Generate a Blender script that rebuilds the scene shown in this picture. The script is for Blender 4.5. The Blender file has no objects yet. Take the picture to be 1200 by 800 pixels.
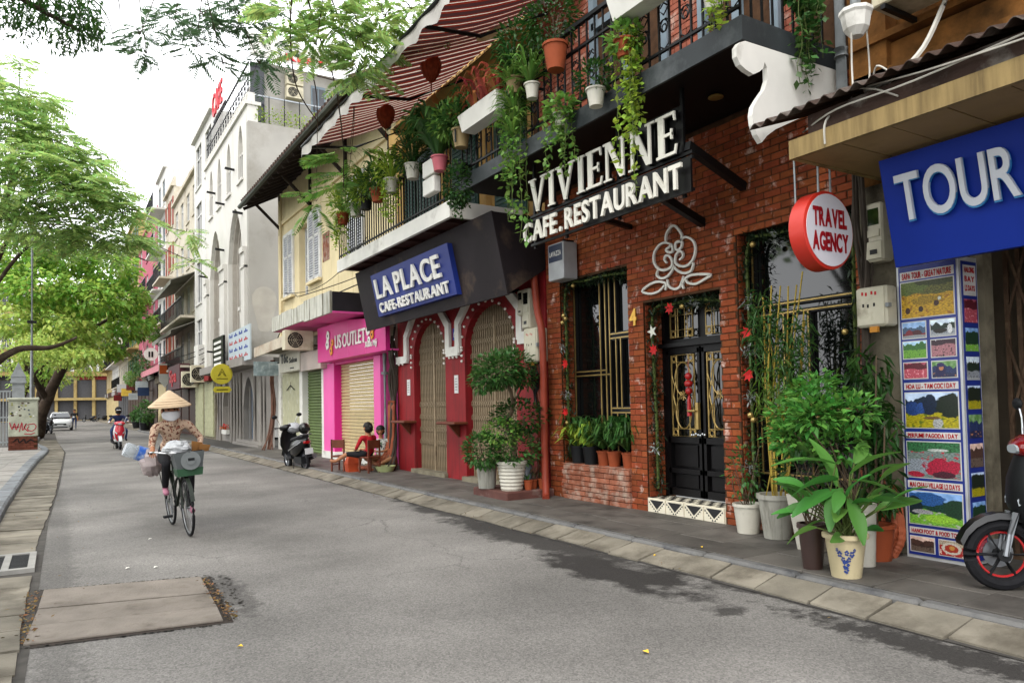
import bpy, math, random
import numpy as np
from mathutils import Vector, Matrix
S = bpy.context.scene
COL = S.collection
rad = math.radians
random.seed(7)
RNG = np.random.default_rng(11)

# ------------------------------------------------------------------ camera
cd = bpy.data.cameras.new('camera')
cam = bpy.data.objects.new('camera', cd); COL.objects.link(cam)
_y, _p, _r = rad(31.5), rad(2.1), rad(1.15)
_f = Vector((math.sin(_y)*math.cos(_p), math.cos(_y)*math.cos(_p), math.sin(_p)))
_rt = Vector((math.cos(_y), -math.sin(_y), 0)); _u = _rt.cross(_f)
_r2 = _rt*math.cos(_r) - _u*math.sin(_r); _u2 = _rt*math.sin(_r) + _u*math.cos(_r)
cam.matrix_world = Matrix(((_r2.x, _u2.x, -_f.x, 0), (_r2.y, _u2.y, -_f.y, 0), (_r2.z, _u2.z, -_f.z, 1.5), (0, 0, 0, 1)))
cd.sensor_width = 36.0; cd.lens = 36.0*870/1200; cd.shift_y = 40/1200
cd.clip_start = 0.05; cd.clip_end = 2000
S.camera = cam

# ------------------------------------------------------------------ light: bright overcast sky, weak wide sun
SUN_EL, SUN_AZ = 52, 232           # azimuth (degrees from +Y towards +X) the light comes from
w = bpy.data.worlds.new('World'); S.world = w; w.use_nodes = True
nt = w.node_tree; nt.nodes.clear()
sky = nt.nodes.new('ShaderNodeTexSky'); sky.sky_type = 'NISHITA'; sky.sun_disc = False
sky.sun_elevation = rad(SUN_EL); sky.sun_rotation = rad(SUN_AZ); sky.dust_density = 4; sky.air_density = 1
hs = nt.nodes.new('ShaderNodeMix'); hs.data_type = 'RGBA'      # cloud deck: mostly an even white veil over the blue
hs.inputs[0].default_value = 0.88
hs.inputs[7].default_value = (19.0, 19.2, 19.6, 1)
bg = nt.nodes.new('ShaderNodeBackground'); bg.inputs[1].default_value = 0.12
ow = nt.nodes.new('ShaderNodeOutputWorld')
nt.links.new(sky.outputs[0], hs.inputs[6]); nt.links.new(hs.outputs[2], bg.inputs[0]); nt.links.new(bg.outputs[0], ow.inputs[0])
sl = bpy.data.lights.new('sun', 'SUN'); sl.energy = 1.2; sl.angle = rad(14); sl.color = (1, .96, .9)
so = bpy.data.objects.new('sun', sl); COL.objects.link(so)
_d = Vector((math.sin(rad(SUN_AZ))*math.cos(rad(SUN_EL)), math.cos(rad(SUN_AZ))*math.cos(rad(SUN_EL)), math.sin(rad(SUN_EL))))
so.rotation_euler = _d.to_track_quat('Z', 'Y').to_euler(); so.location = (-10, -10, 30)
S.view_settings.view_transform = 'Standard'; S.view_settings.look = 'None'
S.view_settings.gamma = 1; S.view_settings.exposure = 0.45; S.view_settings.use_curve_mapping = False

# ------------------------------------------------------------------ materials
def srgb(h):
    h = h.lstrip('#'); c = [int(h[i:i+2], 16)/255 for i in (0, 2, 4)]
    return tuple((x/12.92 if x <= .04045 else ((x+.055)/1.055)**2.4) for x in c)
MATS = {}
def N(nt, t, **kw):
    n = nt.nodes.new(t)
    for k, v in kw.items(): setattr(n, k, v)
    return n
def mat(name, col=(.5, .5, .5), rough=.7, var=.15, sc=5., bump=.1, bsc=60., metal=0., dirt=None, dsc=1.5, damt=.5, dcol=None,
        rnd=0., isl=0., trans=0., alpha=None, streak=False, emit=0., spec=.5, coat=0., hue=0., pos=False):
    if name in MATS: return MATS[name]
    if isinstance(col, str): col = srgb(col)
    m = bpy.data.materials.new(name); m.use_nodes = True; t = m.node_tree; L = t.links.new
    p = t.nodes['Principled BSDF']; p.inputs['Roughness'].default_value = rough; p.inputs['Metallic'].default_value = metal
    p.inputs['Specular IOR Level'].default_value = spec if (spec != .5 or rough < .45) else .22
    if coat: p.inputs['Coat Weight'].default_value = coat; p.inputs['Coat Roughness'].default_value = .08
    tc = N(t, 'ShaderNodeTexCoord'); co = N(t, 'ShaderNodeNewGeometry').outputs['Position'] if pos else tc.outputs['Object']
    rgb = N(t, 'ShaderNodeRGB'); rgb.outputs[0].default_value = (*col, 1); c = rgb.outputs[0]
    def val_mix(c, fac_socket, lo, hi):
        mr = N(t, 'ShaderNodeMapRange'); L(fac_socket, mr.inputs[0]); mr.inputs[3].default_value = lo; mr.inputs[4].default_value = hi
        h = N(t, 'ShaderNodeHueSaturation'); L(c, h.inputs['Color']); L(mr.outputs[0], h.inputs['Value'])
        return h
    if var:
        n = N(t, 'ShaderNodeTexNoise'); n.inputs['Scale'].default_value = sc; n.inputs['Detail'].default_value = 6; L(co, n.inputs['Vector'])
        mr = N(t, 'ShaderNodeMapRange'); L(n.outputs[0], mr.inputs[0]); mr.inputs[1].default_value = .3; mr.inputs[2].default_value = .7
        c = val_mix(c, mr.outputs[0], 1-var, 1+var).outputs[0]
    if rnd or isl:
        r = N(t, 'ShaderNodeMath', operation='FRACT'); a = N(t, 'ShaderNodeMath', operation='ADD')
        oi = N(t, 'ShaderNodeObjectInfo'); ge = N(t, 'ShaderNodeNewGeometry')
        L(oi.outputs['Random'], a.inputs[0]); L(ge.outputs['Random Per Island'], a.inputs[1]); L(a.outputs[0], r.inputs[0])
        v = rnd or isl; h = val_mix(c, r.outputs[0], 1-v, 1+v)
        if hue:
            r2 = N(t, 'ShaderNodeMath', operation='FRACT'); mu = N(t, 'ShaderNodeMath', operation='MULTIPLY'); L(r.outputs[0], mu.inputs[0]); mu.inputs[1].default_value = 7.31; L(mu.outputs[0], r2.inputs[0])
            m2 = N(t, 'ShaderNodeMapRange'); L(r2.outputs[0], m2.inputs[0]); m2.inputs[3].default_value = .5-hue; m2.inputs[4].default_value = .5+hue; L(m2.outputs[0], h.inputs['Hue'])
        c = h.outputs[0]
    if dirt:
        dc = srgb(dirt) if isinstance(dirt, str) else dirt
        mp = N(t, 'ShaderNodeMapping'); L(co, mp.inputs[0])
        if streak: mp.inputs['Scale'].default_value = (6, 6, .5)
        n2 = N(t, 'ShaderNodeTexNoise'); n2.inputs['Scale'].default_value = dsc; n2.inputs['Detail'].default_value = 8; n2.inputs['Roughness'].default_value = .65; L(mp.outputs[0], n2.inputs['Vector'])
        mr2 = N(t, 'ShaderNodeMapRange'); L(n2.outputs[0], mr2.inputs[0]); mr2.inputs[1].default_value = .62-.25*damt; mr2.inputs[2].default_value = .78-.15*damt; mr2.inputs[4].default_value = .85
        mx = N(t, 'ShaderNodeMix', data_type='RGBA'); L(mr2.outputs[0], mx.inputs[0]); L(c, mx.inputs[6]); mx.inputs[7].default_value = (*dc, 1); c = mx.outputs[2]
    L(c, p.inputs['Base Color'])
    if bump:
        n3 = N(t, 'ShaderNodeTexNoise'); n3.inputs['Scale'].default_value = bsc; n3.inputs['Detail'].default_value = 5; L(co, n3.inputs['Vector'])
        b = N(t, 'ShaderNodeBump'); b.inputs['Strength'].default_value = bump; b.inputs['Distance'].default_value = .01; L(n3.outputs[0], b.inputs['Height']); L(b.outputs[0], p.inputs['Normal'])
    if emit: L(c, p.inputs['Emission Color']); p.inputs['Emission Strength'].default_value = emit
    if trans:
        tr = N(t, 'ShaderNodeBsdfTranslucent'); L(c, tr.inputs[0]); mx = N(t, 'ShaderNodeMixShader'); mx.inputs[0].default_value = trans
        L(p.outputs[0], mx.inputs[1]); L(tr.outputs[0], mx.inputs[2]); L(mx.outputs[0], t.nodes['Material Output'].inputs[0])
    if alpha is not None: p.inputs['Alpha'].default_value = alpha
    MATS[name] = m
    return m

# ------------------------------------------------------------------ mesh builder
OFF = {}
def V(*a): return Vector(a)
def frame(d):
    d = Vector(d).normalized(); a = Vector((0, 0, 1)) if abs(d.z) < .95 else Vector((1, 0, 0))
    s = d.cross(a).normalized(); return s, s.cross(d).normalized(), d
class MB:
    def __init__(s): s.v = []; s.f = []; s.m = []; s.mi = 0
    def add(s, vs, fs):
        o = len(s.v); s.v += [tuple(x) for x in vs]; s.f += [tuple(i+o for i in f) for f in fs]; s.m += [s.mi]*len(fs); return s
    def box(s, x0, y0, z0, x1, y1, z1):
        if x0 > x1: x0, x1 = x1, x0
        if y0 > y1: y0, y1 = y1, y0
        if z0 > z1: z0, z1 = z1, z0
        return s.add([(x0, y0, z0), (x1, y0, z0), (x1, y1, z0), (x0, y1, z0), (x0, y0, z1), (x1, y0, z1), (x1, y1, z1), (x0, y1, z1)],
                     [(0, 3, 2, 1), (4, 5, 6, 7), (0, 1, 5, 4), (1, 2, 6, 5), (2, 3, 7, 6), (3, 0, 4, 7)])
    def bbox(s, x0, y0, z0, x1, y1, z1, b):     # chamfered box
        if x0 > x1: x0, x1 = x1, x0
        if y0 > y1: y0, y1 = y1, y0
        if z0 > z1: z0, z1 = z1, z0
        r = lambda z, i: [(x0+i+(b if 0 else 0), y0+i, z)]
        rings = []
        for z, i in ((z0, b), (z0+b, 0), (z1-b, 0), (z1, b)):
            X0, X1, Y0, Y1 = x0+i, x1-i, y0+i, y1-i
            rings.append([(X0+b, Y0, z), (X1-b, Y0, z), (X1, Y0+b, z), (X1, Y1-b, z), (X1-b, Y1, z), (X0+b, Y1, z), (X0, Y1-b, z), (X0, Y0+b, z)])
        return s.loft(rings)
    def loft(s, rings, caps=True, closed=True):
        n = len(rings[0]); vs = [p for r in rings for p in r]; fs = []
        for k in range(len(rings)-1):
            for i in range(n if closed else n-1):
                a, b = k*n+i, k*n+(i+1) % n; fs.append((a, b, b+n, a+n))
        if caps: fs.append(tuple(range(n-1, -1, -1))); fs.append(tuple((len(rings)-1)*n+i for i in range(n)))
        return s.add(vs, fs)
    def beam(s, p, q, w, h, up=None):
        p, q = Vector(p), Vector(q); d = (q-p).normalized()
        if up is None: a, b, _ = frame(d)
        else: a = d.cross(Vector(up)).normalized(); b = a.cross(d)
        a *= w/2; b *= h/2
        return s.loft([[p-a-b, p+a-b, p+a+b, p-a+b], [q-a-b, q+a-b, q+a+b, q-a+b]])
    def tube(s, pts, r, n=6, closed=False, caps=True):
        pts = [Vector(p) for p in pts]; rs = r if isinstance(r, (list, tuple)) else [r]*len(pts); rings = []; N_ = len(pts)
        prev = None
        for i, p in enumerate(pts):
            a = pts[i-1] if (i or closed) else p; b = pts[(i+1) % N_] if (i < N_-1 or closed) else p
            d = (b-a).normalized() if (b-a).length > 1e-9 else Vector((0, 0, 1))
            if prev is None: u, v, _ = frame(d)
            else:
                u = prev-d*prev.dot(d)
                u = u.normalized() if u.length > 1e-6 else frame(d)[0]
                v = d.cross(u)
            prev = u
            rings.append([p+(u*math.cos(6.2832*k/n)+v*math.sin(6.2832*k/n))*rs[i] for k in range(n)])
        if closed: rings.append(rings[0]); caps = False
        return s.loft(rings, caps)
    def lathe(s, prof, c, n=16, ax=(0, 0, 1), caps=True):
        u, v, d = frame(ax); c = Vector(c)
        return s.loft([[c+d*z+(u*math.cos(6.2832*k/n)+v*math.sin(6.2832*k/n))*r for k in range(n)] for r, z in prof], caps)
    def cyl(s, p, q, r, n=10):
        return s.tube([p, q], r, n)
    def prism(s, pts, d):
        d = Vector(d); a = [Vector(p) for p in pts]; return s.loft([a, [p+d for p in a]])
    def poly(s, pts): return s.add(pts, [tuple(range(len(pts)))])
    def ball(s, c, r, n=10, m=6):
        c = Vector(c); r = Vector(r) if hasattr(r, '__len__') else Vector((r, r, r))
        return s.loft([[c+Vector((r.x*math.sin(t)*math.cos(6.2832*k/n), r.y*math.sin(t)*math.sin(6.2832*k/n), r.z*math.cos(t))) for k in range(n)]
                       for t in [math.pi*(.02+.96*i/m) for i in range(m+1)]])
    def ribbon(s, pts, w, nrm, depth, closed=False):   # flat strip of width w following a planar path, extruded along nrm
        nrm = Vector(nrm).normalized(); P = [Vector(p) for p in pts]; L_ = []; R_ = []; n = len(P)
        for i in range(n):
            a = P[i-1] if (i or closed) else P[i]; b = P[(i+1) % n] if (i < n-1 or closed) else P[i]
            sd = (b-a).normalized().cross(nrm)*((w[i] if isinstance(w, list) else w)/2); L_.append(P[i]-sd); R_.append(P[i]+sd)
        rings = [[L_[i], R_[i], R_[i]+nrm*depth, L_[i]+nrm*depth] for i in range(n)]
        if closed: rings.append(rings[0])
        return s.loft(rings, not closed)
    def mesh(s, name, mats, smooth=False, off=(0, 0, 0)):
        me = bpy.data.meshes.new(name)
        vs = s.v if not any(off) else [(x-off[0], y-off[1], z-off[2]) for x, y, z in s.v]
        me.from_pydata(vs, [], s.f)
        for m_ in (mats if isinstance(mats, (list, tuple)) else [mats]): me.materials.append(m_)
        if any(s.m): me.polygons.foreach_set('material_index', s.m)
        if smooth: me.polygons.foreach_set('use_smooth', [True]*len(me.polygons))
        me.validate(); me.update()
        if smooth:
            try: me.set_sharp_from_angle(angle=rad(40))
            except Exception: pass
        return me
    def mk(s, name, mats, par=None, smooth=False):
        off = OFF.get(par.name, (0, 0, 0)) if par else (0, 0, 0)
        return link(name, s.mesh(name, mats, smooth, off), par)
def link(name, me, par=None, loc=None, rot=None, scale=None):
    o = bpy.data.objects.new(name, me); COL.objects.link(o)
    if par: o.parent = par; OFF[o.name] = OFF.get(par.name, (0, 0, 0))
    if loc is not None:
        off = OFF.get(par.name, (0, 0, 0)) if par else (0, 0, 0)
        o.location = (loc[0]-off[0], loc[1]-off[1], loc[2]-off[2])
    if rot is not None: o.rotation_euler = rot
    if scale is not None: o.scale = scale
    return o
def tag(o, label, cat, group=None, kind=None):
    if label: o['label'] = label
    if cat: o['category'] = cat
    if group: o['group'] = group
    if kind: o['kind'] = kind
    return o
def thing(name, label, cat, loc=(0, 0, 0), group=None):
    o = bpy.data.objects.new(name, None); o.empty_display_size = .1; COL.objects.link(o); o.location = loc; OFF[o.name] = tuple(loc)
    return tag(o, label, cat, group)
def setting(o): o['kind'] = 'structure'; return o
def stuff(o): o['kind'] = 'stuff'; return o
def dup(o, loc=None, rotz=None, label=None, group=None, par=None, scale=None):
    kids = list(o.children); c = o.copy(); COL.objects.link(c)
    if par: c.parent = par
    if loc is not None: c.location = loc
    if rotz is not None: c.rotation_euler = (0, 0, rotz)
    if scale: c.scale = (scale,)*3
    if label: c['label'] = label
    if group: c['group'] = group
    for k in kids: dup(k, par=c)
    return c
def qmesh(name, verts, quads, mats, par=None, mi=None):   # fast mesh of many faces from numpy arrays (k-gons of equal size)
    off = OFF.get(par.name, (0, 0, 0)) if par else (0, 0, 0)
    me = bpy.data.meshes.new(name); k = quads.shape[1]
    me.vertices.add(len(verts)); me.vertices.foreach_set('co', (verts-np.array(off)).astype(np.float32).ravel())
    me.loops.add(quads.size); me.loops.foreach_set('vertex_index', quads.astype(np.int32).ravel())
    me.polygons.add(len(quads)); me.polygons.foreach_set('loop_start', np.arange(0, quads.size, k, dtype=np.int32))
    for m_ in (mats if isinstance(mats, (list, tuple)) else [mats]): me.materials.append(m_)
    if mi is not None: me.polygons.foreach_set('material_index', mi.astype(np.int32))
    me.update(calc_edges=True)
    return link(name, me, par)
def unit(a): return a/np.maximum(np.linalg.norm(a, axis=1, keepdims=True), 1e-9)
def leaves(name, C, D, L, W, mats, par=None, fold=.15, droop=.0):
    C = np.asarray(C, float); D = unit(np.asarray(D, float)); n = len(C)
    L = np.broadcast_to(L, (n,)).reshape(-1, 1); W = np.broadcast_to(W, (n,)).reshape(-1, 1)
    R = RNG.normal(size=(n, 3)); R[:, 2] += 2.5*np.sign(R[:, 2]+.6)
    sd = unit(np.cross(D, R)); nr = np.cross(sd, D)
    m = C+D*L*.45; tip = C+D*L; tip[:, 2] -= (droop*L)[:, 0]
    v = np.stack([C, m+sd*W/2+nr*W*fold, tip, m-sd*W/2+nr*W*fold], 1).reshape(-1, 3)
    b = np.arange(n)[:, None]*4
    q = np.concatenate([b+np.array([[0, 1, 2]]), b+np.array([[0, 2, 3]])], 1).reshape(-1, 3)
    return qmesh(name, v, q, mats, par)
def rdir(n, up=0.):
    d = RNG.normal(size=(n, 3)); d[:, 2] += up; return unit(d)
def inball(n, c, r, hollow=.0):
    d = rdir(n); t = (hollow+(1-hollow)*RNG.random(n))**(1/2.2); return np.array(c)+d*t[:, None]*np.array(r)

# ------------------------------------------------------------------ lettering
_G = {}
def glyph(ch, bold, depth):
    k = (ch, bold, depth)
    if k not in _G:
        cu = bpy.data.curves.new('g', 'FONT'); cu.body = ch; cu.size = 1; cu.offset = bold; cu.extrude = depth; cu.resolution_u = 6
        ob = bpy.data.objects.new('g', cu); COL.objects.link(ob)
        bpy.context.view_layer.update()
        me = ob.evaluated_get(bpy.context.evaluated_depsgraph_get()).to_mesh()
        v = [tuple(x.co) for x in me.vertices]; f = [tuple(p.vertices) for p in me.polygons]
        bpy.data.objects.remove(ob); bpy.data.curves.remove(cu)
        _G[k] = (v, f)
    return _G[k]
def layout(txt, bold=.02, gap=.07, space=.3):
    out = []; x = 0
    for ch in txt:
        if ch == ' ': x += space; continue
        v, f = glyph(ch, bold, 0.5); a = min(p[0] for p in v); b = max(p[0] for p in v)
        out.append((ch, x-a)); x += b-a+gap
    return out, x-gap
def letters(txt, o, right, up, width, height, depth, m, par, name='letter', single=False, bold=.02, gap=.07, space=.3):
    """raised or printed lettering: o = left end of the baseline, faces along right x up"""
    o = Vector(o); right = Vector(right).normalized(); up = Vector(up).normalized(); nrm = right.cross(up)
    lay, tot = layout(txt, bold, gap, space); sx = width/tot; sz = height/.729; mb = MB(); res = []
    for ch, x in lay:
        v, f = glyph(ch, bold, 0.5)
        if not single: mb = MB()
        mb.add([o+right*((p[0]+x)*sx)+up*((p[1])*sz)+nrm*((p[2]+.5)*depth) for p in v], f)
        if not single: res.append(mb.mk(name, m, par))
    if single: res.append(mb.mk(name, m, par))
    return res
# ------------------------------------------------------------------ ground, road, pavements
def road_mat():
    m = mat('asphalt', '#6f6c68', rough=.82, var=.13, sc=.7, bump=.55, bsc=110)
    t = m.node_tree; L = t.links.new; p = t.nodes['Principled BSDF']; c = p.inputs['Base Color'].links[0].from_socket
    co = N(t, 'ShaderNodeTexCoord').outputs['Object']
    # pale and dark aggregate
    v = N(t, 'ShaderNodeTexVoronoi'); v.inputs['Scale'].default_value = 95; L(co, v.inputs[0])
    mr = N(t, 'ShaderNodeMapRange'); L(v.outputs['Color'], mr.inputs[0]); mr.inputs[3].default_value = .62; mr.inputs[4].default_value = 1.42
    h = N(t, 'ShaderNodeHueSaturation'); L(c, h.inputs['Color']); L(mr.outputs[0], h.inputs['Value']); c = h.outputs[0]
    # worn darker and paler lanes
    n = N(t, 'ShaderNodeTexNoise'); n.inputs['Scale'].default_value = .35; n.inputs['Detail'].default_value = 9; L(co, n.inputs[0])
    mr = N(t, 'ShaderNodeMapRange'); L(n.outputs[0], mr.inputs[0]); mr.inputs[1].default_value = .35; mr.inputs[2].default_value = .65; mr.inputs[3].default_value = .8; mr.inputs[4].default_value = 1.2
    h = N(t, 'ShaderNodeHueSaturation'); L(c, h.inputs['Color']); L(mr.outputs[0], h.inputs['Value']); c = h.outputs[0]
    # damp stains along the right gutter, tar patches
    nz = N(t, 'ShaderNodeTexNoise'); nz.inputs['Scale'].default_value = 2.6; nz.inputs['Detail'].default_value = 10; nz.inputs['Roughness'].default_value = .68; L(co, nz.inputs[0])
    nz2 = N(t, 'ShaderNodeTexNoise'); nz2.inputs['Scale'].default_value = 9; nz2.inputs['Detail'].default_value = 10; nz2.inputs['Roughness'].default_value = .7; L(co, nz2.inputs[0])
    total = None
    for cx, cy, rx, ry, am in ((4.46, 6.9, .34, 2.6, .84), (4.62, 9.4, .3, 1.8, .8), (4.2, 5.2, .36, 1.2, .9), (4.05, 3.74, .13, .12, .75), (4.42, 2.35, .2, 1.2, .85), (4.62, 3.2, .06, 1.6, .7), (4.62, 4.2, .1, .35, .8), (-.35, 7.6, .35, 2.2, .35), (1.22, 6.4, .14, .8, .5), (.0, 9, .16, 9, .3), (2.1, 12, 1.2, 4, .12)):
        su = N(t, 'ShaderNodeVectorMath', operation='SUBTRACT'); L(co, su.inputs[0]); su.inputs[1].default_value = (cx, cy, 0)
        mu = N(t, 'ShaderNodeVectorMath', operation='MULTIPLY'); L(su.outputs[0], mu.inputs[0]); mu.inputs[1].default_value = (1/rx, 1/ry, 0)
        le = N(t, 'ShaderNodeVectorMath', operation='LENGTH'); L(mu.outputs[0], le.inputs[0])
        ad = N(t, 'ShaderNodeMath', operation='MULTIPLY_ADD'); L((nz2 if rx < .22 else nz).outputs[0], ad.inputs[0]); ad.inputs[1].default_value = 3.2; L(le.outputs['Value'], ad.inputs[2])
        r = N(t, 'ShaderNodeMapRange'); L(ad.outputs[0], r.inputs[0]); r.inputs[1].default_value = 2.75; r.inputs[2].default_value = 2.25; r.inputs[3].default_value = 0; r.inputs[4].default_value = am
        if total is None: total = r.outputs[0]
        else:
            mx = N(t, 'ShaderNodeMath', operation='MAXIMUM'); L(total, mx.inputs[0]); L(r.outputs[0], mx.inputs[1]); total = mx.outputs[0]
    # hairline cracks
    wv = N(t, 'ShaderNodeVectorMath', operation='MULTIPLY_ADD'); L(nz.outputs['Color'], wv.inputs[0]); wv.inputs[1].default_value = (.5, .5, 0); L(co, wv.inputs[2])
    vc = N(t, 'ShaderNodeTexVoronoi', feature='DISTANCE_TO_EDGE'); vc.inputs['Scale'].default_value = .55; L(wv.outputs[0], vc.inputs[0])
    cr = N(t, 'ShaderNodeMapRange'); L(vc.outputs['Distance'], cr.inputs[0]); cr.inputs[1].default_value = .0065; cr.inputs[2].default_value = .002; cr.inputs[3].default_value = 0; cr.inputs[4].default_value = .4
    cm = N(t, 'ShaderNodeMapRange'); L(n.outputs[0], cm.inputs[0]); cm.inputs[1].default_value = .5; cm.inputs[2].default_value = .58
    cc = N(t, 'ShaderNodeMath', operation='MULTIPLY'); L(cr.outputs[0], cc.inputs[0]); L(cm.outputs[0], cc.inputs[1])
    mm = N(t, 'ShaderNodeMath', operation='MAXIMUM'); L(cc.outputs[0], mm.inputs[0]); L(total, mm.inputs[1]); total = mm.outputs[0]
    mx = N(t, 'ShaderNodeMix', data_type='RGBA'); L(total, mx.inputs[0]); L(c, mx.inputs[6]); mx.inputs[7].default_value = (.016, .014, .013, 1)
    L(mx.outputs[2], p.inputs['Base Color'])
    return m
g = MB().box(-150, -60, -.6, 150, 320, -.03).mk('ground', mat('earth', '#6b6a64', var=.2, sc=.5)); setting(g)
g = MB().poly([(-.85, -5, 0), (5.0, -5, 0), (5.0, 128, 0), (-.85, 128, 0)]).mk('road', road_mat()); setting(g)
g = MB().poly([(-40, 128, -.001), (45, 128, -.001), (45, 137, -.001), (-40, 137, -.001)]).mk('cross_road', MATS['asphalt']); setting(g)

M_conc = mat('gutter_concrete', '#767064', rough=.85, var=.25, sc=3, bump=.5, bsc=45, dirt='#40392f', dsc=1.8, damt=.7, rnd=.15)
M_kerb = mat('kerb_stone', '#74777a', rough=.75, var=.2, sc=4, bump=.35, bsc=40, dirt='#4a4a48', dsc=3, damt=.5, rnd=.1)
M_kerbp = mat('kerb_painted', '#6b6a68', rough=.75, var=.25, sc=3, bump=.5, bsc=30, dirt='#35363a', dsc=3, damt=.75, rnd=.08)
M_pave = mat('dark_paving', '#595550', rough=.62, var=.22, sc=2.5, bump=.3, bsc=35, dirt='#2e2c2a', dsc=1.6, damt=.55, rnd=.14)
M_pavel = mat('grey_paving', '#8e8a84', rough=.8, var=.15, sc=3, bump=.3, bsc=40, dirt='#5a554e', dsc=1.5, damt=.5, rnd=.12)
M_joint = mat('joint_mortar', '#45423e', rough=.95, var=.3, sc=6)

# right side: sloped gutter slabs, painted kerb, pavement
gut = setting(MB().poly([(4.6, -3, .006), (4.94, -3, .006), (4.94, 40, .006), (4.6, 40, .006)]).mk('gutter', M_joint))
y = -2.0
while y < 34:
    l = .46 + random.uniform(-.04, .05); e = 4.63 + random.uniform(-.03, .03); e2 = 4.63+random.uniform(-.03, .03); z = random.uniform(0, .008)
    y1 = y+l-.012; j = random.uniform(-.03, .03)
    MB().loft([[(e, y, .014+z), (4.925, y+j, .085+z), (4.925, y+j, 0), (e, y, 0)], [(e2, y1, .012+z), (4.925, y1+j, .083+z), (4.925, y1+j, 0), (e2, y1, 0)]]).mk('gutter_slab', M_conc, gut)
    y += l
kr = thing('kerb', None, None, (4.98, 0, 0)); setting(kr)
y = -2.0
while y < 60:
    l = .98 if y < 30 else 6
    MB().bbox(4.93, y, -.05, 5.05, y+l-.008, .118+random.uniform(-.003, .003), .022).mk('kerb_stone', M_kerbp, kr)
    y += l
pv = setting(MB().box(5.04, -3, -.02, 6.9, 60, .106).mk('pavement', M_joint))
g = setting(MB().box(4.93, 60, -.02, 6.9, 128, .11).mk('far_pavement', M_conc))
y = -1.5; k = 0
while y < 27:
    x = 5.055; o = (k % 2)*.2
    for wd in ((.42, .5, .4) if k % 2 else (.5, .4, .42)):
        x1 = min(x+wd, 6.75)
        dz = random.uniform(0, .004)
        MB().bbox(x, y, .05, x1-.008, y+.592, .118+dz, .004).mk('paving_slab', M_pave, pv); x = x1
    y += .6; k += 1
# left side
LK = [(-.66, -4), (-.66, 14), (-.6, 20), (-.48, 26), (-.3, 31), (-.27, 33), (-.36, 35), (-.6, 37.5), (-.8, 41), (-.85, 60), (-.85, 128)]
def lk(y):
    for (a, b), (c, d) in zip(LK, LK[1:]):
        if y <= d: return a+(c-a)*(y-b)/(d-b)
    return LK[-1][0]
kl = thing('kerb', None, None, (-.7, 0, 0)); setting(kl)
y = -3.0
while y < 127:
    l = 1.0 if y < 42 else 4.0
    y1 = y+l-.012; a, b = lk(y), lk(y1); z = .135+random.uniform(-.006, .006)
    MB().loft([[(a, y, -.05), (a, y, z-.03), (a-.03, y, z), (a-.23, y, z), (a-.23, y, -.05)], [(b, y1, -.05), (b, y1, z-.03), (b-.03, y1, z), (b-.23, y1, z), (b-.23, y1, -.05)]]).mk('kerb_stone', M_kerb, kl)
    y += l
pl = setting(MB().prism([(lk(y)-.2, y, -.02) for y in (-4, 14, 20, 26, 31, 33, 35, 37.5, 41, 60, 128)]+[(-40, 128, -.02), (-40, -4, -.02)], (0, 0, .128)).mk('pavement', M_joint))
for iy in range(20, 92):
    y = iy*.4
    if y > 36: break
    xr = min(lk(y), lk(y+.4))-.235; x = xr; c = 0
    while x > -4.2 and c < 7:
        wd = .4
        MB().box(x-wd+.006, y+.006, .05, x, y+.394, .118+random.uniform(0, .005)).mk('paving_tile', M_pavel, pl); x -= wd; c += 1
gl = setting(MB().poly([(-.7, 4, .004), (-.16, 4, .004), (-.1, 12, .004), (.05, 18, .004), (.27, 32, .004), (.0, 44, .004), (-.15, 63, .004), (-.9, 63, .004), (-.36, 34, .004), (-.3, 30, .004), (-.62, 20, .004), (-.7, 14, .004)]).mk('gutter', M_joint))
def lo(y): return np.interp(y, [0, 9.7, 15.8, 32, 44, 63], [-.22, -.2, -.03, .22, .0, -.17])
y = 4.6
while y < 46:
    l = .5+random.uniform(-.05, .05); y1 = y+l-.02
    if not (8.3 < y+l/2 < 9.4):
        a, b, c, d = lk(y)+.012, lo(y)+random.uniform(-.012, .01), lo(y1)+random.uniform(-.012, .01), lk(y1)+.012; z = random.uniform(.012, .026)
        MB().loft([[(a, y, 0), (b, y, 0), (c, y1, 0), (d, y1, 0)], [(a, y, z+.015), (b, y, z), (c, y1, z), (d, y1, z+.015)]]).mk('gutter_slab', M_conc, gl)
    y += l
# drain grate
M_iron = mat('cast_iron', '#2b2b2c', rough=.6, var=.2, metal=.4)
t = thing('drain_grate', 'iron drain grate in a concrete frame in the left gutter', 'drain', (-.42, 8.85, .03))
fr = MB(); fr.box(-.66, 8.36, .0, -.18, 8.44, .045); fr.box(-.66, 9.26, 0, -.18, 9.34, .045); fr.box(-.66, 8.44, 0, -.6, 9.26, .045); fr.box(-.24, 8.44, 0, -.18, 9.26, .045); fr.box(-.45, 8.44, 0, -.39, 9.26, .045)
fr.mk('frame', mat('frame_concrete', '#8d8b86', rough=.8), t)
MB().box(-.6, 8.44, .006, -.24, 9.26, .012).mk('pit', mat('pit_dark', '#141414'), t)
for k in range(20):
    for x0, x1 in ((-.6, -.45), (-.39, -.24)): MB().box(x0, 8.45+k*.041, .02, x1, 8.468+k*.041, .036).mk('bar', M_iron, t)
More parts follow.
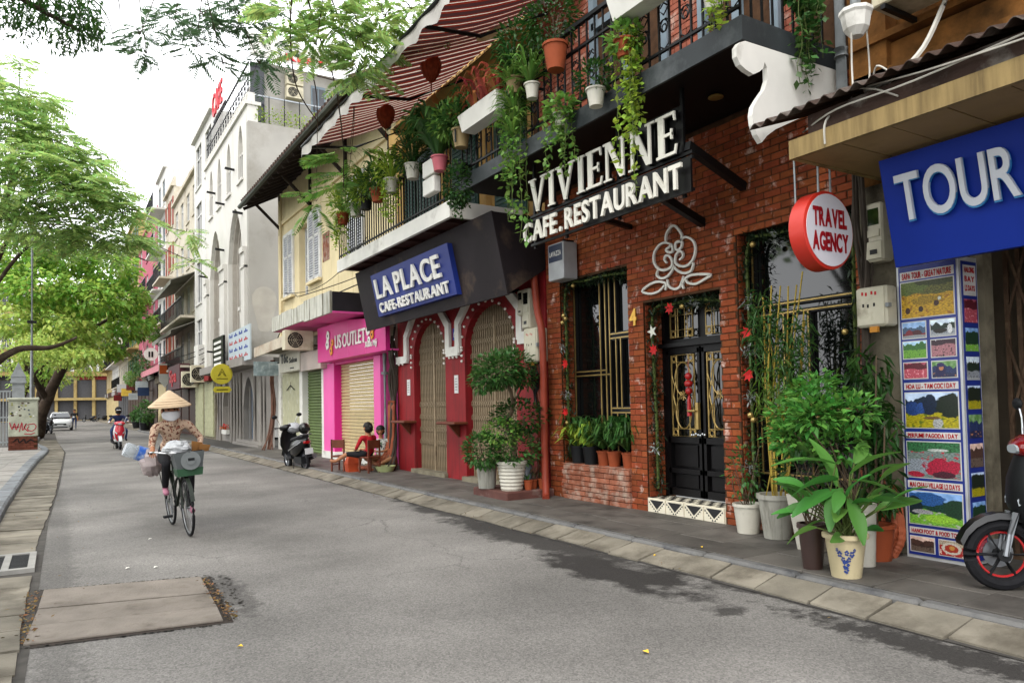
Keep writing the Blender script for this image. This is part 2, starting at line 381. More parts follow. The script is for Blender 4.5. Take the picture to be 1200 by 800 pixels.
# three concrete planks over a pit in the road
M_plank = mat('plank_concrete', '#7c746b', rough=.9, var=.2, sc=5, bump=.7, bsc=50, dirt='#4a433b', dsc=2.5, damt=.5, rnd=.08)
t = thing('pit_cover', 'three long concrete planks covering a pit in the road', 'pit cover', (.45, 6.5, 0))
MB().poly([(-.25, 5.7, .003), (1.06, 5.54, .003), (1.17, 7.14, .003), (-.15, 7.5, .003)]).mk('pit', mat('pit_earth', '#2a211a', var=.4, sc=20), t)
def plank(a, b, c, d, z): MB().loft([[(*p, .004) for p in (a, b, c, d)], [(*p, z-.008) for p in (a, b, c, d)], [(p[0]*.992+.45*.008, p[1]*.992+6.5*.008, z) for p in (a, b, c, d)]]).mk('plank', M_plank, t)
plank((-.125, 6.74), (1.055, 6.46), (1.09, 7.13), (-.095, 7.42), .02)
plank((-.155, 6.24), (1.03, 6.0), (1.054, 6.44), (-.126, 6.715), .017)
plank((-.185, 5.78), (1.0, 5.6), (1.028, 5.975), (-.156, 6.215), .021)
n = 300; x = np.concatenate([RNG.uniform(-.22, -.13, n//2), RNG.uniform(1.03, 1.12, n//2)]); yy = np.concatenate([RNG.uniform(5.8, 7.4, n//2), RNG.uniform(5.6, 7.0, n//2)])
D = rdir(n); D[:, 2] *= .25
stuff(leaves('leaf_litter', np.stack([x, yy, RNG.uniform(.008, .03, n)], 1), D, RNG.uniform(.015, .05, n), RNG.uniform(.01, .025, n), mat('dead_leaf', '#6b5230', rnd=.5, hue=.03, rough=.8), t))
# crumbled asphalt lip and cracks round the cover
M_tar = mat('broken_tar', '#33302c', rough=.95, var=.4, sc=30)
c = MB()
for ax, ay, bx, by, nn in ((1.16, 7.2, 1.09, 5.75, 26), (1.27, 7.1, 1.2, 5.95, 12), (-.28, 7.55, -.36, 5.8, 22), (-.15, 7.5, 1.1, 7.22, 24), (-.2, 5.72, .95, 5.53, 22)):
    for k in range(nn*4):
        f_ = (k/4+random.uniform(-.6, .6))/nn; px, py = ax+(bx-ax)*f_+random.gauss(0, .022), ay+(by-ay)*f_; r = random.uniform(.004, .017); q = [random.uniform(.5, 1.2) for _ in range(6)]
        c.poly([(px+r*q[i]*math.cos(i*1.047), py+1.3*r*q[i]*math.sin(i*1.047), .0045) for i in range(6)])
stuff(c.mk('asphalt_crumbs', M_tar)); 
o = bpy.data.objects['asphalt_crumbs']; tag(o, 'broken asphalt edge and crumbs around the concrete planks', 'asphalt crumbs')
# fallen leaves and litter, one by one
M_yl = mat('yellow_leaf', '#d8b23c', rough=.6, rnd=.2); M_wh = mat('paper_scrap', '#dcd8cf', rough=.8)
for (x, y, s, w_, lab) in ((2.98, 3.41, .06, 0, 'yellow fallen leaf in the middle of the bare asphalt'), (.98, 4.93, .045, 0, 'small yellow leaf on the asphalt near the bottom edge'), (5.1, 5.02, .045, 0, 'yellow leaf lying at the kerb below the black door'), (4.78, 5.3, .04, 0, 'yellow leaf on the gutter slabs near the damp stain')):
    a = random.random()*6; z = .008 if x < 4.6 else .128 if x > 5 else .045
    o = MB().add([(0, -s/2, z), (s*.35, 0, z+.012), (0, s/2, z+.004), (-s*.35, 0, z+.014)], [(0, 1, 2, 3)]).mk('fallen_leaf', M_yl); o.location = (x, y, 0); o.rotation_euler[2] = a; tag(o, lab, 'leaf', 'fallen leaves')
rubs = [MB().add([(0, 0, 0), (.022, .004, .008), (.04, .02, .004), (.036, .045, .006), (.012, .04, .009)], [(0, 1, 2, 3, 4)]).mesh('paper_scrap', M_wh)]
for (x, y, z, lab) in ((.55, 7.97, .006, 'left one of two white paper scraps on the road'), (.78, 7.85, .006, 'right one of two white paper scraps on the road'), (.9, 9.6, .006, 'white scrap on the road by the bicycle'), (5.52, 3.75, .124, 'crumpled white tissue on the pavement near the poster board')):
    o = link('paper_scrap', rubs[0], loc=(x, y, z)); tag(o, lab, 'litter', 'scraps of paper')
n = 220
stuff(tag(leaves('road_litter', np.stack([np.where(RNG.random(n) < .7, RNG.uniform(4.35, 4.95, n), RNG.uniform(-.6, .3, n)), RNG.uniform(2.5, 22, n), np.full(n, .03)], 1), rdir(n)*np.array([1, 1, .2]), RNG.uniform(.015, .04, n), .015, MATS['dead_leaf']), 'tiny dry leaves and grit scattered along both gutters', 'leaf litter'))
# ------------------------------------------------------------------ brick restaurant
M_brick = mat('red_brick', '#7e3e21', rough=.85, var=.2, sc=9, bump=.6, bsc=30, dirt='#d8c0b2', dsc=6.5, damt=.2, rnd=.2, hue=.006, pos=True)
M_brickp = mat('pale_pink_brick', '#8a4e3c', rough=.85, var=.2, sc=9, bump=.6, bsc=30, dirt='#c9b3a4', dsc=4, damt=.3, rnd=.18, pos=True)
M_bricko = mat('old_brick', '#84503c', rough=.9, var=.3, sc=7, bump=.8, bsc=25, dirt='#a6988a', dsc=5, damt=.65, rnd=.2, pos=True)
M_mortar = mat('dark_mortar', '#46301f', rough=.95, var=.3, sc=10, bump=.4)
M_black = mat('black_paint', '#0e0d0e', spec=.2, rough=.38, var=.2, sc=4, bump=.08)
M_bmetal = mat('black_iron', '#121314', spec=.25, rough=.45, var=.25, sc=8, bump=.15, metal=.2)
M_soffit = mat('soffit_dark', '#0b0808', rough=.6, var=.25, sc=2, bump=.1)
M_fascia = mat('fascia_grey', '#2c3032', rough=.5, var=.2, sc=2, bump=.1, dirt='#5b5f60', dsc=1.3, damt=.4)
M_gold = mat('brass_trim', '#a38a52', rough=.35, var=.2, sc=10, bump=0, metal=.55)
M_glass = mat('dark_glass', '#0a0d0c', rough=.04, var=.3, sc=1.2, bump=0, spec=.8)
M_white = mat('white_paint', '#cfcdc6', rough=.55, var=.07, sc=3, bump=.06, dirt='#8d897f', dsc=2, damt=.2)
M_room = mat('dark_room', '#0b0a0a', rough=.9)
FX = 6.28
B = thing('restaurant_building', 'red brick restaurant building with black double door and tall garlanded windows', 'building', (6.28, 6.6, .12))
OPN = [(7.35, 8.86, .58, 3.24), (5.8, 7.06, .12, 2.72), (4.14, 5.55, .3, 3.27)]   # left window, door, right window
Y0, Y1, ZT = 4.1, 9.2, 4.59
mb = MB(); x0, x1 = 6.2855, 6.75
mb.box(x0, 8.86, .1, x1, Y1, ZT); mb.box(x0, 7.06, .1, x1, 7.35, ZT); mb.box(x0, 5.55, .1, x1, 5.8, ZT); mb.box(x0, Y0, .1, x1, 4.14, ZT)
mb.box(6.4, Y0, ZT, x1, Y1, 4.85)
for a, b, c, d in OPN: mb.box(x0, a, d, x1, b, ZT); mb.box(x0, a, .1, x1, b, c-.02)
wall = mb.mk('wall', M_mortar, B)
def bricks(regions, openings, x, bl, bh, j, parent, keep, ms, cam_pos=(0, 0, 1.5), first=300):
    """running bond of single bricks; nearest ones become parts, the others one mesh"""
    out = []
    for (ya, yb, za, zb, mi) in regions:
        r = 0; z = za
        while z+bh <= zb+.01:
            y = ya-(bl+j)/2*(r % 2)
            while y < yb-.02:
                a, b = max(y, ya), min(y+bl, yb); segs = [(a, b)]
                for (oa, ob, oc, od) in openings:
                    if z+bh*.6 > oc and z+bh*.4 < od:
                        ns = []
                        for s0, s1 in segs:
                            if s1 <= oa or s0 >= ob: ns.append((s0, s1)); continue
                            if s0 < oa: ns.append((s0, oa))
                            if s1 > ob: ns.append((ob, s1))
                        segs = ns
                for s0, s1 in segs:
                    if s1-s0 > .035: out.append((s0, s1, z, z+bh, mi))
                y += bl+j
            z += bh+j; r += 1
    out.sort(key=lambda q: (x**2+((q[0]+q[1])/2)**2+((q[2]+q[3])/2-1.5)**2)*(1+100*(q[3] > 4.6)))
    rest = MB(); cache = {}
    for i, (a, b, c, d, mi) in enumerate(out):
        p = random.uniform(-.002, .002); q = random.uniform(0, .003)
        if i < first:
            k = (round(b-a, 2), random.randrange(3), mi)
            if k not in cache:
                m_ = MB(); h = (b-a)/2; e = [random.uniform(-.003, .003) for _ in range(8)]
                m_.loft([[(.0, -h, -bh/2), (.0, h, -bh/2), (.0, h, bh/2), (.0, -h, bh/2)],
                         [(-.015, -h+.0, -bh/2), (-.015+e[0], h, -bh/2+e[1]), (-.015+e[2], h, bh/2), (-.015, -h+.002, bh/2+e[3])],
                         [(-.021, -h+.006, -bh/2+.006), (-.021, h-.006, -bh/2+.006), (-.021+e[4], h-.006, bh/2-.006), (-.021, -h+.006, bh/2-.006)]])
                cache[k] = m_.mesh('brick', ms[mi])
            link('brick', cache[k], parent, loc=(x+.016+p, (a+b)/2, (c+d)/2+q-.001))
        else:
            rest.mi = mi; rest.box(x-.003-p, a, c+q, x+.016, b, d+q)
    return rest
rest = bricks([(Y0, Y1, .12, ZT, 0), (4.6, 9.3, 4.8, 9.0, 1)], OPN+[(4.9, 5.9, 4.9, 7.4), (6.5, 7.9, 4.9, 7.4)], FX, .2, .064, .011, B, None, [M_brick, M_brickp])
# brick returns inside the openings
for (yy, za, zb, xa, xb) in ((7.06, .3, 2.72, 6.31, 6.62), (5.55, .3, 3.27, 6.31, 6.5), (8.86, .58, 3.24, 6.31, 6.5)):
    z = za; r = 0
    while z < zb-.03:
        s = xa-(.1 if r % 2 else 0)
        while s < xb: rest.mi = 0; rest.box(max(s, xa), yy-.012, z, min(s+.2, xb), yy+.0, min(z+.064, zb)); s += .211
        z += .075; r += 1
stuff(rest.mk('brickwork', [M_brick, M_brickp], B))
# old rough bricks of the sill under the left window
for r in range(7):
    y = 7.36-(.1 if r % 2 else 0)
    while y < 8.86:
        a, b = max(y, 7.36), min(y+.2, 8.85)
        if b-a > .04: MB().bbox(6.235+random.uniform(-.004, .004), a, .118+r*.07, 6.3, b, .18+r*.07, .006).mk('sill_brick', M_bricko, B)
        y += .21
MB().box(6.25, 7.36, .607, 6.75, 8.85, .622).mk('window_ledge', M_bricko, B)
# left window
W = 6.56
def bar(mbx, y0, z0, y1, z1, x, wd, dp): # bar in the facade plane from (y0,z0) to (y1,z1)
    mbx.beam((x, y0, z0), (x, y1, z1), wd, dp, up=(1, 0, 0))
def window(name, y0, y1, z0, z1, x, gold, label=None):
    w_ = MB(); t_ = .06
    for a in ((y0, z0, y1, z0), (y0, z1, y1, z1), (y0, z0, y0, z1), (y1, z0, y1, z1)): bar(w_, *a, x, t_, .07)
    o = w_.mk('window', M_black, B)
    MB().box(x+.02, y0, z0, x+.028, y1, z1).mk('pane', M_glass, o)
    for g in gold:
        w2 = MB(); bar(w2, *g, x-.035, .016, .02); w2.mk('brass_bar', M_gold, o)
        w2 = MB(); bar(w2, *g, x-.01, .05, .05); w2.mk('mullion', M_black, o)
    return o
window('window', 7.35, 8.9, .62, 3.26, W, [(8.84, .62, 8.84, 3.24), (8.24, .62, 8.24, 3.24), (8.12, .62, 8.12, 3.24), (8.03, .62, 8.03, 3.24), (8.03, 1.87, 8.84, 1.87), (8.12, 1.93, 8.84, 1.93), (7.9, 2.42, 7.9, 3.24), (7.8, 1.4, 7.8, 2.36), (7.9, 1.4, 7.9, 2.36), (7.35, 2.36, 8.03, 2.36), (7.35, 2.42, 8.03, 2.42), (7.35, 1.4, 8.03, 1.4), (7.35, 1.34, 8.03, 1.34), (7.9, .62, 7.9, 1.34), (7.72, .62, 7.72, 1.34), (7.6, 2.42, 7.6, 3.24)])
window('window', 4.14, 5.56, .3, 3.27, 6.5, [(4.2, 2.48, 5.5, 2.48), (4.2, 2.38, 5.5, 2.38), (4.2, 1.38, 5.5, 1.38), (4.2, 1.3, 5.5, 1.3), (5.48, .3, 5.48, 3.2), (5.42, .7, 5.42, 1.3), (5.1, .3, 5.1, 2.38), (4.8, .3, 4.8, 2.38), (4.22, .3, 4.22, 3.2), (4.2, .7, 5.48, .7), (5.3, .7, 5.3, 1.3)])
# pale lace curtains behind the panes would not read; upper floor windows instead
for a, b in ((4.9, 5.9), (6.5, 7.9)):
    o = MB(); 
    for q in ((a, 4.9, b, 4.9), (a, 7.4, b, 7.4), (a, 4.9, a, 7.4), (b, 4.9, b, 7.4), ((a+b)/2, 4.9, (a+b)/2, 7.4), (a, 6.6, b, 6.6)): bar(o, *q, 6.28, .1, .12)
    o = o.mk('window', mat('blue_grey_frame', '#6f7d86', rough=.5), B); MB().box(6.33, a, 4.9, 6.34, b, 7.4).mk('pane', mat('blue_pane', '#28343c', rough=.1, bump=0), o)
MB().box(6.3, 4.12, 4.57, 6.39, 9.5, 9.1).mk('upper_wall', M_mortar, B)
MB().box(6.12, 4.2, 7.55, 6.3, 9.5, 7.75).mk('cornice', M_white, B)
# door
D_ = MB(); D_.box(6.64, 5.7, .3, 6.7, 7.1, 2.72); door_x = 6.62
dr = D_.mk('door', M_black, B)
for a in ((7.05, .3, 7.05, 2.75, .1), (5.75, .3, 5.75, 2.75, .1), (5.7, 2.72, 7.1, 2.72, .08), (5.7, 2.19, 7.1, 2.19, .11)): 
    f_ = MB(); bar(f_, *a[:4], 6.62, a[4], .1); f_.mk('frame', M_black, dr)
MB().box(6.5, 5.7, 2.15, 6.6, 7.1, 2.2).mk('transom_moulding', M_black, dr)
def leaf(y0, y1):
    for g in ((y0, .32, y0, 2.12, .075), (y1, .32, y1, 2.12, .075), (y0, .36, y1, .36, .09), (y0, 1.0, y1, 1.0, .07), (y0, .62, y1, .62, .06), (y0, 2.1, y1, 2.1, .07)):
        f_ = MB(); bar(f_, *g[:4], 6.61, g[4], .07); f_.mk('rail', M_black, dr)
    MB().box(6.60, y0+.09, .42, 6.63, y1-.09, .58).mk('panel', M_black, dr); MB().box(6.60, y0+.09, .68, 6.63, y1-.09, .94).mk('panel', M_black, dr)
    MB().box(6.625, y0+.05, 1.03, 6.632, y1-.05, 2.07).mk('pane', M_glass, dr); MB().box(6.625, y0+.05, 2.25, 6.632, y1-.05, 2.66).mk('pane', M_glass, dr)
    ya, yb = y0+.09, y1-.09; cy = (ya+yb)/2; gx = 6.575
    def g(pts, r=.008, closed=False, n=5): MB().tube([(gx, p, q) for p, q in pts], r, n, closed).mk('grille_bar', M_gold, dr)
    for z0, z1 in ((1.05, 2.05), (2.27, 2.63)):
        g([(ya, z0), (yb, z0), (yb, z1), (ya, z1)], closed=True, r=.01)
        for k in ((ya+.045, z0+.045), (yb-.045, z0+.045), (ya+.045, z1-.045), (yb-.045, z1-.045)):
            g([(k[0]+.035*math.cos(t*.785), k[1]+.035*math.sin(t*.785)) for t in range(8)], closed=True)
        g([(ya, z0+.09), (yb, z0+.09)]); g([(ya, z1-.09), (yb, z1-.09)])
        g([(ya+.09, z0), (ya+.09, z1)]); g([(yb-.09, z0), (yb-.09, z1)])
    for k in (-.06, .06): g([(cy+k, 2.27), (cy+k, 2.63)])
    for s in (-1, 1):   # big scrolls above and below the star
        zc = 1.55+s*.21
        g([(cy+.13*math.cos(t), zc+s*.2*math.sin(t)) for t in np.linspace(-.3, math.pi+.2, 14)]+[(cy-.1+.03*math.cos(t), zc-s*.03+.04*math.sin(t)) for t in np.linspace(2.5, -1.5, 6)], r=.01)
        g([(cy+.13, zc-s*.05), (cy+.09, zc-s*.16), (cy+.03, 1.55)], r=.01)
        for q in (ya+.0, yb): g([(q, 1.55+s*.25), (q+(.05 if q < cy else -.05), 1.55+s*.12), (q+(.02 if q < cy else -.02), 1.55)], r=.009)
    for t in range(4): g([(cy+.06*math.cos(t*.785), 1.55+.06*math.sin(t*.785)), (cy-.06*math.cos(t*.785), 1.55-.06*math.sin(t*.785))], r=.009)
leaf(6.42, 6.98); leaf(5.82, 6.38)
h = MB(); h.box(6.53, 6.42, 1.14, 6.57, 6.46, 1.46); h.mk('lock_plate', M_gold, dr); h = MB(); h.tube([(6.57, 6.44, 1.36), (6.5, 6.44, 1.36), (6.5, 6.56, 1.36)], .013); h.mk('handle', M_gold, dr)
h = MB()
for k in range(7): h.ball((6.53, 6.32+.035*k, 1.075+.01*math.sin(k*2)), .016, 6, 4)
h.mk('chain', mat('steel', '#b9bcc0', rough=.25, metal=.9, bump=0), dr)
# tiled step
M_tile = mat('cream_tile', '#cfc8b4', rough=.45, var=.1); M_tk = mat('black_tile', '#17171a', rough=.4)
st = MB().box(6.275, 5.8, .1, 6.62, 7.06, .29).mk('step', M_tile, B)
for k in range(4):
    y0 = 7.04-k*.31; o = MB(); o.box(6.26, y0-.3, .125, 6.276, y0-.005, .284); o = o.mk('tile', M_tile, st)
    t2 = MB()
    for (a, b, c) in (((0.03, .27), (.27, .27), (.15, .16)),):
        t2.prism([(6.2585, y0-.005-a[0], a[1]), (6.2585, y0-.005-b[0], b[1]), (6.2585, y0-.005-c[0], c[1])], (.003, 0, 0))
    for i in range(5):
        for sgn in (1, -1):
            cy = y0-.15+sgn*(.03+.027*i); cz = .13+.025*i
            t2.prism([(6.2585, cy, cz), (6.2585, cy-sgn*.028, cz+.004), (6.2585, cy-sgn*.004, cz+.026)], (.003, 0, 0))
    t2.mk('tile_pattern', M_tk, st)
for i in range(16):
    for j in range(3):
        if (i+j) % 2: MB().box(6.3+.1*j, 5.82+i*.078, .289, 6.39+.1*j, 5.89+i*.078, .2925).mk('step_tile', M_tk, st)
# house number and emblem
letters('4', (6.262, 7.29, 2.46), (0, -1, 0), (0, 0, 1), .13, .21, .015, mat('gold_number', '#c89a3a', rough=.35, metal=.5), B, name='house_number', bold=.03)
LOGO= [[(6.58, 3.39), (6.57, 3.48), (6.5, 3.55), (6.43, 3.56), (6.36, 3.5), (6.31, 3.42), (6.33, 3.35)], [(6.49, 3.35), (6.6, 3.39), (6.71, 3.37), (6.79, 3.29), (6.79, 3.18), (6.71, 3.09), (6.6, 3.06), (6.5, 3.08), (6.48, 3.14), (6.52, 3.21), (6.58, 3.23), (6.61, 3.19), (6.57, 3.14)], [(6.33, 3.37), (6.25, 3.39), (6.14, 3.33), (6.1, 3.24), (6.12, 3.14), (6.19, 3.07), (6.28, 3.05), (6.38, 3.08), (6.43, 3.13), (6.41, 3.21), (6.34, 3.24), (6.3, 3.2), (6.31, 3.16), (6.36, 3.14)], [(6.49, 3.35), (6.53, 3.32), (6.58, 3.3), (6.53, 3.26), (6.47, 3.26), (6.47, 3.31), (6.49, 3.35)], [(6.41, 3.27), (6.42, 3.34), (6.37, 3.36), (6.31, 3.34), (6.32, 3.29), (6.37, 3.26), (6.41, 3.27)], [(6.73, 3.08), (6.75, 3.02), (6.67, 2.97), (6.56, 2.98), (6.47, 3.05), (6.45, 3.09)], [(6.45, 3.07), (6.38, 3.01), (6.28, 2.97), (6.18, 2.98), (6.14, 3.05), (6.15, 3.07)], [(6.57, 2.94), (6.55, 2.86), (6.46, 2.81), (6.37, 2.82), (6.32, 2.89), (6.3, 2.94)], [(6.61, 2.82), (6.59, 2.87), (6.62, 2.91), (6.75, 2.94), (6.9, 2.92), (7.02, 2.86), (6.87, 2.81), (6.72, 2.82), (6.62, 2.88)], [(6.3, 2.79), (6.32, 2.85), (6.26, 2.91), (6.14, 2.93), (5.88, 2.89), (5.98, 2.85), (6.11, 2.82), (6.23, 2.85), (6.26, 2.89)]]
def smooth(p, n=5):
    out = []
    for i in range(len(p)-1):
        a, b, c, d = [np.array(p[max(0, min(len(p)-1, k))], float) for k in (i-1, i, i+1, i+2)]
        for k in range(n):
            t = k/n; out.append(tuple(.5*(2*b+(c-a)*t+(2*a-5*b+4*c-d)*t*t+(3*b-a-3*c+d)*t**3)))
    return out+[tuple(p[-1])]
M_emb = mat('emblem_grey_white', '#cccac2', rough=.5, var=.08)
em = thing('flower_emblem', 'grey white flower emblem with two leaves fixed above the black door', 'emblem', (6.24, 6.45, 2.8))
for s in LOGO:
    p = [(6.255, y, z) for y, z in smooth(s, 4)]; nn = len(p)
    MB().ribbon(p, [.028*(.55+.45*math.sin(3.14*(i+.5)/nn)**.4) for i in range(nn)], (-1, 0, 0), .025).mk('petal_outline' if s[0][1] > 2.9 else 'leaf_outline', M_emb, em)
# balcony slab, soffit, railing
BX = 5.0
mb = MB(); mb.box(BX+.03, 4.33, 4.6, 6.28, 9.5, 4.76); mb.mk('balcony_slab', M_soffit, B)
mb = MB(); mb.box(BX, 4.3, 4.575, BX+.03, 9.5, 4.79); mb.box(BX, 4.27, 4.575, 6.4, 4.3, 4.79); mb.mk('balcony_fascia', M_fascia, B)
mb = MB(); mb.lathe([(.0, 0), (.075, 0), (.08, .012), (.055, .02)], (5.72, 5.25, 4.578), 14, (0, 0, -1)); mb.mk('downlight', mat('brass_ring', '#8a7440', rough=.4, metal=.4), B)
SCR= [(4.97, 4.55), (4.9, 4.52), (4.86, 4.47), (4.86, 4.39), (4.9, 4.33), (4.97, 4.3), (5.06, 4.28), (5.14, 4.32), (5.19, 4.36), (5.21, 4.42), (5.24, 4.38), (5.24, 4.27), (5.2, 4.18), (5.12, 4.09), (5.05, 4.0), (5.03, 3.92), (5.04, 3.84), (5.08, 3.76), (5.14, 3.7), (5.21, 3.77), (5.33, 3.85), (6.27, 4.3), (6.27, 4.57)]
o = MB().prism([(x+.04, 4.3, z) for x, z in reversed(SCR)], (0, -.05, 0)).mk('scroll_panel', M_white, B)
M_rail = M_bmetal
def railing(y0, y1, z0, x, par, step, top, mids, scroll=False, knob=None):
    for z, r in [(top, .028)]+[(q, .016) for q in mids]: MB().box(x-r, y0, z-r*.8, x+r, y1, z+r*.8).mk('rail', M_rail, par)
    n = int((y1-y0)/step); bm_ = MB().box(-.009, -.009, 0, .009, .009, top-z0).mesh('baluster', M_rail)
    for k in range(n+1):
        link('baluster', bm_, par, loc=(x, y0+k*(y1-y0)/n, z0))
    if scroll:
        sc_ = MB()
        for sg in (1, -1):
            pts = [(0, sg*(.05+.16*t)*0+sg*(.07*math.exp(-.16*a)*math.cos(a)), .3+.0+(.1*math.exp(-.16*a)*math.sin(a)))for a in [i*.6 for i in range(14)] for t in (0,)]
            sc_.tube([(p[0], p[1]+sg*.0, p[2]) for p in pts], .008, 4); sc_.tube([(0, sg*.07, .3), (0, sg*.05, .12), (0, -sg*.06, .04)], .008, 4); sc_.tube([(0, sg*.0, .42), (0, sg*.07, .5), (0, sg*.02, .56), (0, -sg*.04, .5)], .008, 4)
        me = sc_.mesh('scrollwork', M_rail)
        for k in range(n):
            if k % 2 == 0: link('scrollwork', me, par, loc=(x, y0+(k+.5)*(y1-y0)/n, z0+.05), scale=(1, 1.15, 1))
rl = B
railing(4.32, 9.5, 4.78, BX+.04, B, .14, 5.78, [4.9, 5.5], True)
for k in range(9): MB().box(BX+.04+k*.14-.009, 4.31, 4.78, BX+.04+k*.14+.009, 4.328, 5.78).mk('baluster', M_rail, B)
MB().box(BX+.02, 4.295, 5.75, 6.3, 4.345, 5.8).mk('rail', M_rail, B)

# ---- sign VIVIENNE / CAFE.RESTAURANT, hung under the balcony
sg = thing('hanging_sign', 'large VIVIENNE sign in cream serif letters hung below the black balcony', 'sign', (5.2, 6.6, 3.55))
M_let = mat('cream_letter', '#d2cfc4', rough=.5, var=.06, sc=3, bump=.04, dirt='#8e897c', dsc=3, damt=.15)
def serif(ch):  # letter shapes in a unit cell, height 1: list of convex outlines
    s, t = .05, .15
    q = lambda x0, x1, y0, y1: [(x0, y0), (x1, y0), (x1, y1), (x0, y1)]
    if ch == 'I': return [q(.06, .06+t, 0, 1), q(0, .27, 0, s), q(0, .27, 1-s, 1)], .27
    if ch == 'V': return [[(.04, 1), (.30, 0), (.40, 0), (.20, 1)], [(.30, 0), (.38, 0), (.66, 1), (.56, 1)], q(-.02, .28, 1-s, 1), q(.48, .74, 1-s, 1)], .72
    if ch == 'E': return [q(.06, .06+t, 0, 1), q(0, .5, 0, .07), q(0, .48, .93, 1), q(.2, .42, .47, .54), [(.46, 0), (.5, 0), (.54, .22), (.5, .22)], [(.48, .78), (.51, .78), (.5, 1), (.44, 1)], q(.38, .42, .38, .62)], .54
    return [q(.06, .13, 0, 1), q(.56, .63, 0, 1), [(.06, 1), (.22, 1), (.63, 0), (.5, 0)], q(-.02, .22, 0, s), q(-.02, .2, 1-s, 1), q(.48, .74, 1-s, 1)], .72
tot = 0; cells = []
for ch in 'VIVIENNE':
    sh, wd = serif(ch); cells.append((ch, sh, tot)); tot += wd+.07
tot -= .07; LX = 5.2; k = (7.98-5.3)/tot
for ch, sh, x in cells:
    for dz, m_, nm, ex, th in ((0, M_let, 'letter', 0, .02), (0, M_black, 'letter_back', .008, .03)):
        mb = MB()
        for i, p in enumerate(sh):
            cx = sum(a for a, b in p)/len(p); cz = sum(b for a, b in p)/len(p)
            pts = [(LX+(0 if nm == 'letter' else .022)+.0007*i, 7.98-(a+x)*k-(1 if a > cx else -1)*ex, 3.93+b*.43+(1 if b > cz else -1)*ex) for a, b in p]
            mb.prism(pts[::-1], (th, 0, 0))
        if nm == 'letter': lt = mb.mk(nm, m_, sg)
        else: mb.mk(nm, m_, lt)
letters('CAFE', (LX-.02, 8.06, 3.56), (0, -1, 0), (0, 0, 1), .74, .25, .03, M_let, sg, bold=.022, gap=.08)
letters('.', (LX-.02, 7.26, 3.56), (0, -1, 0), (0, 0, 1), .05, .25, .03, M_let, sg, bold=.03)
letters('RESTAURANT', (LX-.02, 7.14, 3.56), (0, -1, 0), (0, 0, 1), 1.94, .25, .03, M_let, sg, bold=.022, gap=.08)
MB().box(LX+.045, 5.16, 3.52, LX+.07, 6.9, 3.84).mk('backing_panel', M_black, sg)
MB().box(LX+.08, 5.28, 3.9, LX+.1, 6.0, 4.42).mk('backing_panel', M_black, sg)
for z in (3.9, 3.53, 3.85): MB().box(LX+.07, 5.16, z, LX+.1, 8.06, z+.03).mk('bar', M_bmetal, sg)
for y in (5.3, 6.3, 7.3, 8.0):
    MB().box(LX+.1, y, 3.5, LX+.13, y+.035, 4.6).mk('hanger', M_bmetal, sg)
for y, z in ((5.25, 4.0), (5.85, 3.74)): MB().beam((LX+.1, y+.0, z), (6.27, y+.15, z-.24), .07, .09, up=(0, 0, 1)).mk('strut', M_bmetal, sg)
MB().beam((LX+.1, 6.9, 3.7), (6.27, 7.25, 3.72), .06, .06).mk('strut', M_bmetal, sg)
# small projecting light box
t = thing('light_box', 'small white light box with dark blue label below CAFE', 'sign', (6.2, 8.6, 3.2))
MB().bbox(6.0, 8.36, 3.22, 6.24, 8.74, 3.74, .01).mk('box', mat('grey_box', '#9c9ea0', rough=.4), t); MB().box(5.996, 8.385, 3.48, 6.0, 8.715, 3.72).mk('label', mat('navy', '#15203c', rough=.4), t)
letters('LAVAZZA', (5.994, 8.69, 3.56), (0, -1, 0), (0, 0, 1), .28, .07, .002, M_white, t, name='lettering', single=True)
MB().beam((6.1, 8.5, 3.78), (6.3, 8.5, 3.78), .03, .03).mk('bracket', M_bmetal, t)
# ------------------------------------------------------------------ travel agency house (right edge)
M_ochre = mat('old_ochre_plaster', '#8f6030', rough=.9, var=.35, sc=3, bump=.7, bsc=20, dirt='#33230f', dsc=2.2, damt=.9, streak=False)
M_beige = mat('beige_fascia', '#8c774c', rough=.6, var=.12, sc=2, bump=.1, dirt='#4d3d22', dsc=1.0, damt=.7, streak=True)
M_sofb = mat('soffit_board', '#8a724c', rough=.65, var=.12, sc=3, bump=.08, rnd=.1, dirt='#5e4a30', dsc=1.5, damt=.3)
M_corr = mat('rusty_sheet', '#3a2b24', rough=.75, var=.3, sc=5, bump=.3, dirt='#7a756e', dsc=3, damt=.4)
M_conc2 = mat('old_concrete', '#77705f', rough=.9, var=.25, sc=4, bump=.6, bsc=25, dirt='#3a352b', dsc=2.5, damt=.6)
M_rust = mat('brown_gate_iron', '#4c3a2c', rough=.7, var=.3, sc=6, bump=.3, dirt='#74604a', dsc=4, damt=.4)
M_steel = mat('galvanised_steel', '#8f9396', rough=.35, var=.15, metal=.7, bump=.05)
M_pvc = mat('grey_pipe', '#74787a', rough=.5, var=.2, sc=3, dirt='#3c3833', dsc=2.5, damt=.5)
M_acw = mat('ac_cream', '#b9b29a', rough=.5, var=.12, dirt='#6b5a3c', dsc=2, damt=.4)
M_wire = mat('black_cable', '#1a1817', rough=.6, bump=0); M_wirew = mat('white_cable', '#b4b0a6', rough=.6, bump=0)
A = thing('travel_agency_building', 'old ochre plastered house with beige canopy over the blue tour sign', 'building', (6.4, 2.4, .1))
MB().box(6.36, -1.5, 3.3, 7.2, 4.08, 9).mk('upper_wall', M_ochre, A)
for z, d, h in ((4.28, .16, .1), (4.38, .1, .22), (4.62, .2, .06)): MB().box(6.36-d, -1.5, z, 6.36, 4.05, z+h).mk('cornice', M_ochre, A)
MB().box(6.2, 3.72, 4.15, 6.36, 4.08, 9).mk('pilaster', M_ochre, A)
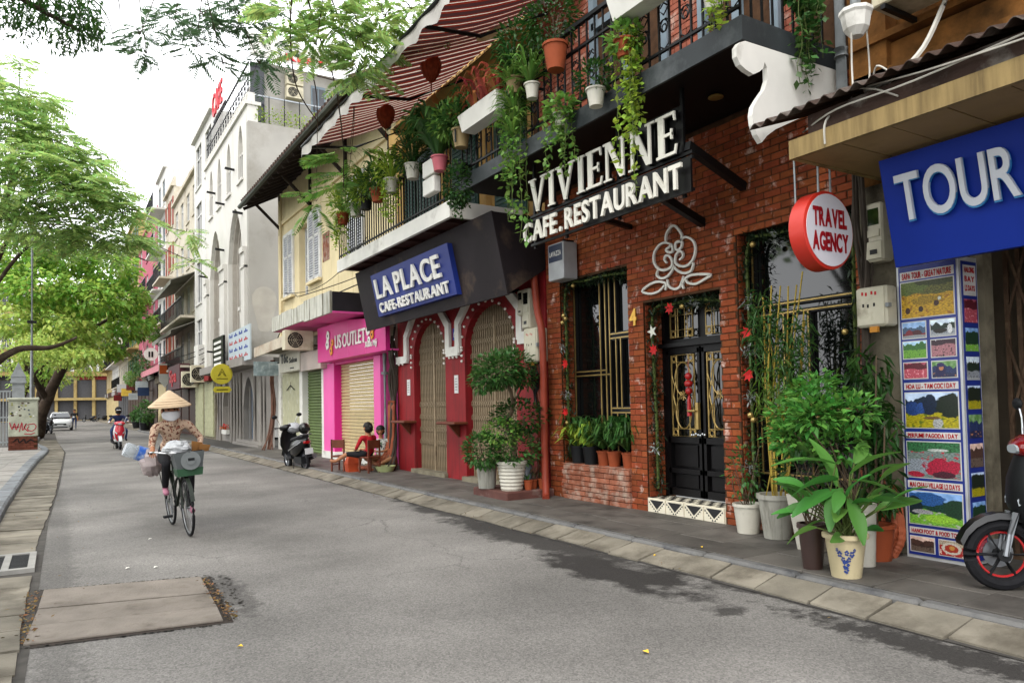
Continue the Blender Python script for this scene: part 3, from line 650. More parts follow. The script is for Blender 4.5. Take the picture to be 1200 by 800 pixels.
MB().box(6.3, 3.74, .1, 6.75, 4.1, 3.4).mk('pillar', M_conc2, A)
MB().box(7.0, -1.5, .1, 7.1, 3.7, 3.4).mk('back_wall', mat('dim_interior', '#4d4438', rough=.9), A)
MB().box(5.0, -1.5, 3.4, 5.04, 3.84, 3.55).mk('canopy_fascia', M_beige, A); MB().box(5.04, 3.80, 3.4, 6.3, 3.84, 3.5).mk('canopy_end', M_beige, A)
y = 3.8
while y > -1.2: MB().box(5.04, y-.385, 3.405+random.uniform(0, .004), 6.36, y-.006, 3.43).mk('soffit_board', M_sofb, A); y -= .39
def corrugated(x0, z0, x1, z1, y0, y1, pitch, amp, name, m, par, n=8):
    ys = np.arange(y0, y1+1e-6, pitch/n); t = np.linspace(0, 1, 2); top = []
    for k in (0, 1):
        for s in t: top.append([(x0+(x1-x0)*s, y, z0+(z1-z0)*s+amp*math.sin(6.2832*(y-y0)/pitch)-k*.006) for y in ys])
    mb = MB(); mb.loft([top[0], top[1], top[3], top[2], top[0]], False, False); return mb.mk(name, m, par)
corrugated(4.9, 3.74, 6.3, 4.22, -1.4, 4.15, .13, .022, 'corrugated_roof', M_corr, A)
MB().box(5.06, -1.4, 3.56, 5.1, 3.7, 3.72).mk('roof_beam', M_corr, A)
# folding gate in the shop front
gt = MB().box(6.86, -1, .1, 6.9, 3.2, .16).mk('gate_track', M_rust, A)
bme = MB().box(-.012, -.018, .16, .012, .018, 3.2).mesh('gate_bar', M_rust)
for k in range(30): link('gate_bar', bme, gt, loc=(6.85, 3.14-k*.095, 0))
for z0 in (.4, 1.25, 2.1):
    for k in range(15):
        l = MB()
        for s in (1, -1): l.beam((6.82+s*.006, 3.14-k*.19, z0+.35-s*.35), (6.82+s*.006, 3.14-(k+1)*.19, z0+.35+s*.35), .022, .006, up=(1, 0, 0))
        l.mk('lattice', M_rust, gt)
MB().box(6.6, 3.2, .1, 6.75, 3.3, 3.4).mk('door_post', M_conc2, A)
# TOUR sign
M_blue = mat('sign_blue', '#0f2a84', rough=.5, var=.08, sc=2, bump=.03, spec=.15)
t = thing('tour_sign', 'deep blue sign board with big white letters TOUR under the canopy', 'sign', (5.68, 2.3, 2.5))
MB().loft([[(5.6, -1.2, 3.37), (5.6, 3.46, 3.37), (5.66, 3.46, 3.37), (5.66, -1.2, 3.37)], [(5.78, -1.2, 2.53), (5.78, 3.46, 2.53), (5.84, 3.46, 2.53), (5.84, -1.2, 2.53)]]).mk('board', M_blue, t)
up = Vector((-.18, 0, .84)).normalized(); M_tl = mat('grey_white_letter', '#b8bcc4', rough=.4, var=.05); M_cy = mat('cyan_edge', '#2f7fb8', rough=.4)
for (txt, y0, wd) in (('TOUR', 3.33, .86), ('DESK', 2.36, .9)):
    a = letters(txt, (5.675, y0, 2.87), (0, -1, 0), up, wd, .37, .03, M_tl, t, bold=.012, gap=.09)
    b = letters(txt, (5.69, y0+.008, 2.862), (0, -1, 0), up, wd+.01, .378, .03, M_cy, t, name='letter_edge', bold=.018, gap=.078)
# round sign
M_red = mat('sign_red', '#b8291b', rough=.4, var=.06, bump=.02); M_rw = mat('sign_white', '#c9c6cc', rough=.4, var=.04, bump=.02); M_rt = mat('dark_red_print', '#8c1018', rough=.5, bump=0)
t = thing('round_sign', 'round red rimmed TRAVEL AGENCY sign hanging from steel rods', 'sign', (5.45, 3.9, 2.5))
cx, cz, r = 5.43, 2.87, .325
mb = MB(); mb.lathe([(.0, 0), (r-.02, 0), (r, .01), (r, .15), (r-.02, .16), (0, .16)], (cx, 3.8, cz), 40, (0, 1, 0)); mb.mk('rim', M_red, t, smooth=True)
mb = MB(); mb.lathe([(0, 0), (r-.025, 0), (r-.025, .006)], (cx, 3.796, cz), 40, (0, 1, 0)); mb.mk('face', M_rw, t)
letters('TRAVEL', (cx-.22, 3.793, cz+.03), (1, 0, 0), (0, 0, 1), .44, .15, .003, M_rt, t, bold=.04, gap=.05); letters('AGENCY', (cx-.235, 3.793, cz-.17), (1, 0, 0), (0, 0, 1), .47, .15, .003, M_rt, t, bold=.04, gap=.05)
for x, z0 in ((cx-.2, 2.75), (cx-.02, 3.18), (cx+.14, 3.13)): MB().cyl((x, 3.88 if x > cx-.1 else 3.97, z0), (x, 3.88 if x > cx-.1 else 3.97, 3.62), .011, 8).mk('rod', M_steel, t)
# poster board
def picture(name, sky, hill, field, spot, hh=.5, sc=3., rough=.45, blobs=()):
    m = bpy.data.materials.new(name); m.use_nodes = True; t = m.node_tree; L = t.links.new; p = t.nodes['Principled BSDF']; p.inputs['Roughness'].default_value = rough
    co = N(t, 'ShaderNodeTexCoord').outputs['Generated']; s = N(t, 'ShaderNodeSeparateXYZ'); L(co, s.inputs[0])
    def cmix(f, a, b):
        mx = N(t, 'ShaderNodeMix', data_type='RGBA'); L(f, mx.inputs[0])
        for i, q in ((6, a), (7, b)):
            if isinstance(q, tuple): mx.inputs[i].default_value = (*q, 1)
            else: L(q, mx.inputs[i])
        return mx.outputs[2]
    def noise(scale, det=6, stretch=(1, 1, 1)):
        mp = N(t, 'ShaderNodeMapping'); L(co, mp.inputs[0]); mp.inputs['Scale'].default_value = stretch; mp.inputs['Location'].default_value = (sum(map(ord, name)) % 17, 3, 1)
        n = N(t, 'ShaderNodeTexNoise'); n.inputs['Scale'].default_value = scale; n.inputs['Detail'].default_value = det; L(mp.outputs[0], n.inputs[0]); return n.outputs[0]
    def step(v, a, b):
        r = N(t, 'ShaderNodeMapRange'); L(v, r.inputs[0]); r.inputs[1].default_value = a; r.inputs[2].default_value = b; return r.outputs[0]
    ridge = N(t, 'ShaderNodeMath', operation='MULTIPLY_ADD'); L(noise(sc, 5, (1, 1, .01)), ridge.inputs[0]); ridge.inputs[1].default_value = .9; ridge.inputs[2].default_value = hh-.28
    dlt = N(t, 'ShaderNodeMath', operation='SUBTRACT'); L(s.outputs[2], dlt.inputs[0]); L(ridge.outputs[0], dlt.inputs[1])
    skyc = cmix(step(noise(4), .4, .65), sky, tuple(min(1, x*1.3+.12) for x in sky))
    hillc = cmix(step(noise(26, 10), .38, .62), hill, tuple(x*.25 for x in hill))
    fld = cmix(step(noise(18, 10, (1, 1, 2.5)), .38, .62), tuple(min(1, x*1.15) for x in field), tuple(x*.4 for x in field)); fld = cmix(step(noise(9, 10), .57, .62), fld, spot)
    c = cmix(step(dlt.outputs[0], -.01, .01), hillc, skyc)
    f2 = N(t, 'ShaderNodeMath', operation='MULTIPLY_ADD'); L(noise(2, 3, (1, 1, .01)), f2.inputs[0]); f2.inputs[1].default_value = .35; f2.inputs[2].default_value = hh-.38
    d2 = N(t, 'ShaderNodeMath', operation='SUBTRACT'); L(s.outputs[2], d2.inputs[0]); L(f2.outputs[0], d2.inputs[1])
    c = cmix(step(d2.outputs[0], -.01, .01), fld, c)
    nb, nf = noise(6, 9, (1, 1, 1)), noise(30, 8)
    for (bu, bv, ru, rv, col, am) in blobs:
        su = N(t, 'ShaderNodeVectorMath', operation='SUBTRACT'); L(co, su.inputs[0]); su.inputs[1].default_value = (0, 1-bu, bv)
        mu = N(t, 'ShaderNodeVectorMath', operation='MULTIPLY'); L(su.outputs[0], mu.inputs[0]); mu.inputs[1].default_value = (0, 1/ru, 1/rv)
        le = N(t, 'ShaderNodeVectorMath', operation='LENGTH'); L(mu.outputs[0], le.inputs[0]); ad = N(t, 'ShaderNodeMath', operation='MULTIPLY_ADD'); L(nb, ad.inputs[0]); ad.inputs[1].default_value = am; L(le.outputs['Value'], ad.inputs[2])
        col2 = cmix(step(nf, .35, .65), tuple(x*.45 for x in col), tuple(min(1, x*1.25) for x in col)); c = cmix(step(ad.outputs[0], 1.04+am*.5, .96+am*.5), c, col2)
    L(c, p.inputs['Base Color'])
    return m
c_ = srgb
t = thing('poster_board', 'tall blue framed board of tour photographs standing on the pavement', 'poster board', (6.24, 3.45, .12))
py0, py1, pz0, pz1 = 3.72, 3.2, .12, 2.62
MB().box(6.22, py1, pz0, 6.5, py0, pz1).mk('cabinet', mat('white_aluminium', '#b9bbbd', rough=.4, metal=.2), t)
M_pb = mat('poster_blue', '#1b2c7a', rough=.4, bump=0); M_pw = mat('poster_white', '#c4c2c0', rough=.45, bump=0); M_pr = mat('poster_red', '#a3141d', rough=.5, bump=0)
MB().box(6.214, py1+.02, pz0+.03, 6.222, py0-.02, pz1-.025).mk('print_sheet', M_pb, t)
def U(u): return py0-.02+(py1-py0+.04)*u
def Z(v): return pz1-.02-(pz1-pz0-.05)*v
pics = [picture('print_terraces', c_('#6d7a4a'), c_('#6a6b2c'), c_('#c49a1c'), c_('#8a5a14'), .82, 2, blobs=((.2, .95, .35, .3, c_('#5a6a2c'), .8), (.75, 1.0, .5, .16, c_('#39401c'), .8), (.5, .45, .3, .12, c_('#96780f'), 1.2), (.12, .2, .05, .09, c_('#3a1c14'), .3), (.38, .22, .045, .08, c_('#2c1616'), .3), (.68, .34, .05, .08, c_('#3a2018'), .3), (.74, .46, .03, .05, c_('#c8c8c0'), .2))), picture('print_crowd', c_('#7fa3cf'), c_('#4c6a8c'), c_('#8a3038'), c_('#1c1a22'), blobs=((.3, .3, .16, .22, c_('#7c2430'), 1.0), (.65, .3, .2, .2, c_('#4c2028'), 1.0), (.5, .08, .6, .1, c_('#8f9498'), .5))), picture('print_white_house', c_('#c4d4e6'), c_('#24382c'), c_('#9aa0a8'), c_('#1e2024'), .6, blobs=((.8, .4, .1, .3, c_('#d8dadc'), .3), (.4, .3, .3, .14, c_('#26221e'), 1.0), (.5, .05, .6, .08, c_('#a8acb0'), .4))),
        picture('print_green_hill', c_('#9cc2da'), c_('#3f7a34'), c_('#6fa836'), c_('#2b5a24'), .7), picture('print_market', c_('#9a94a0'), c_('#46303c'), c_('#b07880'), c_('#1c1418'), .9, 8), picture('print_red_hall', c_('#96304a'), c_('#6a2030'), c_('#c05060'), c_('#e0a0a8'), .8), picture('print_portrait', c_('#507a3c'), c_('#2a3a6a'), c_('#262c50'), c_('#b07850'), .5, blobs=((.35, .45, .2, .42, c_('#23204a'), .4), (.38, .58, .1, .16, c_('#b87a58'), .2), (.36, .78, .16, .14, c_('#2c2458'), .3))),
        picture('print_karst', c_('#a8bcd8'), c_('#1d2f45'), c_('#b0a41c'), c_('#5a6a1c'), .62, 3.2, blobs=((.14, .55, .16, .2, c_('#24407a'), .5), (.3, .56, .1, .16, c_('#2a4a8a'), .5), (.47, .66, .13, .3, c_('#16243c'), .5), (.85, .62, .26, .34, c_('#1a241a'), .8), (.62, .12, .1, .14, c_('#a8aaa8'), .4), (.5, .28, .16, .04, c_('#6a5030'), .6))), picture('print_red_tree', c_('#4fa45e'), c_('#3c7a4c'), c_('#7a8a86'), c_('#b01c34'), .95, 1.5, blobs=((.2, .3, .35, .22, c_('#8d96a0'), .5), (.6, .78, .2, .04, c_('#bcc4be'), .4), (.66, .3, .34, .24, c_('#a8203c'), 1.3), (.7, .1, .2, .1, c_('#4a1c2c'), 1.0), (.15, .08, .16, .08, c_('#a8243c'), 1.2))), picture('print_valley', c_('#6f9ad0'), c_('#1f4a3a'), c_('#7ab83c'), c_('#a9b0a0'), .62, 2, blobs=((.3, .78, .4, .2, c_('#2c5a9a'), .6), (.1, .55, .16, .3, c_('#1a2a30'), .6), (.9, .55, .24, .28, c_('#1c3c28'), .6), (.25, .38, .22, .07, c_('#a0a0a4'), 1.4), (.6, .2, .3, .12, c_('#94c83c'), .8))), picture('print_bridge', c_('#c8a89a'), c_('#5a4038'), c_('#6a5a50'), c_('#2a1c1a'), .6, blobs=((.5, .45, .45, .12, c_('#3a2a26'), .9), (.3, .6, .14, .2, c_('#4a342e'), .9), (.7, .6, .14, .2, c_('#4a342e'), .9))), picture('print_food', c_('#b04a30'), c_('#c8b8a0'), c_('#b02020'), c_('#e0d8c8'), .9, 6, blobs=((.5, .5, .4, .4, c_('#d0c8ba'), .3), (.5, .5, .28, .28, c_('#a83420'), .9), (.52, .55, .12, .14, c_('#c89048'), .8)))]
def photo(u0, u1, v0, v1, m): 
    fr_ = MB().box(6.211, U(u1), Z(v1), 6.215, U(u0), Z(v0)).mk('photo_border', M_pw, t); MB().box(6.208, U(u1)+.008, Z(v1)+.008, 6.212, U(u0)-.008, Z(v0)-.008).mk('photo', m, t)
def title(v0, v1, s):
    MB().box(6.211, U(.97), Z(v1), 6.215, U(.03), Z(v0)).mk('title_strip', M_pw, t)
    letters(s, (6.209, U(.07), Z(v1)+.01), (0, -1, 0), (0, 0, 1), (U(.07)-U(.93)), (Z(v0)-Z(v1))-.02, .002, M_pr, t, name='lettering', single=True, bold=.03, gap=.05)
title(.02, .05, 'SAPA TOUR - GREAT NATURE'); photo(.03, .97, .055, .185, pics[0])
for i, (v0, v1) in enumerate(((.195, .255), (.262, .325), (.335, .395))): photo(.03, .47, v0, v1, pics[1+2*i]); photo(.53, .97, v0, v1, pics[2+2*i])
title(.407, .432, 'HOA LU - TAM COC 1 DAY'); photo(.03, .97, .44, .565, pics[7]); title(.577, .6, 'PERFUME PAGODA 1 DAY'); photo(.03, .97, .608, .735, pics[8])
title(.745, .77, 'MAI CHAU VILLAGE 1,2 DAYS'); photo(.03, .97, .778, .895, pics[9]); title(.905, .927, 'HANOI FOOT & FOOD TOUR'); photo(.03, .47, .935, .99, pics[10]); photo(.53, .97, .935, .99, pics[11])
MB().box(6.25, py1-.006, pz0+.03, 6.48, py1+.001, pz1-.04).mk('side_sheet', M_pb, t)
MB().box(6.27, py1-.009, 2.3, 6.46, py1-.005, 2.55).mk('title_strip', M_pw, t)
for i, s in enumerate(('HALONG', 'BAY', '1,2 DAYS')): letters(s, (6.285, py1-.01, 2.49-.075*i), (1, 0, 0), (0, 0, 1), .15, .045, .002, M_pr, t, name='lettering', single=True, bold=.03)
for i in range(9): MB().box(6.27, py1-.01, 2.08-.235*i, 6.46, py1-.005, 2.27-.235*i).mk('photo', [pics[q] for q in (5, 9, 2, 7, 6, 10, 7, 9, 5)][i], t)
# air conditioner above the canopy
def ac_unit(loc, label, w_=.8, d=.3, h=.55, face='x', bracket=True):
    t = thing('air_conditioner', label, 'air conditioner', loc, 'air conditioner units on the house fronts')
    x, y, z = loc   # front face towards -x (face x) or -y (face y); loc = front lower left corner
    def q(a, b, c): return (x+b, y-a, z+c) if face == 'x' else (x+a, y+b, z+c)
    p0, p1 = q(0, 0, 0), q(w_, d, h); MB().bbox(*p0, *p1, .012).mk('casing', M_acw, t)
    ax = (-1, 0, 0) if face == 'x' else (0, -1, 0); c = q(w_*.36, -.001, h*.5); r = h*.4
    mb = MB(); mb.lathe([(0, 0), (r, 0), (r, .006), (0, .006)], c, 24, ax); mb.mk('fan_opening', M_black, t)
    mb = MB()
    for k in (.25, .5, .75, 1): mb.tube([Vector(c)+Vector(ax)*.01+Vector(q(r*k*math.cos(a), 0, r*k*math.sin(a)))-Vector(q(0, 0, 0)) for a in np.linspace(0, 6.2832, 20)[:-1]], .004, 4, True)
    for k in range(6): a = k*1.047; mb.tube([Vector(c)+Vector(ax)*.012, Vector(c)+Vector(ax)*.012+Vector(q(r*math.cos(a), 0, r*math.sin(a)))-Vector(q(0, 0, 0))], .005, 4)
    mb.mk('fan_guard', M_acw, t)
    for k in range(6): MB().box(*q(w_*.76, -.006, h*(.2+.1*k)), *q(w_*.96, 0, h*(.24+.1*k))).mk('louvre', M_acw, t)
    if bracket:
        for a in (.12, .88): mb = MB(); mb.beam(q(w_*a, -.02, -.03), q(w_*a, d+.15, -.03), .04, .04); mb.mk('bracket', M_bmetal, t)
    return t
ac_unit((5.72, 3.55, 4.68), 'old cream air conditioner on the ochre wall above the beige canopy', .95, .38, .68)
# downpipe, lamp, meters, cables
t = thing('downpipe', 'grey plastic downpipe beside the white scroll panel', 'pipe', (6.2, 4.1, 4))
mb = MB(); mb.tube([(6.16, 4.13, 3.95), (6.16, 4.13, 6.5)], .055, 12); mb.mk('pipe', M_pvc, t, True); mb = MB(); mb.tube([(6.16, 4.13, 4.62), (6.16, 4.13, 4.7)], .065, 12); mb.mk('collar', M_pvc, t); mb = MB(); mb.tube([(6.16, 4.13, 4.0), (6.16, 4.13, 4.06)], .065, 12); mb.mk('collar', M_pvc, t)
t = thing('street_light', 'white faceted lamp hanging over the corrugated sheet roof', 'lamp', (5.62, 3.62, 4.75))
mb = MB(); mb.lathe([(.13, 0), (.135, -.03), (.12, -.05), (.1, -.16), (.05, -.22), (0, -.22)], (5.62, 3.62, 4.68), 9); mb.mk('shade', M_white, t); mb = MB(); mb.tube([(5.62, 3.62, 4.68), (5.62, 3.62, 5.3), (6.3, 3.62, 5.5)], .045, 8); mb.mk('arm', M_pvc, t)
def meter_box(loc, size, label, cover=None):
    x, y, z = loc; w_, d, h = size
    t = thing('meter_box', label, 'meter box', loc, 'electric meter boxes')
    MB().bbox(x, y, z, x+d, y+w_, z+h, .015).mk('case', mat('meter_plastic', '#b0ab98', rough=.5, var=.1, dirt='#5c5342', dsc=3, damt=.4), t)
    if cover: 
        o = MB().box(x-.004, y+w_*.2, z+h*.62, x+.002, y+w_*.8, z+h*.9).mk('meter_window', M_glass, t); MB().bbox(x-.012, y+.01, z+.02, x, y+w_-.01, z+h*.34, .005).mk('lid', mat('meter_plastic'), t); MB().box(x-.016, y+w_*.3, z+h*.12, x-.01, y+w_*.7, z+h*.2).mk('slot', M_black, t)
        MB().box(x-.01, y+.03, z+h*.42, x, y+w_-.03, z+h*.54).mk('plate', mat('meter_plastic'), t)
    else: 
        mb = MB(); mb.box(x-.008, y+.02, z+.02, x, y+w_-.02, z+h-.02); mb.mk('lid', mat('meter_plastic'), t); mb = MB(); mb.box(x-.015, y-.025, z+h*.45, x+.03, y+.005, z+h*.55); mb.mk('latch', M_pvc, t)
        for i, q in enumerate(((.3, .78), (.42, .8), (.6, .78), (.72, .8), (.35, .5), (.55, .48), (.7, .5))): MB().box(x-.0095, y+w_*q[0], z+h*q[1], x-.0075, y+w_*q[0]+.018, z+h*q[1]+.03).mk('print', M_pr if i < 4 else M_black, t)
        MB().box(x-.01, y+w_*.3, z-.05, x+.02, y+w_*.55, z).mk('tag', mat('orange_tag', '#b0772c'), t)
    return t
meter_box((6.14, 3.78, 2.68), (.17, .16, .52), 'narrow upright meter box beside the blue tour sign', True)
meter_box((6.06, 3.72, 2.1), (.29, .16, .35), 'cream meter box with faded red letters beside the poster board')
meter_box((6.1, 9.42, 2.62), (.2, .16, .62), 'large cream meter box with small lid left of the brick wall', True)
meter_box((6.14, 9.66, 2.85), (.16, .12, .4), 'small cream meter box nearest the red arch wall', True)
meter_box((6.08, 9.2, 2.1), (.36, .2, .52), 'plain grey green cabinet box below the meters beside the red pipe')
def cables(name, label, sets, m, cat='cables'):
    t = thing(name, label, cat, sets[0][0][0])
    for pts, r in sets:
        mb = MB(); mb.tube(smooth(pts, 5), r, 5); mb.mk('cable', m, t, True)
    return t
rw = lambda s: random.uniform(-s, s)
sets = []
for k in range(9):
    x = 6.17+rw(.05); y = 4.0+rw(.05); sets.append(([(x, y, 3.6), (x-.02+rw(.03), y+rw(.05), 3.1), (x+rw(.03), y-.03+rw(.05), 2.6), (x+rw(.03), y+rw(.06), 2.2), (x+rw(.02), y+rw(.06), 1.2), (x, y+rw(.05), .15)], random.uniform(.009, .02)))
cables('cable_bundle', 'tangle of dark cables running down the pillar behind the round sign', sets, mat('dusty_cable', '#3a332c', rough=.8, var=.3))
cables('white_cables', 'white cables knotted over the corrugated roof edge', [([(5.55, 3.62, 4.5), (5.6, 3.66, 4.25), (5.5, 3.6, 3.95), (5.3, 3.55, 3.8), (5.0, 3.5, 3.6), (4.98, 3.5, 3.42)], .008), ([(5.65, 3.55, 4.5), (5.75, 3.6, 4.2), (5.4, 3.4, 3.9), (5.1, 3.2, 3.78), (4.96, 2.6, 3.66), (4.96, 1.6, 3.6)], .007), ([(5.1, 3.78, 3.62), (5.0, 3.4, 3.66), (4.98, 2.8, 3.64), (4.97, 1.8, 3.68)], .007), ([(6.0, 3.1, 4.62), (5.75, 3.15, 4.2), (5.4, 3.2, 3.9), (5.2, 3.3, 3.8)], .02), ([(5.1, 3.3, 3.8), (5.02, 3.1, 3.7), (5.04, 2.95, 3.6)], .007), ([(5.3, 3.3, 3.85), (5.2, 3.2, 3.95), (5.22, 3.1, 3.85), (5.3, 3.18, 3.8)], .007)], M_wirew)
M_orp = mat('orange_pipe', '#8e4a30', rough=.6, var=.2, sc=8, dirt='#4a2a1c', dsc=4, damt=.4)
def ribbed(pts, r):
    mb = MB(); P = smooth(pts, 8); mb.tube(P, [r*(1+.12*(i % 2)) for i in range(len(P))], 8); return mb
t = thing('orange_conduits', 'ribbed orange conduit pipes at the foot of the meter pillar', 'conduit', (6.15, 3.9, .12))
for k, (y, h) in enumerate(((4.05, .62), (3.92, .5), (3.8, .42), (3.76, .3))): ribbed([(6.1-.02*k, y, .11), (6.12, y+.01, h*.5), (6.17, y+rw(.03), h), (6.2, y+rw(.03), h+.3)], .035).mk('conduit', M_orp, t)
t = thing('red_pipes', 'rust red pipes and cables beside the left edge of the brick wall', 'pipe', (6.2, 9.15, .12))
M_rpipe = mat('rust_red_pipe', '#7e3424', rough=.5, var=.2, sc=4)
for pts, r in (([(6.12, 9.42, 4.3), (6.12, 9.34, 3.7), (6.1, 9.2, 2.9), (6.08, 9.05, 2.5), (6.08, 9.04, 1.7), (6.1, 9.08, .7), (6.02, 8.95, .2), (5.95, 8.85, .12)], .055), ([(6.2, 9.35, 2.1), (6.18, 9.3, 1.7), (6.2, 9.2, 1.2), (6.2, 9.22, .2)], .045), ([(6.2, 9.5, 2.1), (6.2, 9.42, 1.6), (6.22, 9.4, 1.0), (6.22, 9.45, .15)], .04), ([(6.18, 9.14, 2.0), (6.14, 9.12, 1.2), (6.12, 9.18, .4), (6.1, 9.12, .12)], .035)):
    mb = MB(); mb.tube(smooth(pts, 6), r, 10); mb.mk('pipe', M_rpipe, t, True)
cables('cable_bundle', 'black cables hanging below the grey cabinet box beside the red pipe', [([(6.14, 9.25+.05*k, 2.12), (6.1+rw(.04), 9.3+rw(.1), 1.9), (6.16, 9.35+rw(.08), 1.6), (6.22, 9.3+rw(.1), 1.1)], .012) for k in range(6)], M_wire)

# ------------------------------------------------------------------ LA PLACE house
M_lred = mat('red_wall_paint', '#7e191e', rough=.65, var=.14, sc=2, bump=.2, bsc=25, dirt='#4a1c1a', dsc=1.6, damt=.5, streak=True)
M_cream = mat('cream_plaster', '#b8965c', rough=.85, var=.12, sc=2, bump=.2, bsc=25, dirt='#8a6c3c', dsc=1.2, damt=.35)
M_fab = mat('dark_awning_cloth', '#201a1d', rough=.7, var=.2, sc=1.5, bump=.35, bsc=120, dirt='#5a4a3c', dsc=1.2, damt=.25)
M_gate = mat('cream_gate_iron', '#83735c', rough=.65, var=.2, sc=6, bump=.15, dirt='#4a3a2a', dsc=5, damt=.4)
P_ = thing('arched_red_building', 'dark red shop front with two white trimmed arches and folding gates', 'building', (6.28, 12.5, .12))
AR = [(12.66, 14.12, 3.14), (10.12, 11.87, 3.2)]
mb = MB(); X0, X1 = FX, 6.44
for a, b in ((9.25, 10.12), (11.87, 12.66), (14.12, 14.95)): mb.box(X0, a, .1, X1, b, 2.5)
mb.box(X0, 9.25, 3.3, X1, 14.95, 4.4); mb.box(X0, 11.87, 2.5, X1, 12.66, 3.3); mb.box(X0, 9.25, 2.5, X1, 10.12, 3.3); mb.box(X0, 14.12, 2.5, X1, 14.95, 3.3)
for a, b, zt in AR:
    n = 12; c = (a+b)/2; r = (b-a)/2; arc = [(c+r*math.cos(t), 2.5+(zt-2.5)*math.sin(t)) for t in np.linspace(0, math.pi, n+1)]
    for (p, q) in zip(arc, arc[1:]): mb.loft([[(X0, p[0], p[1]), (X0, p[0], 3.3), (X0, q[0], 3.3), (X0, q[0], q[1])], [(X1, p[0], p[1]), (X1, p[0], 3.3), (X1, q[0], 3.3), (X1, q[0], q[1])]])
mb.mk('wall', M_lred, P_)
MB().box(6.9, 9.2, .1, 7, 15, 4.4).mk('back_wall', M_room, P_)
M_bulb = mat('bulb_glass', '#d8d4cc', rough=.2, bump=0)
bulb = MB(); bulb.ball((0, 0, 0), .026, 8, 5); bulb = bulb.mesh('bulb', M_bulb, True)
def trim(pts, wd, name='arch_trim', x=6.275):
    mb = MB(); mb.ribbon([(x, y, z) for y, z in pts], wd, (-1, 0, 0), .06); return mb.mk(name, M_white, P_)
trim([(14.42, 2.42), (14.42, 2.92), (14.0, 3.36), (12.85, 3.36), (12.46, 2.98), (12.46, 2.44)], .17); trim([(12.5, 2.47), (12.02, 2.47)], .17, x=6.268)
trim([(12.06, 2.43), (12.06, 2.98), (11.55, 3.42), (10.4, 3.42), (9.92, 3.02), (9.92, 2.5)], .17); trim([(9.96, 2.52), (9.5, 2.52)], .19, x=6.268); trim([(14.9, 2.45), (14.36, 2.45)], .15, x=6.268)
for a, b, zt in AR:
    c, r = (a+b)/2, (b-a)/2+.035
    for k in range(13):
        t_ = math.pi*k/12; link('bulb', bulb, P_, loc=(6.235, c+r*math.cos(t_), 2.52+(zt-2.47)*math.sin(t_)))
    for k in range(3):
        for s in (a-.035, b+.035): link('bulb', bulb, P_, loc=(6.235, s, 2.42-.1*k+.05))
for y in (9.55, 9.7, 12.1, 12.25, 12.4, 14.6, 14.8): link('bulb', bulb, P_, loc=(6.235, y, 2.36))
gb = MB().box(-.014, -.014, .16, .014, .014, 3.2).mesh('gate_bar', M_gate)
for (a, b), lab in (((12.64, 14.14), 0), ((10.1, 11.89), 1)):
    gt = MB().box(6.39, a, .14, 6.45, b, .18).mk('folding_gate', M_gate, P_); n = int((b-a)/.075)
    for k in range(n+1): link('gate_bar', gb, gt, loc=(6.42, a+k*(b-a)/n, 0))
    d_ = (b-a)/n; l = MB()
    for s in (1, -1): l.beam((s*.002, 0, -s*.06), (s*.002, d_, s*.06), .016, .004, up=(1, 0, 0))
    l = l.mesh('lattice', M_gate)
    for k in range(n):
        for z in (.75, 1.0, 1.25, 1.5, 2.35, 2.6, 2.85): link('lattice', l, gt, loc=(6.4, a+k*d_, z))
    mb = MB().box(6.385, (a+b)/2-.03, .16, 6.46, (a+b)/2+.03, 3.0).mk('gate_stile', M_gate, gt); MB().box(6.2, a-.02, .1, 6.6, b+.02, .2).mk('threshold', M_conc2, P_)
M_wood = mat('brown_wood', '#5e3020', rough=.5, var=.25, sc=8)
for (y0, y1, z) in ((13.98, 14.7, 1.13), (11.75, 12.5, 1.13)):
    s = MB().bbox(5.98, y0, z, 6.27, y1, z+.05, .015).mk('wall_shelf', M_wood, P_); MB().prism([(6.27, (y0+y1)/2-.03, z), (6.05, (y0+y1)/2-.03, z), (6.27, (y0+y1)/2-.03, z-.24)], (0, .06, 0)).mk('shelf_bracket', M_wood, s)
for y in (14.38, 12.2): 
    o = MB().box(6.268, y-.07, 1.7, 6.279, y+.08, 2.03).mk('paper_notice', M_pw, P_)
    for k in range(5): MB().box(6.265, y-.04, 1.76+.05*k, 6.269, y+.05, 1.77+.05*k).mk('print_line', M_black, o)
o = MB().box(6.262, 12.15, 2.68, 6.279, 12.3, 2.9).mk('number_plate', M_blue, P_); letters('6', (6.26, 12.26, 2.73), (0, -1, 0), (0, 0, 1), .07, .12, .003, M_white, o, name='number')
# dark cloth awning with blue board
mb = MB(); mb.loft([[(5.34, 9.2, 4.28), (5.34, 14.95, 4.28), (5.38, 14.95, 4.28), (5.38, 9.2, 4.28)], [(5.59, 9.2, 3.08), (5.59, 14.95, 3.08), (5.63, 14.95, 3.08), (5.63, 9.2, 3.08)]]); mb.mk('cloth_awning', M_fab, P_)
for y in (9.22, 14.9): mb = MB(); mb.prism([(5.38, y, 4.28), (5.62, y, 3.1), (6.28, y, 3.5), (6.28, y, 4.28)], (0, .02, 0)); mb.mk('awning_side', M_fab, P_)
for y in (10.0, 11.5, 13, 14.5): MB().beam((5.64, y, 3.1), (6.28, y, 3.3), .04, .04).mk('awning_stay', M_bmetal, P_)
t = thing('blue_sign', 'blue LA PLACE sign board with raised white letters on dark awning', 'sign', (5.5, 12.2, 3.26))
def aw(z): return 5.34+(4.28-z)/1.2*.25
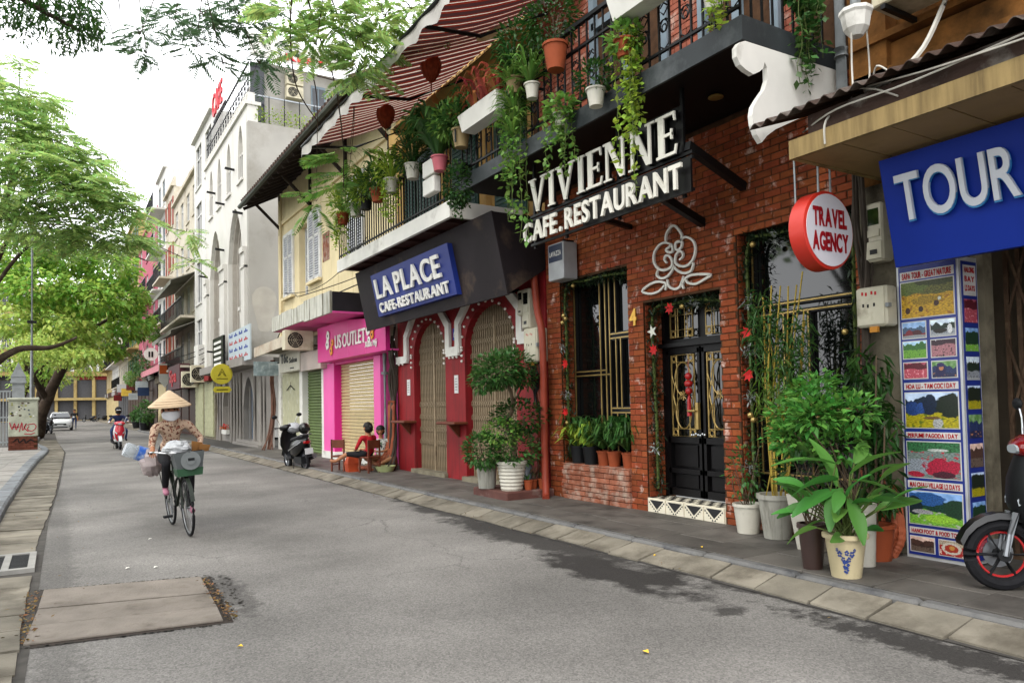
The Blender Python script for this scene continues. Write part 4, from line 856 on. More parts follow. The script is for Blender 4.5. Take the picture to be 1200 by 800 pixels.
mb = MB(); mb.loft([[(aw(4.07)-.09, 10.55, 4.07), (aw(4.07)-.09, 13.95, 4.07), (aw(4.07), 13.95, 4.07), (aw(4.07), 10.55, 4.07)], [(aw(3.26)-.09, 10.55, 3.26), (aw(3.26)-.09, 13.95, 3.26), (aw(3.26), 13.95, 3.26), (aw(3.26), 10.55, 3.26)]]); mb.mk('board', mat('la_blue', '#1d2d74', rough=.45, var=.1, sc=2, bump=.05), t)
up = Vector((-.25, 0, 1.2)).normalized(); M_lw = mat('bright_letter', '#dedcd6', rough=.5, var=.04)
letters('LA PLACE', (aw(3.6)-.1, 13.75, 3.6), (0, -1, 0), up, 2.85, .38, .035, M_lw, t, bold=.02, gap=.09, space=.2)
letters('CAFE-RESTAURANT', (aw(3.32)-.105, 13.72, 3.32), (0, -1, 0), up, 3.0, .19, .03, M_lw, t, bold=.022, gap=.09)
# balcony
mb = MB(); mb.box(5.0, 9.85, 4.3, 5.06, 15.1, 4.55); mb.box(5.06, 9.85, 4.3, 6.3, 9.9, 4.55); mb.mk('balcony_fascia', M_white, P_)
MB().box(5.06, 9.9, 4.36, 6.5, 15.1, 4.5).mk('balcony_slab', mat('red_brown_soffit', '#3c2320', rough=.7, var=.2), P_)
for k in range(7): MB().box(5.08, 10.2+k*.75, 4.31, 6.3, 10.28+k*.75, 4.36).mk('joist', mat('red_brown_soffit'), P_)
railing(9.88, 15.05, 4.55, 5.04, P_, .115, 5.4, [4.63], False)
mb = MB(); mb.box(6.45, 9.5, 4.4, 6.9, 15.29, 9.2); mb.mk('upper_wall', M_cream, P_)
mb = MB(); mb.box(6.28, 9.5, 7.2, 6.45, 15.3, 7.5); mb.box(6.32, 9.5, 7.5, 6.45, 15.3, 7.62); mb.mk('cornice', M_cream, P_)
M_gsh = mat('dark_green_shutter', '#2a4a44', rough=.6, var=.15)
for y0 in (9.9, 11.5, 13.1, 14.2):
    w_ = 1.0 if y0 < 14 else .7
    o = MB().box(6.4, y0, 4.55, 6.44, y0+w_, 6.7).mk('shutter_door', M_gsh, P_)
    for k in range(24): MB().box(6.385, y0+.06, 4.7+.08*k, 6.4, y0+w_/2-.02, 4.75+.08*k).mk('slat', M_gsh, o); MB().box(6.385, y0+w_/2+.02, 4.7+.08*k, 6.4, y0+w_-.06, 4.75+.08*k).mk('slat', M_gsh, o)
for y in (9.5, 11.1, 12.7, 14.7): MB().box(6.34, y, 4.4, 6.45, y+.22, 7.2).mk('pilaster', M_cream, P_)
# striped awning
def stripe_mat():
    m = mat('red_striped_cloth', '#6e2418', rough=.8, var=.12, bump=.15, bsc=150, trans=.35); t = m.node_tree; L = t.links.new; p = t.nodes['Principled BSDF']; c = p.inputs['Base Color'].links[0].from_socket
    sx = N(t, 'ShaderNodeSeparateXYZ'); L(N(t, 'ShaderNodeTexCoord').outputs['Object'], sx.inputs[0])
    mm = N(t, 'ShaderNodeMath', operation='PINGPONG'); L(sx.outputs[1], mm.inputs[0]); mm.inputs[1].default_value = .11
    g = N(t, 'ShaderNodeMath', operation='GREATER_THAN'); L(mm.outputs[0], g.inputs[0]); g.inputs[1].default_value = .094
    mx = N(t, 'ShaderNodeMix', data_type='RGBA'); L(g.outputs[0], mx.inputs[0]); L(c, mx.inputs[6]); mx.inputs[7].default_value = (.6, .54, .46, 1)
    g2 = N(t, 'ShaderNodeMath', operation='LESS_THAN'); L(mm.outputs[0], g2.inputs[0]); g2.inputs[1].default_value = .045
    m2 = N(t, 'ShaderNodeMix', data_type='RGBA'); L(g2.outputs[0], m2.inputs[0]); L(mx.outputs[2], m2.inputs[6]); m2.inputs[7].default_value = (.05, .02, .02, 1)
    L(m2.outputs[2], p.inputs['Base Color'])
    for l in list(t.links):
        if l.to_node.type == 'BSDF_TRANSLUCENT' and l.to_socket.name == 'Color': L(m2.outputs[2], l.to_socket)
    return m
t = thing('striped_awning', 'red and white striped cloth awning over the planted balcony', 'awning', (5.3, 11.5, 7))
ys = np.linspace(8.0, 14.6, 61); rows = []
for s in np.linspace(0, 1, 7):
    rows.append([(6.3+(4.15-6.3)*s, y, 7.62+(6.66-7.62)*s-.1*math.sin(3.14*s)*(.55+.45*math.sin(y*2.2))+.012*math.sin(y*28)) for y in ys])
mb = MB(); mb.loft(rows, False, False); mb.mk('canopy', stripe_mat(), t, True)
val = [[(4.15+.015*math.sin(y*9), y, 6.66) for y in ys], [(4.12+.03*math.sin(y*9+1), y, 6.42+.03*math.sin(y*11)) for y in ys]]
mb = MB(); mb.loft(val, False, False); mb.mk('valance', mat('valance_cloth', '#c9c6c0', rough=.8, var=.1, trans=.35), t, True)
mb = MB(); mb.tube([(4.15, 8, 6.67), (4.15, 14.6, 6.67)], .035, 8); mb.mk('front_bar', M_bmetal, t)
for y in (9.0, 11.6, 14.4): 
    mb = MB(); mb.tube([(6.3, y, 7.35), (5.3, y+.35, 6.9), (4.2, y, 6.62)], .03, 6); mb.mk('folding_arm', M_bmetal, t)
for k in range(22):
    y = 9.0+k*.26; mb = MB(); mb.tube([(6.28, y, 7.58), (6.2, y, 7.5), (6.22, y, 7.42), (6.28, y, 7.46)], .012, 5); mb.mk('hook', M_wirew, t)
for a, b in ((10.0, 12.5), (12.7, 14.6)): mb = MB(); mb.tube([(6.2, a, 7.36), (6.2, b, 7.36)], .11, 10); mb.mk('roller', M_cream, t, True)
# wicker lanterns hanging from the awning
M_wick = mat('wicker_red', '#8a3a20', rough=.75, var=.3, sc=12)
lan = thing('hanging_lantern', 'wicker lantern nearer the brick house, hanging under the striped awning', 'lantern', (5.2, 10.83, 7.0), 'wicker lanterns under the striped awning')
mb = MB(); mb.lathe([(.05, .2), (.13, .17), (.17, .06), (.15, -.06), (.08, -.18), (.02, -.24)], (5.2, 10.83, 7.0), 14); mb.mk('body', M_wick, lan, True)
for k in range(10):
    a = k*.628; mb = MB(); mb.tube([(5.2+r*1.04*math.cos(a), 10.83+r*1.04*math.sin(a), 7.0+z) for r, z in [(.05, .2), (.13, .17), (.17, .06), (.15, -.06), (.08, -.18), (.02, -.24)]], .006, 4); mb.mk('rib', M_wick, lan)
mb = MB(); mb.tube([(5.2, 10.83, 7.2), (5.2, 10.83, 7.1+.0)], .004, 4); mb.tube([(5.2, 10.83, 7.18), (5.2, 10.83, 7.45)], .005, 4); mb.mk('cord', M_wire, lan)
mb = MB(); mb.tube([(5.2, 10.83, 6.76), (5.2, 10.83, 6.6)], .012, 5); mb.mk('tassel', M_wick, lan)
dup(lan, (5.2, 12.8, 6.88), label='wicker lantern farther along the street, hanging under the striped awning')
t = thing('conical_hat', 'cream conical hat hung beside the striped awning end', 'hat', (6.1, 9.7, 7.45))
mb = MB(); mb.lathe([(.36, 0), (.35, .02), (.02, .24), (0, .24)], (5.95, 9.95, 7.4), 20, (-.5, -.3, .6)); mb.mk('brim', mat('palm_leaf', '#c2b48c', rough=.7, var=.15), t, True)
# floodlights on the balcony front
for z, lab in ((5.0, 'upper of two white floodlight boxes on the planted balcony rail'), (4.72, 'lower of two white floodlight boxes on the planted balcony rail')):
    t = thing('floodlight', lab, 'floodlight', (4.9, 10.2, z), 'floodlight boxes on the balcony')
    MB().bbox(4.84, 10.05, z, 4.96, 10.45, z+.25, .012).mk('lamp_box', M_white, t); MB().beam((4.96, 10.25, z+.1), (5.04, 10.25, z+.1), .04, .04).mk('bracket', M_bmetal, t)
# ------------------------------------------------------------------ yellow house with white shutters, pink shop below
M_yel = mat('pale_yellow_plaster', '#cfc09a', rough=.85, var=.1, sc=1.2, bump=.15, bsc=25, dirt='#8f7a50', dsc=.9, damt=.3, streak=True)
M_shut = mat('white_shutter', '#c9c8c4', rough=.6, var=.08, dirt='#8e8a80', dsc=2, damt=.2)
M_pink = mat('pink_paint', '#c4257c', rough=.45, var=.06, sc=2, bump=.04); M_pinkl = mat('light_pink_paint', '#d8559c', rough=.45, var=.06, sc=2, bump=.04)
M_roll = mat('cream_roller_slat', '#b9a77c', rough=.5, var=.08, rnd=.05, metal=.1); M_rollg = mat('green_roller_slat', '#5a6b3c', rough=.5, var=.1, rnd=.06)
M_tiler = mat('old_roof_tile', '#4a3b34', rough=.9, var=.3, sc=4, bump=.4); M_eave = mat('dark_eave_wood', '#2c2420', rough=.9, var=.3)
M_stain = mat('stained_white_panel', '#b9b8ae', rough=.7, var=.1, dirt='#5c5840', dsc=1.1, damt=.75, streak=True, rnd=.06)
H = thing('yellow_house', 'pale yellow upper house with white louvred shutters under a dark tiled eave', 'building', (6.45, 20, .12))
mb = MB(); wx = 6.45; wins = [(23.72, 24.85, 5.1, 7.15), (22.2, 23.15, 4.9, 7.1), (20.85, 22.0, 5.2, 7.25), (17.3, 18.4, 5.2, 7.3)]
ys = [15.3]+sorted([v for w_ in wins for v in w_[:2]])+[25.45]
for a, b in zip(ys[0::2], ys[1::2]): mb.box(wx, a, 3.6, 6.95, b, 8.75)
for a, b, c, d in wins: mb.box(wx, a, d, 6.95, b, 8.75); mb.box(wx, a, 3.6, 6.95, b, c)
mb.box(6.75, 15.3, 3.6, 6.95, 25.4, 8.7)
mb.mk('wall', M_yel, H)
MB().box(6.4, 25.2, 3.6, 6.45, 25.5, 8.7).mk('corner_strip', M_yel, H); MB().box(6.38, 15.3, 7.6, 6.45, 25.45, 7.72).mk('string_course', M_yel, H)
for i, (a, b, c, d) in enumerate(wins):
    fx = 6.43 if i != 1 else 6.68
    o = MB(); 
    for q in ((a, c, b, c), (a, d, b, d), (a, c, a, d), (b, c, b, d)): bar(o, *q, fx, .09, .08)
    o = o.mk('window', M_shut, H)
    MB().box(fx+.02, a, c, fx+.03, b, d).mk('pane', mat('shade_pane', '#3c3e42', rough=.3), o)
    for s0, s1 in ((a+.05, (a+b)/2-.02), ((a+b)/2+.02, b-.05)):
        sh = MB(); 
        for q in ((s0, c+.05, s1, c+.05), (s0, d-.05, s1, d-.05), (s0, c, s0, d), (s1, c, s1, d), (s0, c+1.3, s1, c+1.3)): bar(sh, *q, fx-.03, .07, .03)
        sh = sh.mk('shutter', M_shut, o)
    sl_ = MB(); z = c+.1
    while z < d-.08:
        for s0, s1 in ((a+.05, (a+b)/2-.02), ((a+b)/2+.02, b-.05)): sl_.box(fx-.035, s0, z, fx-.0, s1, z+.045)
        z += .075
    stuff(sl_.mk('louvre_slats', mat('louvre_grey', '#aeb0b4', rough=.6), o))
    MB().box(fx-.1, a-.05, c-.08, fx, b+.05, c).mk('sill', M_yel, o)
mb = MB(); mb.box(6.44, 20.1, 5.6, 6.452, 20.7, 6.4); mb.mk('bare_brick_patch', M_bricko, H)
mb = MB(); mb.loft([[(5.25, 14.7, 8.22), (5.25, 25.7, 8.22), (5.25, 25.7, 8.32), (5.25, 14.7, 8.32)], [(7.6, 14.7, 9.5), (7.6, 25.7, 9.5), (7.6, 25.7, 9.6), (7.6, 14.7, 9.6)]]); rf = mb.mk('roof', M_eave, H)
for k in range(46):
    mb = MB(); y = 14.75+k*.238; mb.tube([(5.22, y, 8.34), (7.6, y, 9.63)], .1, 6); mb.mk('roof_tile_row', M_tiler, rf)
mb = MB(); mb.tube([(5.2, 14.7, 8.24), (5.2, 25.75, 8.24)], .075, 8); mb.mk('gutter_pipe', mat('grey_green_gutter', '#4c5048', rough=.6), rf)
for k in range(20): y = 15+k*.56; mb = MB(); mb.beam((5.3, y, 8.16), (6.5, y, 8.8), .07, .1); mb.mk('rafter', M_eave, rf)
for y in (15.6, 18.6, 21.8, 25.3): mb = MB(); mb.beam((6.44, y, 7.5), (5.6, y, 8.3), .08, .08); mb.beam((6.42, y, 7.3), (6.42, y, 8.7), .08, .08); mb.mk('eave_bracket', M_eave, rf)
mb = MB(); mb.tube([(6.36, 25.05, 8.4), (6.36, 25.05, 4.0)], .05, 8); mb.mk('downpipe', M_yel, H)
def canopy(name, label, x, y0, y1, z0, z1, n, m, under):
    t = thing(name, label, 'canopy', (x, (y0+y1)/2, z0)); st = (y1-y0)/n
    for k in range(n):
        MB().box(x-.03+rw(.008), y0+k*st+.025, z0, x+.03, y0+(k+1)*st-.025, z1+rw(.015)).mk('panel', m, t)
    MB().box(x+.03, y0, z0, 6.44, y1, z0+.04).mk('soffit', under, t); MB().box(x+.035, y0, z0+.04, 6.44, y0+.03, z1-.02).mk('end_panel', mat('dark_end', '#232126', rough=.6, var=.2), t); MB().box(x+.03, y0+.03, z1-.06, 6.44, y1, z1-.03).mk('top', M_conc2, t)
    return t
canopy('panel_canopy', 'white stained panel canopy with dark end over the pink sign', 5.22, 16.2, 18.3, 3.6, 4.1, 4, M_stain, M_pinkl)
canopy('panel_canopy', 'long streaked panel canopy above the air conditioner and salon sign', 5.36, 18.35, 22.1, 3.7, 4.12, 7, M_stain, M_pinkl)
t = thing('rusty_canopy', 'rust stained low white canopy beside the side wall of the grey gothic house', 'canopy', (5.6, 22.8, 3.2))
mb = MB(); mb.loft([[(5.38, 21.1, 3.2), (5.38, 24.6, 3.12), (5.38, 24.6, 3.42), (5.38, 21.1, 3.5)], [(5.42, 21.1, 3.2), (5.42, 24.6, 3.12), (5.42, 24.6, 3.42), (5.42, 21.1, 3.5)]]); mb.mk('fascia', mat('rusty_white', '#b4aa98', rough=.7, var=.15, dirt='#6a3a20', dsc=1.2, damt=.7), t)
mb = MB(); mb.box(5.42, 21.1, 3.24, 6.4, 24.6, 3.28); mb.mk('soffit', M_conc2, t); MB().box(5.4, 21.04, 3.2, 5.9, 21.1, 3.5).mk('pink_end', M_pink, t)
ac_unit((5.25, 20.3, 3.06), 'cream air conditioner facing the street under the streaked panel canopy', .78, .3, .54, face='y', bracket=False)

K = thing('pink_shop', 'bright pink shop front with cream roller shutter and US OUTLET sign', 'shop', (6.28, 17.5, .12))
mb = MB(); mb.box(6.28, 19.35, .1, 6.7, 20.25, 2.66); mb.mk('left_pillar', M_pinkl, K); MB().box(6.28, 19.3, .1, 6.7, 19.35, 2.66).mk('pillar_return', M_pink, K)
MB().box(6.28, 16.0, .1, 6.7, 16.42, 2.66).mk('right_pillar', M_pinkl, K); MB().box(6.3, 16.42, 2.6, 6.7, 19.3, 3.7).mk('header', M_pink, K)
MB().box(6.2, 16.42, .1, 6.6, 20.2, .3).mk('step', M_white, K)
for k in range(27): mb = MB(); z = .3+k*.086; mb.loft([[(6.5, 16.42, z), (6.47, 16.42, z+.02), (6.47, 16.42, z+.06), (6.5, 16.42, z+.082)], [(6.5, 19.3, z), (6.47, 19.3, z+.02), (6.47, 19.3, z+.06), (6.5, 19.3, z+.082)]]); mb.mk('shutter_slat', M_roll, K)
ps = MB(); ps.prism([(5.98, 14.9, 2.68), (5.98, 14.9, 3.25), (5.98, 15.2, 3.4), (5.98, 17.4, 3.6), (5.98, 19.75, 3.6), (5.98, 19.75, 2.68)], (.1, 0, 0)); ps = ps.mk('sign_panel', M_pink, K)
MB().box(6.08, 19.6, 2.68, 6.45, 19.75, 3.6).mk('sign_side', M_pink, K); MB().box(6.08, 14.9, 2.68, 6.3, 19.7, 2.72).mk('sign_soffit', M_pinkl, K)
for k in (16.1, 17.3, 18.5): MB().box(5.976, k, 2.7, 5.981, k+.012, 3.5).mk('panel_seam', M_pinkl, ps)
letters('US OUTLET', (5.965, 18.2, 2.95), (0, -1, 0), (0, 0, 1), 2.15, .34, .02, M_lw, ps, bold=.012, gap=.06, space=.2)
letters('Xu\u1ea5t M\u1ef9', (5.968, 16.1, 2.83), (0, -1, 0), (0, 0, 1), .75, .13, .012, M_lw, ps, name='lettering', single=True)
M_orf = mat('orange_flower', '#cf7f1d', rough=.5)
for y, z, r, m_ in ((18.8, 3.32, .13, M_lw), (18.85, 3.1, .13, M_lw), (18.45, 3.12, .1, M_orf), (18.55, 2.92, .12, M_orf), (15.9, 3.2, .12, M_lw), (15.7, 3.36, .11, M_orf), (15.55, 3.26, .1, M_orf), (15.65, 3.08, .1, M_orf), (15.85, 2.98, .08, M_lw)):
    mb = MB()
    for k in range(5): mb.lathe([(0, 0), (r*.5, .0), (r*.5, .012)], (5.968-.0006*k, y+r*.55*math.cos(k*1.257), z+r*.55*math.sin(k*1.257)), 10, (-1, 0, 0))
    mb = mb.mk('flower', m_, ps); m2 = MB(); m2.lathe([(0, 0), (r*.25, 0), (r*.25, .006)], (5.95, y, z), 8, (-1, 0, 0)); m2.mk('flower_eye', M_black if m_ is M_lw else M_lw, mb) if False else m2.mk('flower_eye', M_black, ps)
# passage with back shutter, pole and cables
P2 = thing('passage_front', 'narrow passage with cream back shutter between pink shop and red arches', 'passage', (6.6, 15.5, .12))
MB().box(6.76, 14.4, .1, 6.9, 16.3, 4.6).mk('wall', M_conc2, P2)
for k in range(14): MB().box(6.7, 15.05, 1.75+k*.086, 6.75, 15.8, 1.83+k*.086).mk('shutter_slat', M_roll, P2)
MB().box(6.7, 15.05, .2, 6.74, 15.8, 1.7).mk('door', mat('khaki_door', '#6a6248', rough=.7), P2)
t = thing('utility_pole', 'thin grey pole beside the pink pillar', 'pole', (6.3, 15.85, .1)); mb = MB(); mb.tube([(6.33, 15.85, .1), (6.33, 15.85, 3.2)], .055, 10); mb.mk('post', M_pvc, t); mb = MB(); mb.lathe([(.075, 0), (.075, .06)], (6.33, 15.85, 2.2), 10); mb.mk('collar', M_pvc, t)
sets = [([(6.2+rw(.06), 15.1+rw(.1), 3.3), (6.15+rw(.08), 15.0+rw(.1), 2.6), (6.2+rw(.07), 15.05+rw(.12), 2.0), (6.16+rw(.06), 14.98+rw(.08), 1.2), (6.12+rw(.06), 14.95+rw(.1), .5), (6.0+rw(.12), 14.95+rw(.2), .12)], random.uniform(.012, .03)) for k in range(12)]
cables('cable_bundle', 'thick tangle of cables hanging beside the left end of the red arch wall', sets, mat('dusty_cable'))
t = thing('orange_conduits', 'orange conduits bending onto the pavement by the cable tangle at the red arches', 'conduit', (6.1, 15, .12))
for k in range(5): mb = MB(); mb.tube(smooth([(6.15, 14.9+.07*k, 1.6), (6.12, 14.92+.07*k, .7), (6.0-.04*k, 14.95+.1*k, .25), (5.8-.08*k, 15.0+.15*k, .13)], 5), .03, 7); mb.mk('conduit', M_orp, t, True)
meter_box((6.05, 14.98, 2.75), (.2, .16, .5), 'small meter box under the dark awning end above the cable tangle', True)

# hair salon front
Q = thing('salon_shop', 'small closed salon with olive green roller shutter and cream door panel', 'shop', (6.3, 22.7, .12))
for k in range(28): mb = MB(); z = .15+k*.086; mb.loft([[(6.5, 20.5, z), (6.47, 20.5, z+.02), (6.47, 20.5, z+.06), (6.5, 20.5, z+.082)], [(6.5, 22.4, z), (6.47, 22.4, z+.02), (6.47, 22.4, z+.06), (6.5, 22.4, z+.082)]]); mb.mk('shutter_slat', M_rollg, Q)
MB().box(6.36, 22.72, .12, 6.5, 24.95, 2.6).mk('door_panel', mat('cream_green_panel', '#a2a083', rough=.6, var=.12, dirt='#d0cfc0', dsc=3, damt=.2), Q)
for y0, y1 in ((22.4, 22.72), (20.25, 20.5), (24.95, 25.3)): MB().box(6.3, y0, .1, 6.6, y1, 3.0).mk('post', M_white, Q)
MB().box(6.5, 20.2, 2.5, 6.9, 25.5, 3.7).mk('wall', M_conc2, Q); MB().box(6.52, 20.3, .1, 6.9, 25.3, 2.6).mk('back_wall', M_conc2, Q)
o = MB().box(6.08, 21.87, 2.6, 6.3, 24.2, 3.24).mk('sign_box', mat('cream_sign', '#bcb8a8', rough=.5, var=.08), Q); MB().box(6.1, 19.9, 2.55, 6.3, 21.86, 3.08).mk('marble_panel', mat('pinkish_panel', '#a08f86', rough=.4, var=.3, sc=1.5), Q)
letters('T\u00f3c', (6.078, 24.0, 2.9), (0, -1, 0), (0, 0, 1), .85, .27, .012, M_black, o, bold=.05); letters('Salon', (6.078, 23.0, 2.86), (0, -1, 0), (0, 0, 1), .85, .16, .012, M_black, o, name='lettering', single=True)
letters('...', (6.078, 22.9, 2.68), (0, -1, 0), (0, 0, 1), .4, .2, .012, M_black, o, name='lettering', single=True)
mb = MB(); mb.tube([(6.33, 23.4, 2.05), (6.33, 23.85, 2.2), (6.33, 24.3, 2.05)], .015, 5); mb.tube([(6.33, 23.85, 2.2), (6.33, 23.85, 2.3)], .012, 5); mb.mk('hanger', M_wire, Q)
t = thing('hanging_sign', 'weathered grey blue sign board hanging by the salon corner', 'sign', (5.85, 25, 2.5))
MB().box(5.46, 25.0, 2.55, 6.25, 25.05, 3.02).mk('board', mat('weathered_sign', '#7c8a8c', rough=.7, var=.3, sc=6, dirt='#b0b4b0', dsc=6, damt=.5), t); MB().beam((6.2, 25.02, 2.98), (6.3, 25.02, 2.98), .04, .04).mk('bracket', M_bmetal, t)
sets = [([(6.2+rw(.05), 25.5+rw(.15), 3.1), (6.12+rw(.08), 25.45+rw(.15), 2.4), (6.16+rw(.08), 25.4+rw(.15), 1.6), (6.1+rw(.08), 25.4+rw(.15), .8), (5.9+rw(.2), 25.2+rw(.4), .12)], random.uniform(.015, .04)) for k in range(8)]
cables('cable_bundle', 'rusty cables and conduits down the corner between salon and grey gothic shop', sets, mat('rusty_conduit', '#5c4034', rough=.8, var=.3))

# ------------------------------------------------------------------ pale grey gothic building
M_goth = mat('gothic_white_plaster', '#c4c1ba', rough=.8, var=.06, sc=1, bump=.1, bsc=20, dirt='#8f8c85', dsc=.8, damt=.2, streak=True)
M_gside = mat('grey_side_plaster', '#9c9992', rough=.85, var=.1, sc=.8, bump=.15, bsc=10, dirt='#7c776c', dsc=.45, damt=.55)
M_gdark = mat('gothic_grey', '#837e78', rough=.7, var=.1, sc=2); M_wdark = mat('window_dark', '#262a30', rough=.15, var=.2, bump=0)
Gt = thing('gothic_building', 'pale grey building with pointed gothic arches and a terrace on top', 'building', (5.75, 31, .12))
def arched(mb, X0, X1, y0, y1, z0, z1, ops, n=10):
    ops = sorted(ops); cur = y0
    for (a, b, zb, zs, za) in ops:
        if a > cur: mb.box(X0, cur, z0, X1, a, z1)
        if zb > z0: mb.box(X0, a, z0, X1, b, zb)
        c = (a+b)/2; r = (b-a)/2; pts = []
        for i in range(n+1):
            u = -1+2*i/n; pts.append((c+r*u, zs+(za-zs)*(1-abs(u)**1.7)**.72))
        for p, q in zip(pts, pts[1:]):
            mb.loft([[(X0, p[0], p[1]), (X0, p[0], z1), (X0, q[0], z1), (X0, q[0], q[1])], [(X1, p[0], p[1]), (X1, p[0], z1), (X1, q[0], z1), (X1, q[0], q[1])]])
        cur = b
    if cur < y1: mb.box(X0, cur, z0, X1, y1, z1)
    return mb
mb = MB()
arched(mb, 5.75, 6.1, 27, 35.8, 9.5, 12.3, [(y-.42, y+.42, 9.9, 11.0, 11.95) for y in (28.3, 30.5, 32.5, 34.4)])
BIG = [(28.05, 30.7, 3.3, 7.2, 9.1), (32.2, 34.8, 3.3, 7.2, 9.1)]
arched(mb, 5.75, 5.95, 27, 35.8, 3.3, 9.5, BIG)
mb.mk('front_wall', M_goth, Gt)
for i in range(1, 4):   # stepped archivolts, grey paint with a shaded look put into the colour
    mb = MB(); arched(mb, 5.75+.15*i, 5.75+.15*(i+1), 27.3, 35.5, 3.3, 9.4, [(a+.13*i, b-.13*i, 3.3, c, d-.16*i) for a, b, _, c, d in BIG]); mb.mk('archivolt', mat('archivolt_shade_grey', '#a09a91', rough=.8, var=.08), Gt)
mb = MB(); mb.box(6.35, 27.2, 3.3, 6.45, 35.6, 9.4); mb.mk('inner_wall', M_gdark, Gt)
for a, b, *_ in BIG:
    c = (a+b)/2; mb = MB(); arched(mb, 6.2, 6.35, a+.4, b-.4, 3.3, 7.9, [(a+.6, c-.12, 3.4, 5.4, 6.8), (c+.12, b-.6, 3.4, 5.4, 6.8)]); mb.mk('inner_arch', mat('archivolt_shade_grey'), Gt)
    for s in (a+.55, c, b-.55): mb = MB(); mb.tube([(6.15, s, 3.3), (6.15, s, 5.3)], .1, 8); mb.box(6.02, s-.15, 5.3, 6.28, s+.15, 5.45); mb.mk('column', M_goth, Gt)
    mb = MB(); mb.lathe([(0, 0), (.33, 0), (.33, .08), (.2, .08), (.2, 0)], (6.19, c, 7.35), 16, (-1, 0, 0)); mb.mk('rose', M_goth, Gt)
for y in (27.5, 31.45, 35.3):
    for d, z0, z1 in ((.12, 3.3, 7.05), (.18, 7.05, 7.25), (.16, 6.5, 6.58)): MB().box(5.75-d, y-(.5 if y == 31.45 else .3), z0, 5.75, y+(.5 if y == 31.45 else .3), z1).mk('pilaster' if d == .12 else 'capital', M_goth, Gt)
for y in (28.3, 30.5, 32.5, 34.4):
    o = MB().box(5.86, y-.415, 9.9, 5.9, y+.415, 10.95).mk('window', M_wdark, Gt); MB().box(5.9, y-.415, 10.95, 5.94, y+.415, 11.95).mk('lancet_panel', mat('archivolt_shade_grey'), o); MB().box(5.68, y-.5, 9.8, 5.75, y+.5, 9.9).mk('sill', M_goth, o)
    for q in (-.2, .2): MB().box(5.83, y+q-.02, 9.9, 5.86, y+q+.02, 10.95).mk('frame', M_goth, o)
    MB().box(5.83, y-.41, 10.9, 5.86, y+.41, 10.97).mk('frame', M_goth, o)
for y, z in ((29.4, 10.6), (31.4, 9.75), (33.4, 10.7), (28.0, 8.6), (31.5, 7.9), (35.4, 7.4), (33.5, 3.9)): mb = MB(); mb.beam((5.75, y, z), (5.4, y, z+.03), .1, .07); mb.mk('spotlight', M_black, Gt)
MB().box(5.66, 26.95, 12.3, 6.2, 35.8, 12.42).mk('cornice', M_goth, Gt); MB().box(5.75, 27, 12.42, 6.0, 35.8, 12.75).mk('parapet', M_goth, Gt)
for k in range(24): MB().box(5.70, 27.1+k*.36, 12.46, 5.75, 27.28+k*.36, 12.7).mk('parapet_block', M_goth, Gt)
railing(27.05, 35.8, 12.75, 5.8, Gt, .25, 13.85, [13.3], True)
MB().box(5.748, 26.97, 3.3, 10, 27.24, 11.7).mk('side_wall', M_gside, Gt)
pp = [(6.02+.38*math.cos(a)*(1+.25*math.sin(3*a)), 26.966, 5.0+.95*math.sin(a)*(1+.15*math.cos(2*a))) for a in np.linspace(0, 6.283, 20)[:-1]]
MB().prism([(p[0]+.25, p[1], p[2]) for p in pp], (0, .01, 0)).mk('repair_patch', mat('repair_mortar', '#a29d93', rough=.9, var=.12, sc=2, bump=.3), Gt)
MB().box(6.1, 27.25, 3.3, 10, 35.8, 11.8).mk('body', M_gside, Gt)
MB().box(6.45, 27.6, 11.8, 10, 35, 14.2).mk('penthouse', M_gside, Gt); MB().box(5.95, 27.5, 11.8, 6.45, 27.56, 14.1).mk('glass_screen', M_wdark, Gt)
for k in range(8): MB().box(5.95+k*.55, 27.08, 11.7, 5.98+k*.55, 27.11, 12.75).mk('side_post', M_bmetal, Gt)
MB().box(5.8, 27.08, 12.7, 9.8, 27.12, 12.75).mk('side_rail', M_steel, Gt)
o = MB(); o.box(8.2, 27.57, 12.7, 8.75, 27.6, 13.7); o = o.mk('window', mat('blue_grey_frame'), Gt); MB().box(8.25, 27.555, 12.75, 8.45, 27.57, 13.6).mk('pane', mat('shade_pane'), o); MB().box(8.5, 27.555, 12.75, 8.7, 27.57, 13.6).mk('pane', mat('shade_pane'), o)
ac_unit((7.2, 27.25, 12.95), 'lower of two white air conditioners on the terrace wall of the gothic house', .62, .3, .45, 'y', False); ac_unit((7.2, 27.25, 13.45), 'upper of two white air conditioners on the terrace wall of the gothic house', .62, .3, .45, 'y', False)
t = thing('roof_sign', 'white slatted roof sign with red letters on the gothic house terrace', 'sign', (7.6, 27, 14.1))
for k in range(11): MB().box(5.87, 27.0+.05*k, 14.12+.1*k, 9.5, 27.05+.05*k, 14.19+.1*k).mk('slat', M_white, t)
M_rletter = mat('red_letter', '#b8222c', rough=.5)
letters('REST', (7.1, 26.99, 14.2), (1, 0, 0), (0, .4, 1), 1.5, .3, .03, M_rletter, t); 
t = thing('terrace_sign', 'red CAFE letters standing on the terrace railing of the gothic house', 'sign', (5.75, 32.5, 13.9))
letters('CAFE', (5.72, 33.6, 14.0), (0, -1, 0), (0, 0, 1), 2.2, 1.0, .06, M_rletter, t); MB().box(5.75, 31.2, 13.88, 5.8, 33.8, 13.98).mk('rail', M_bmetal, t)
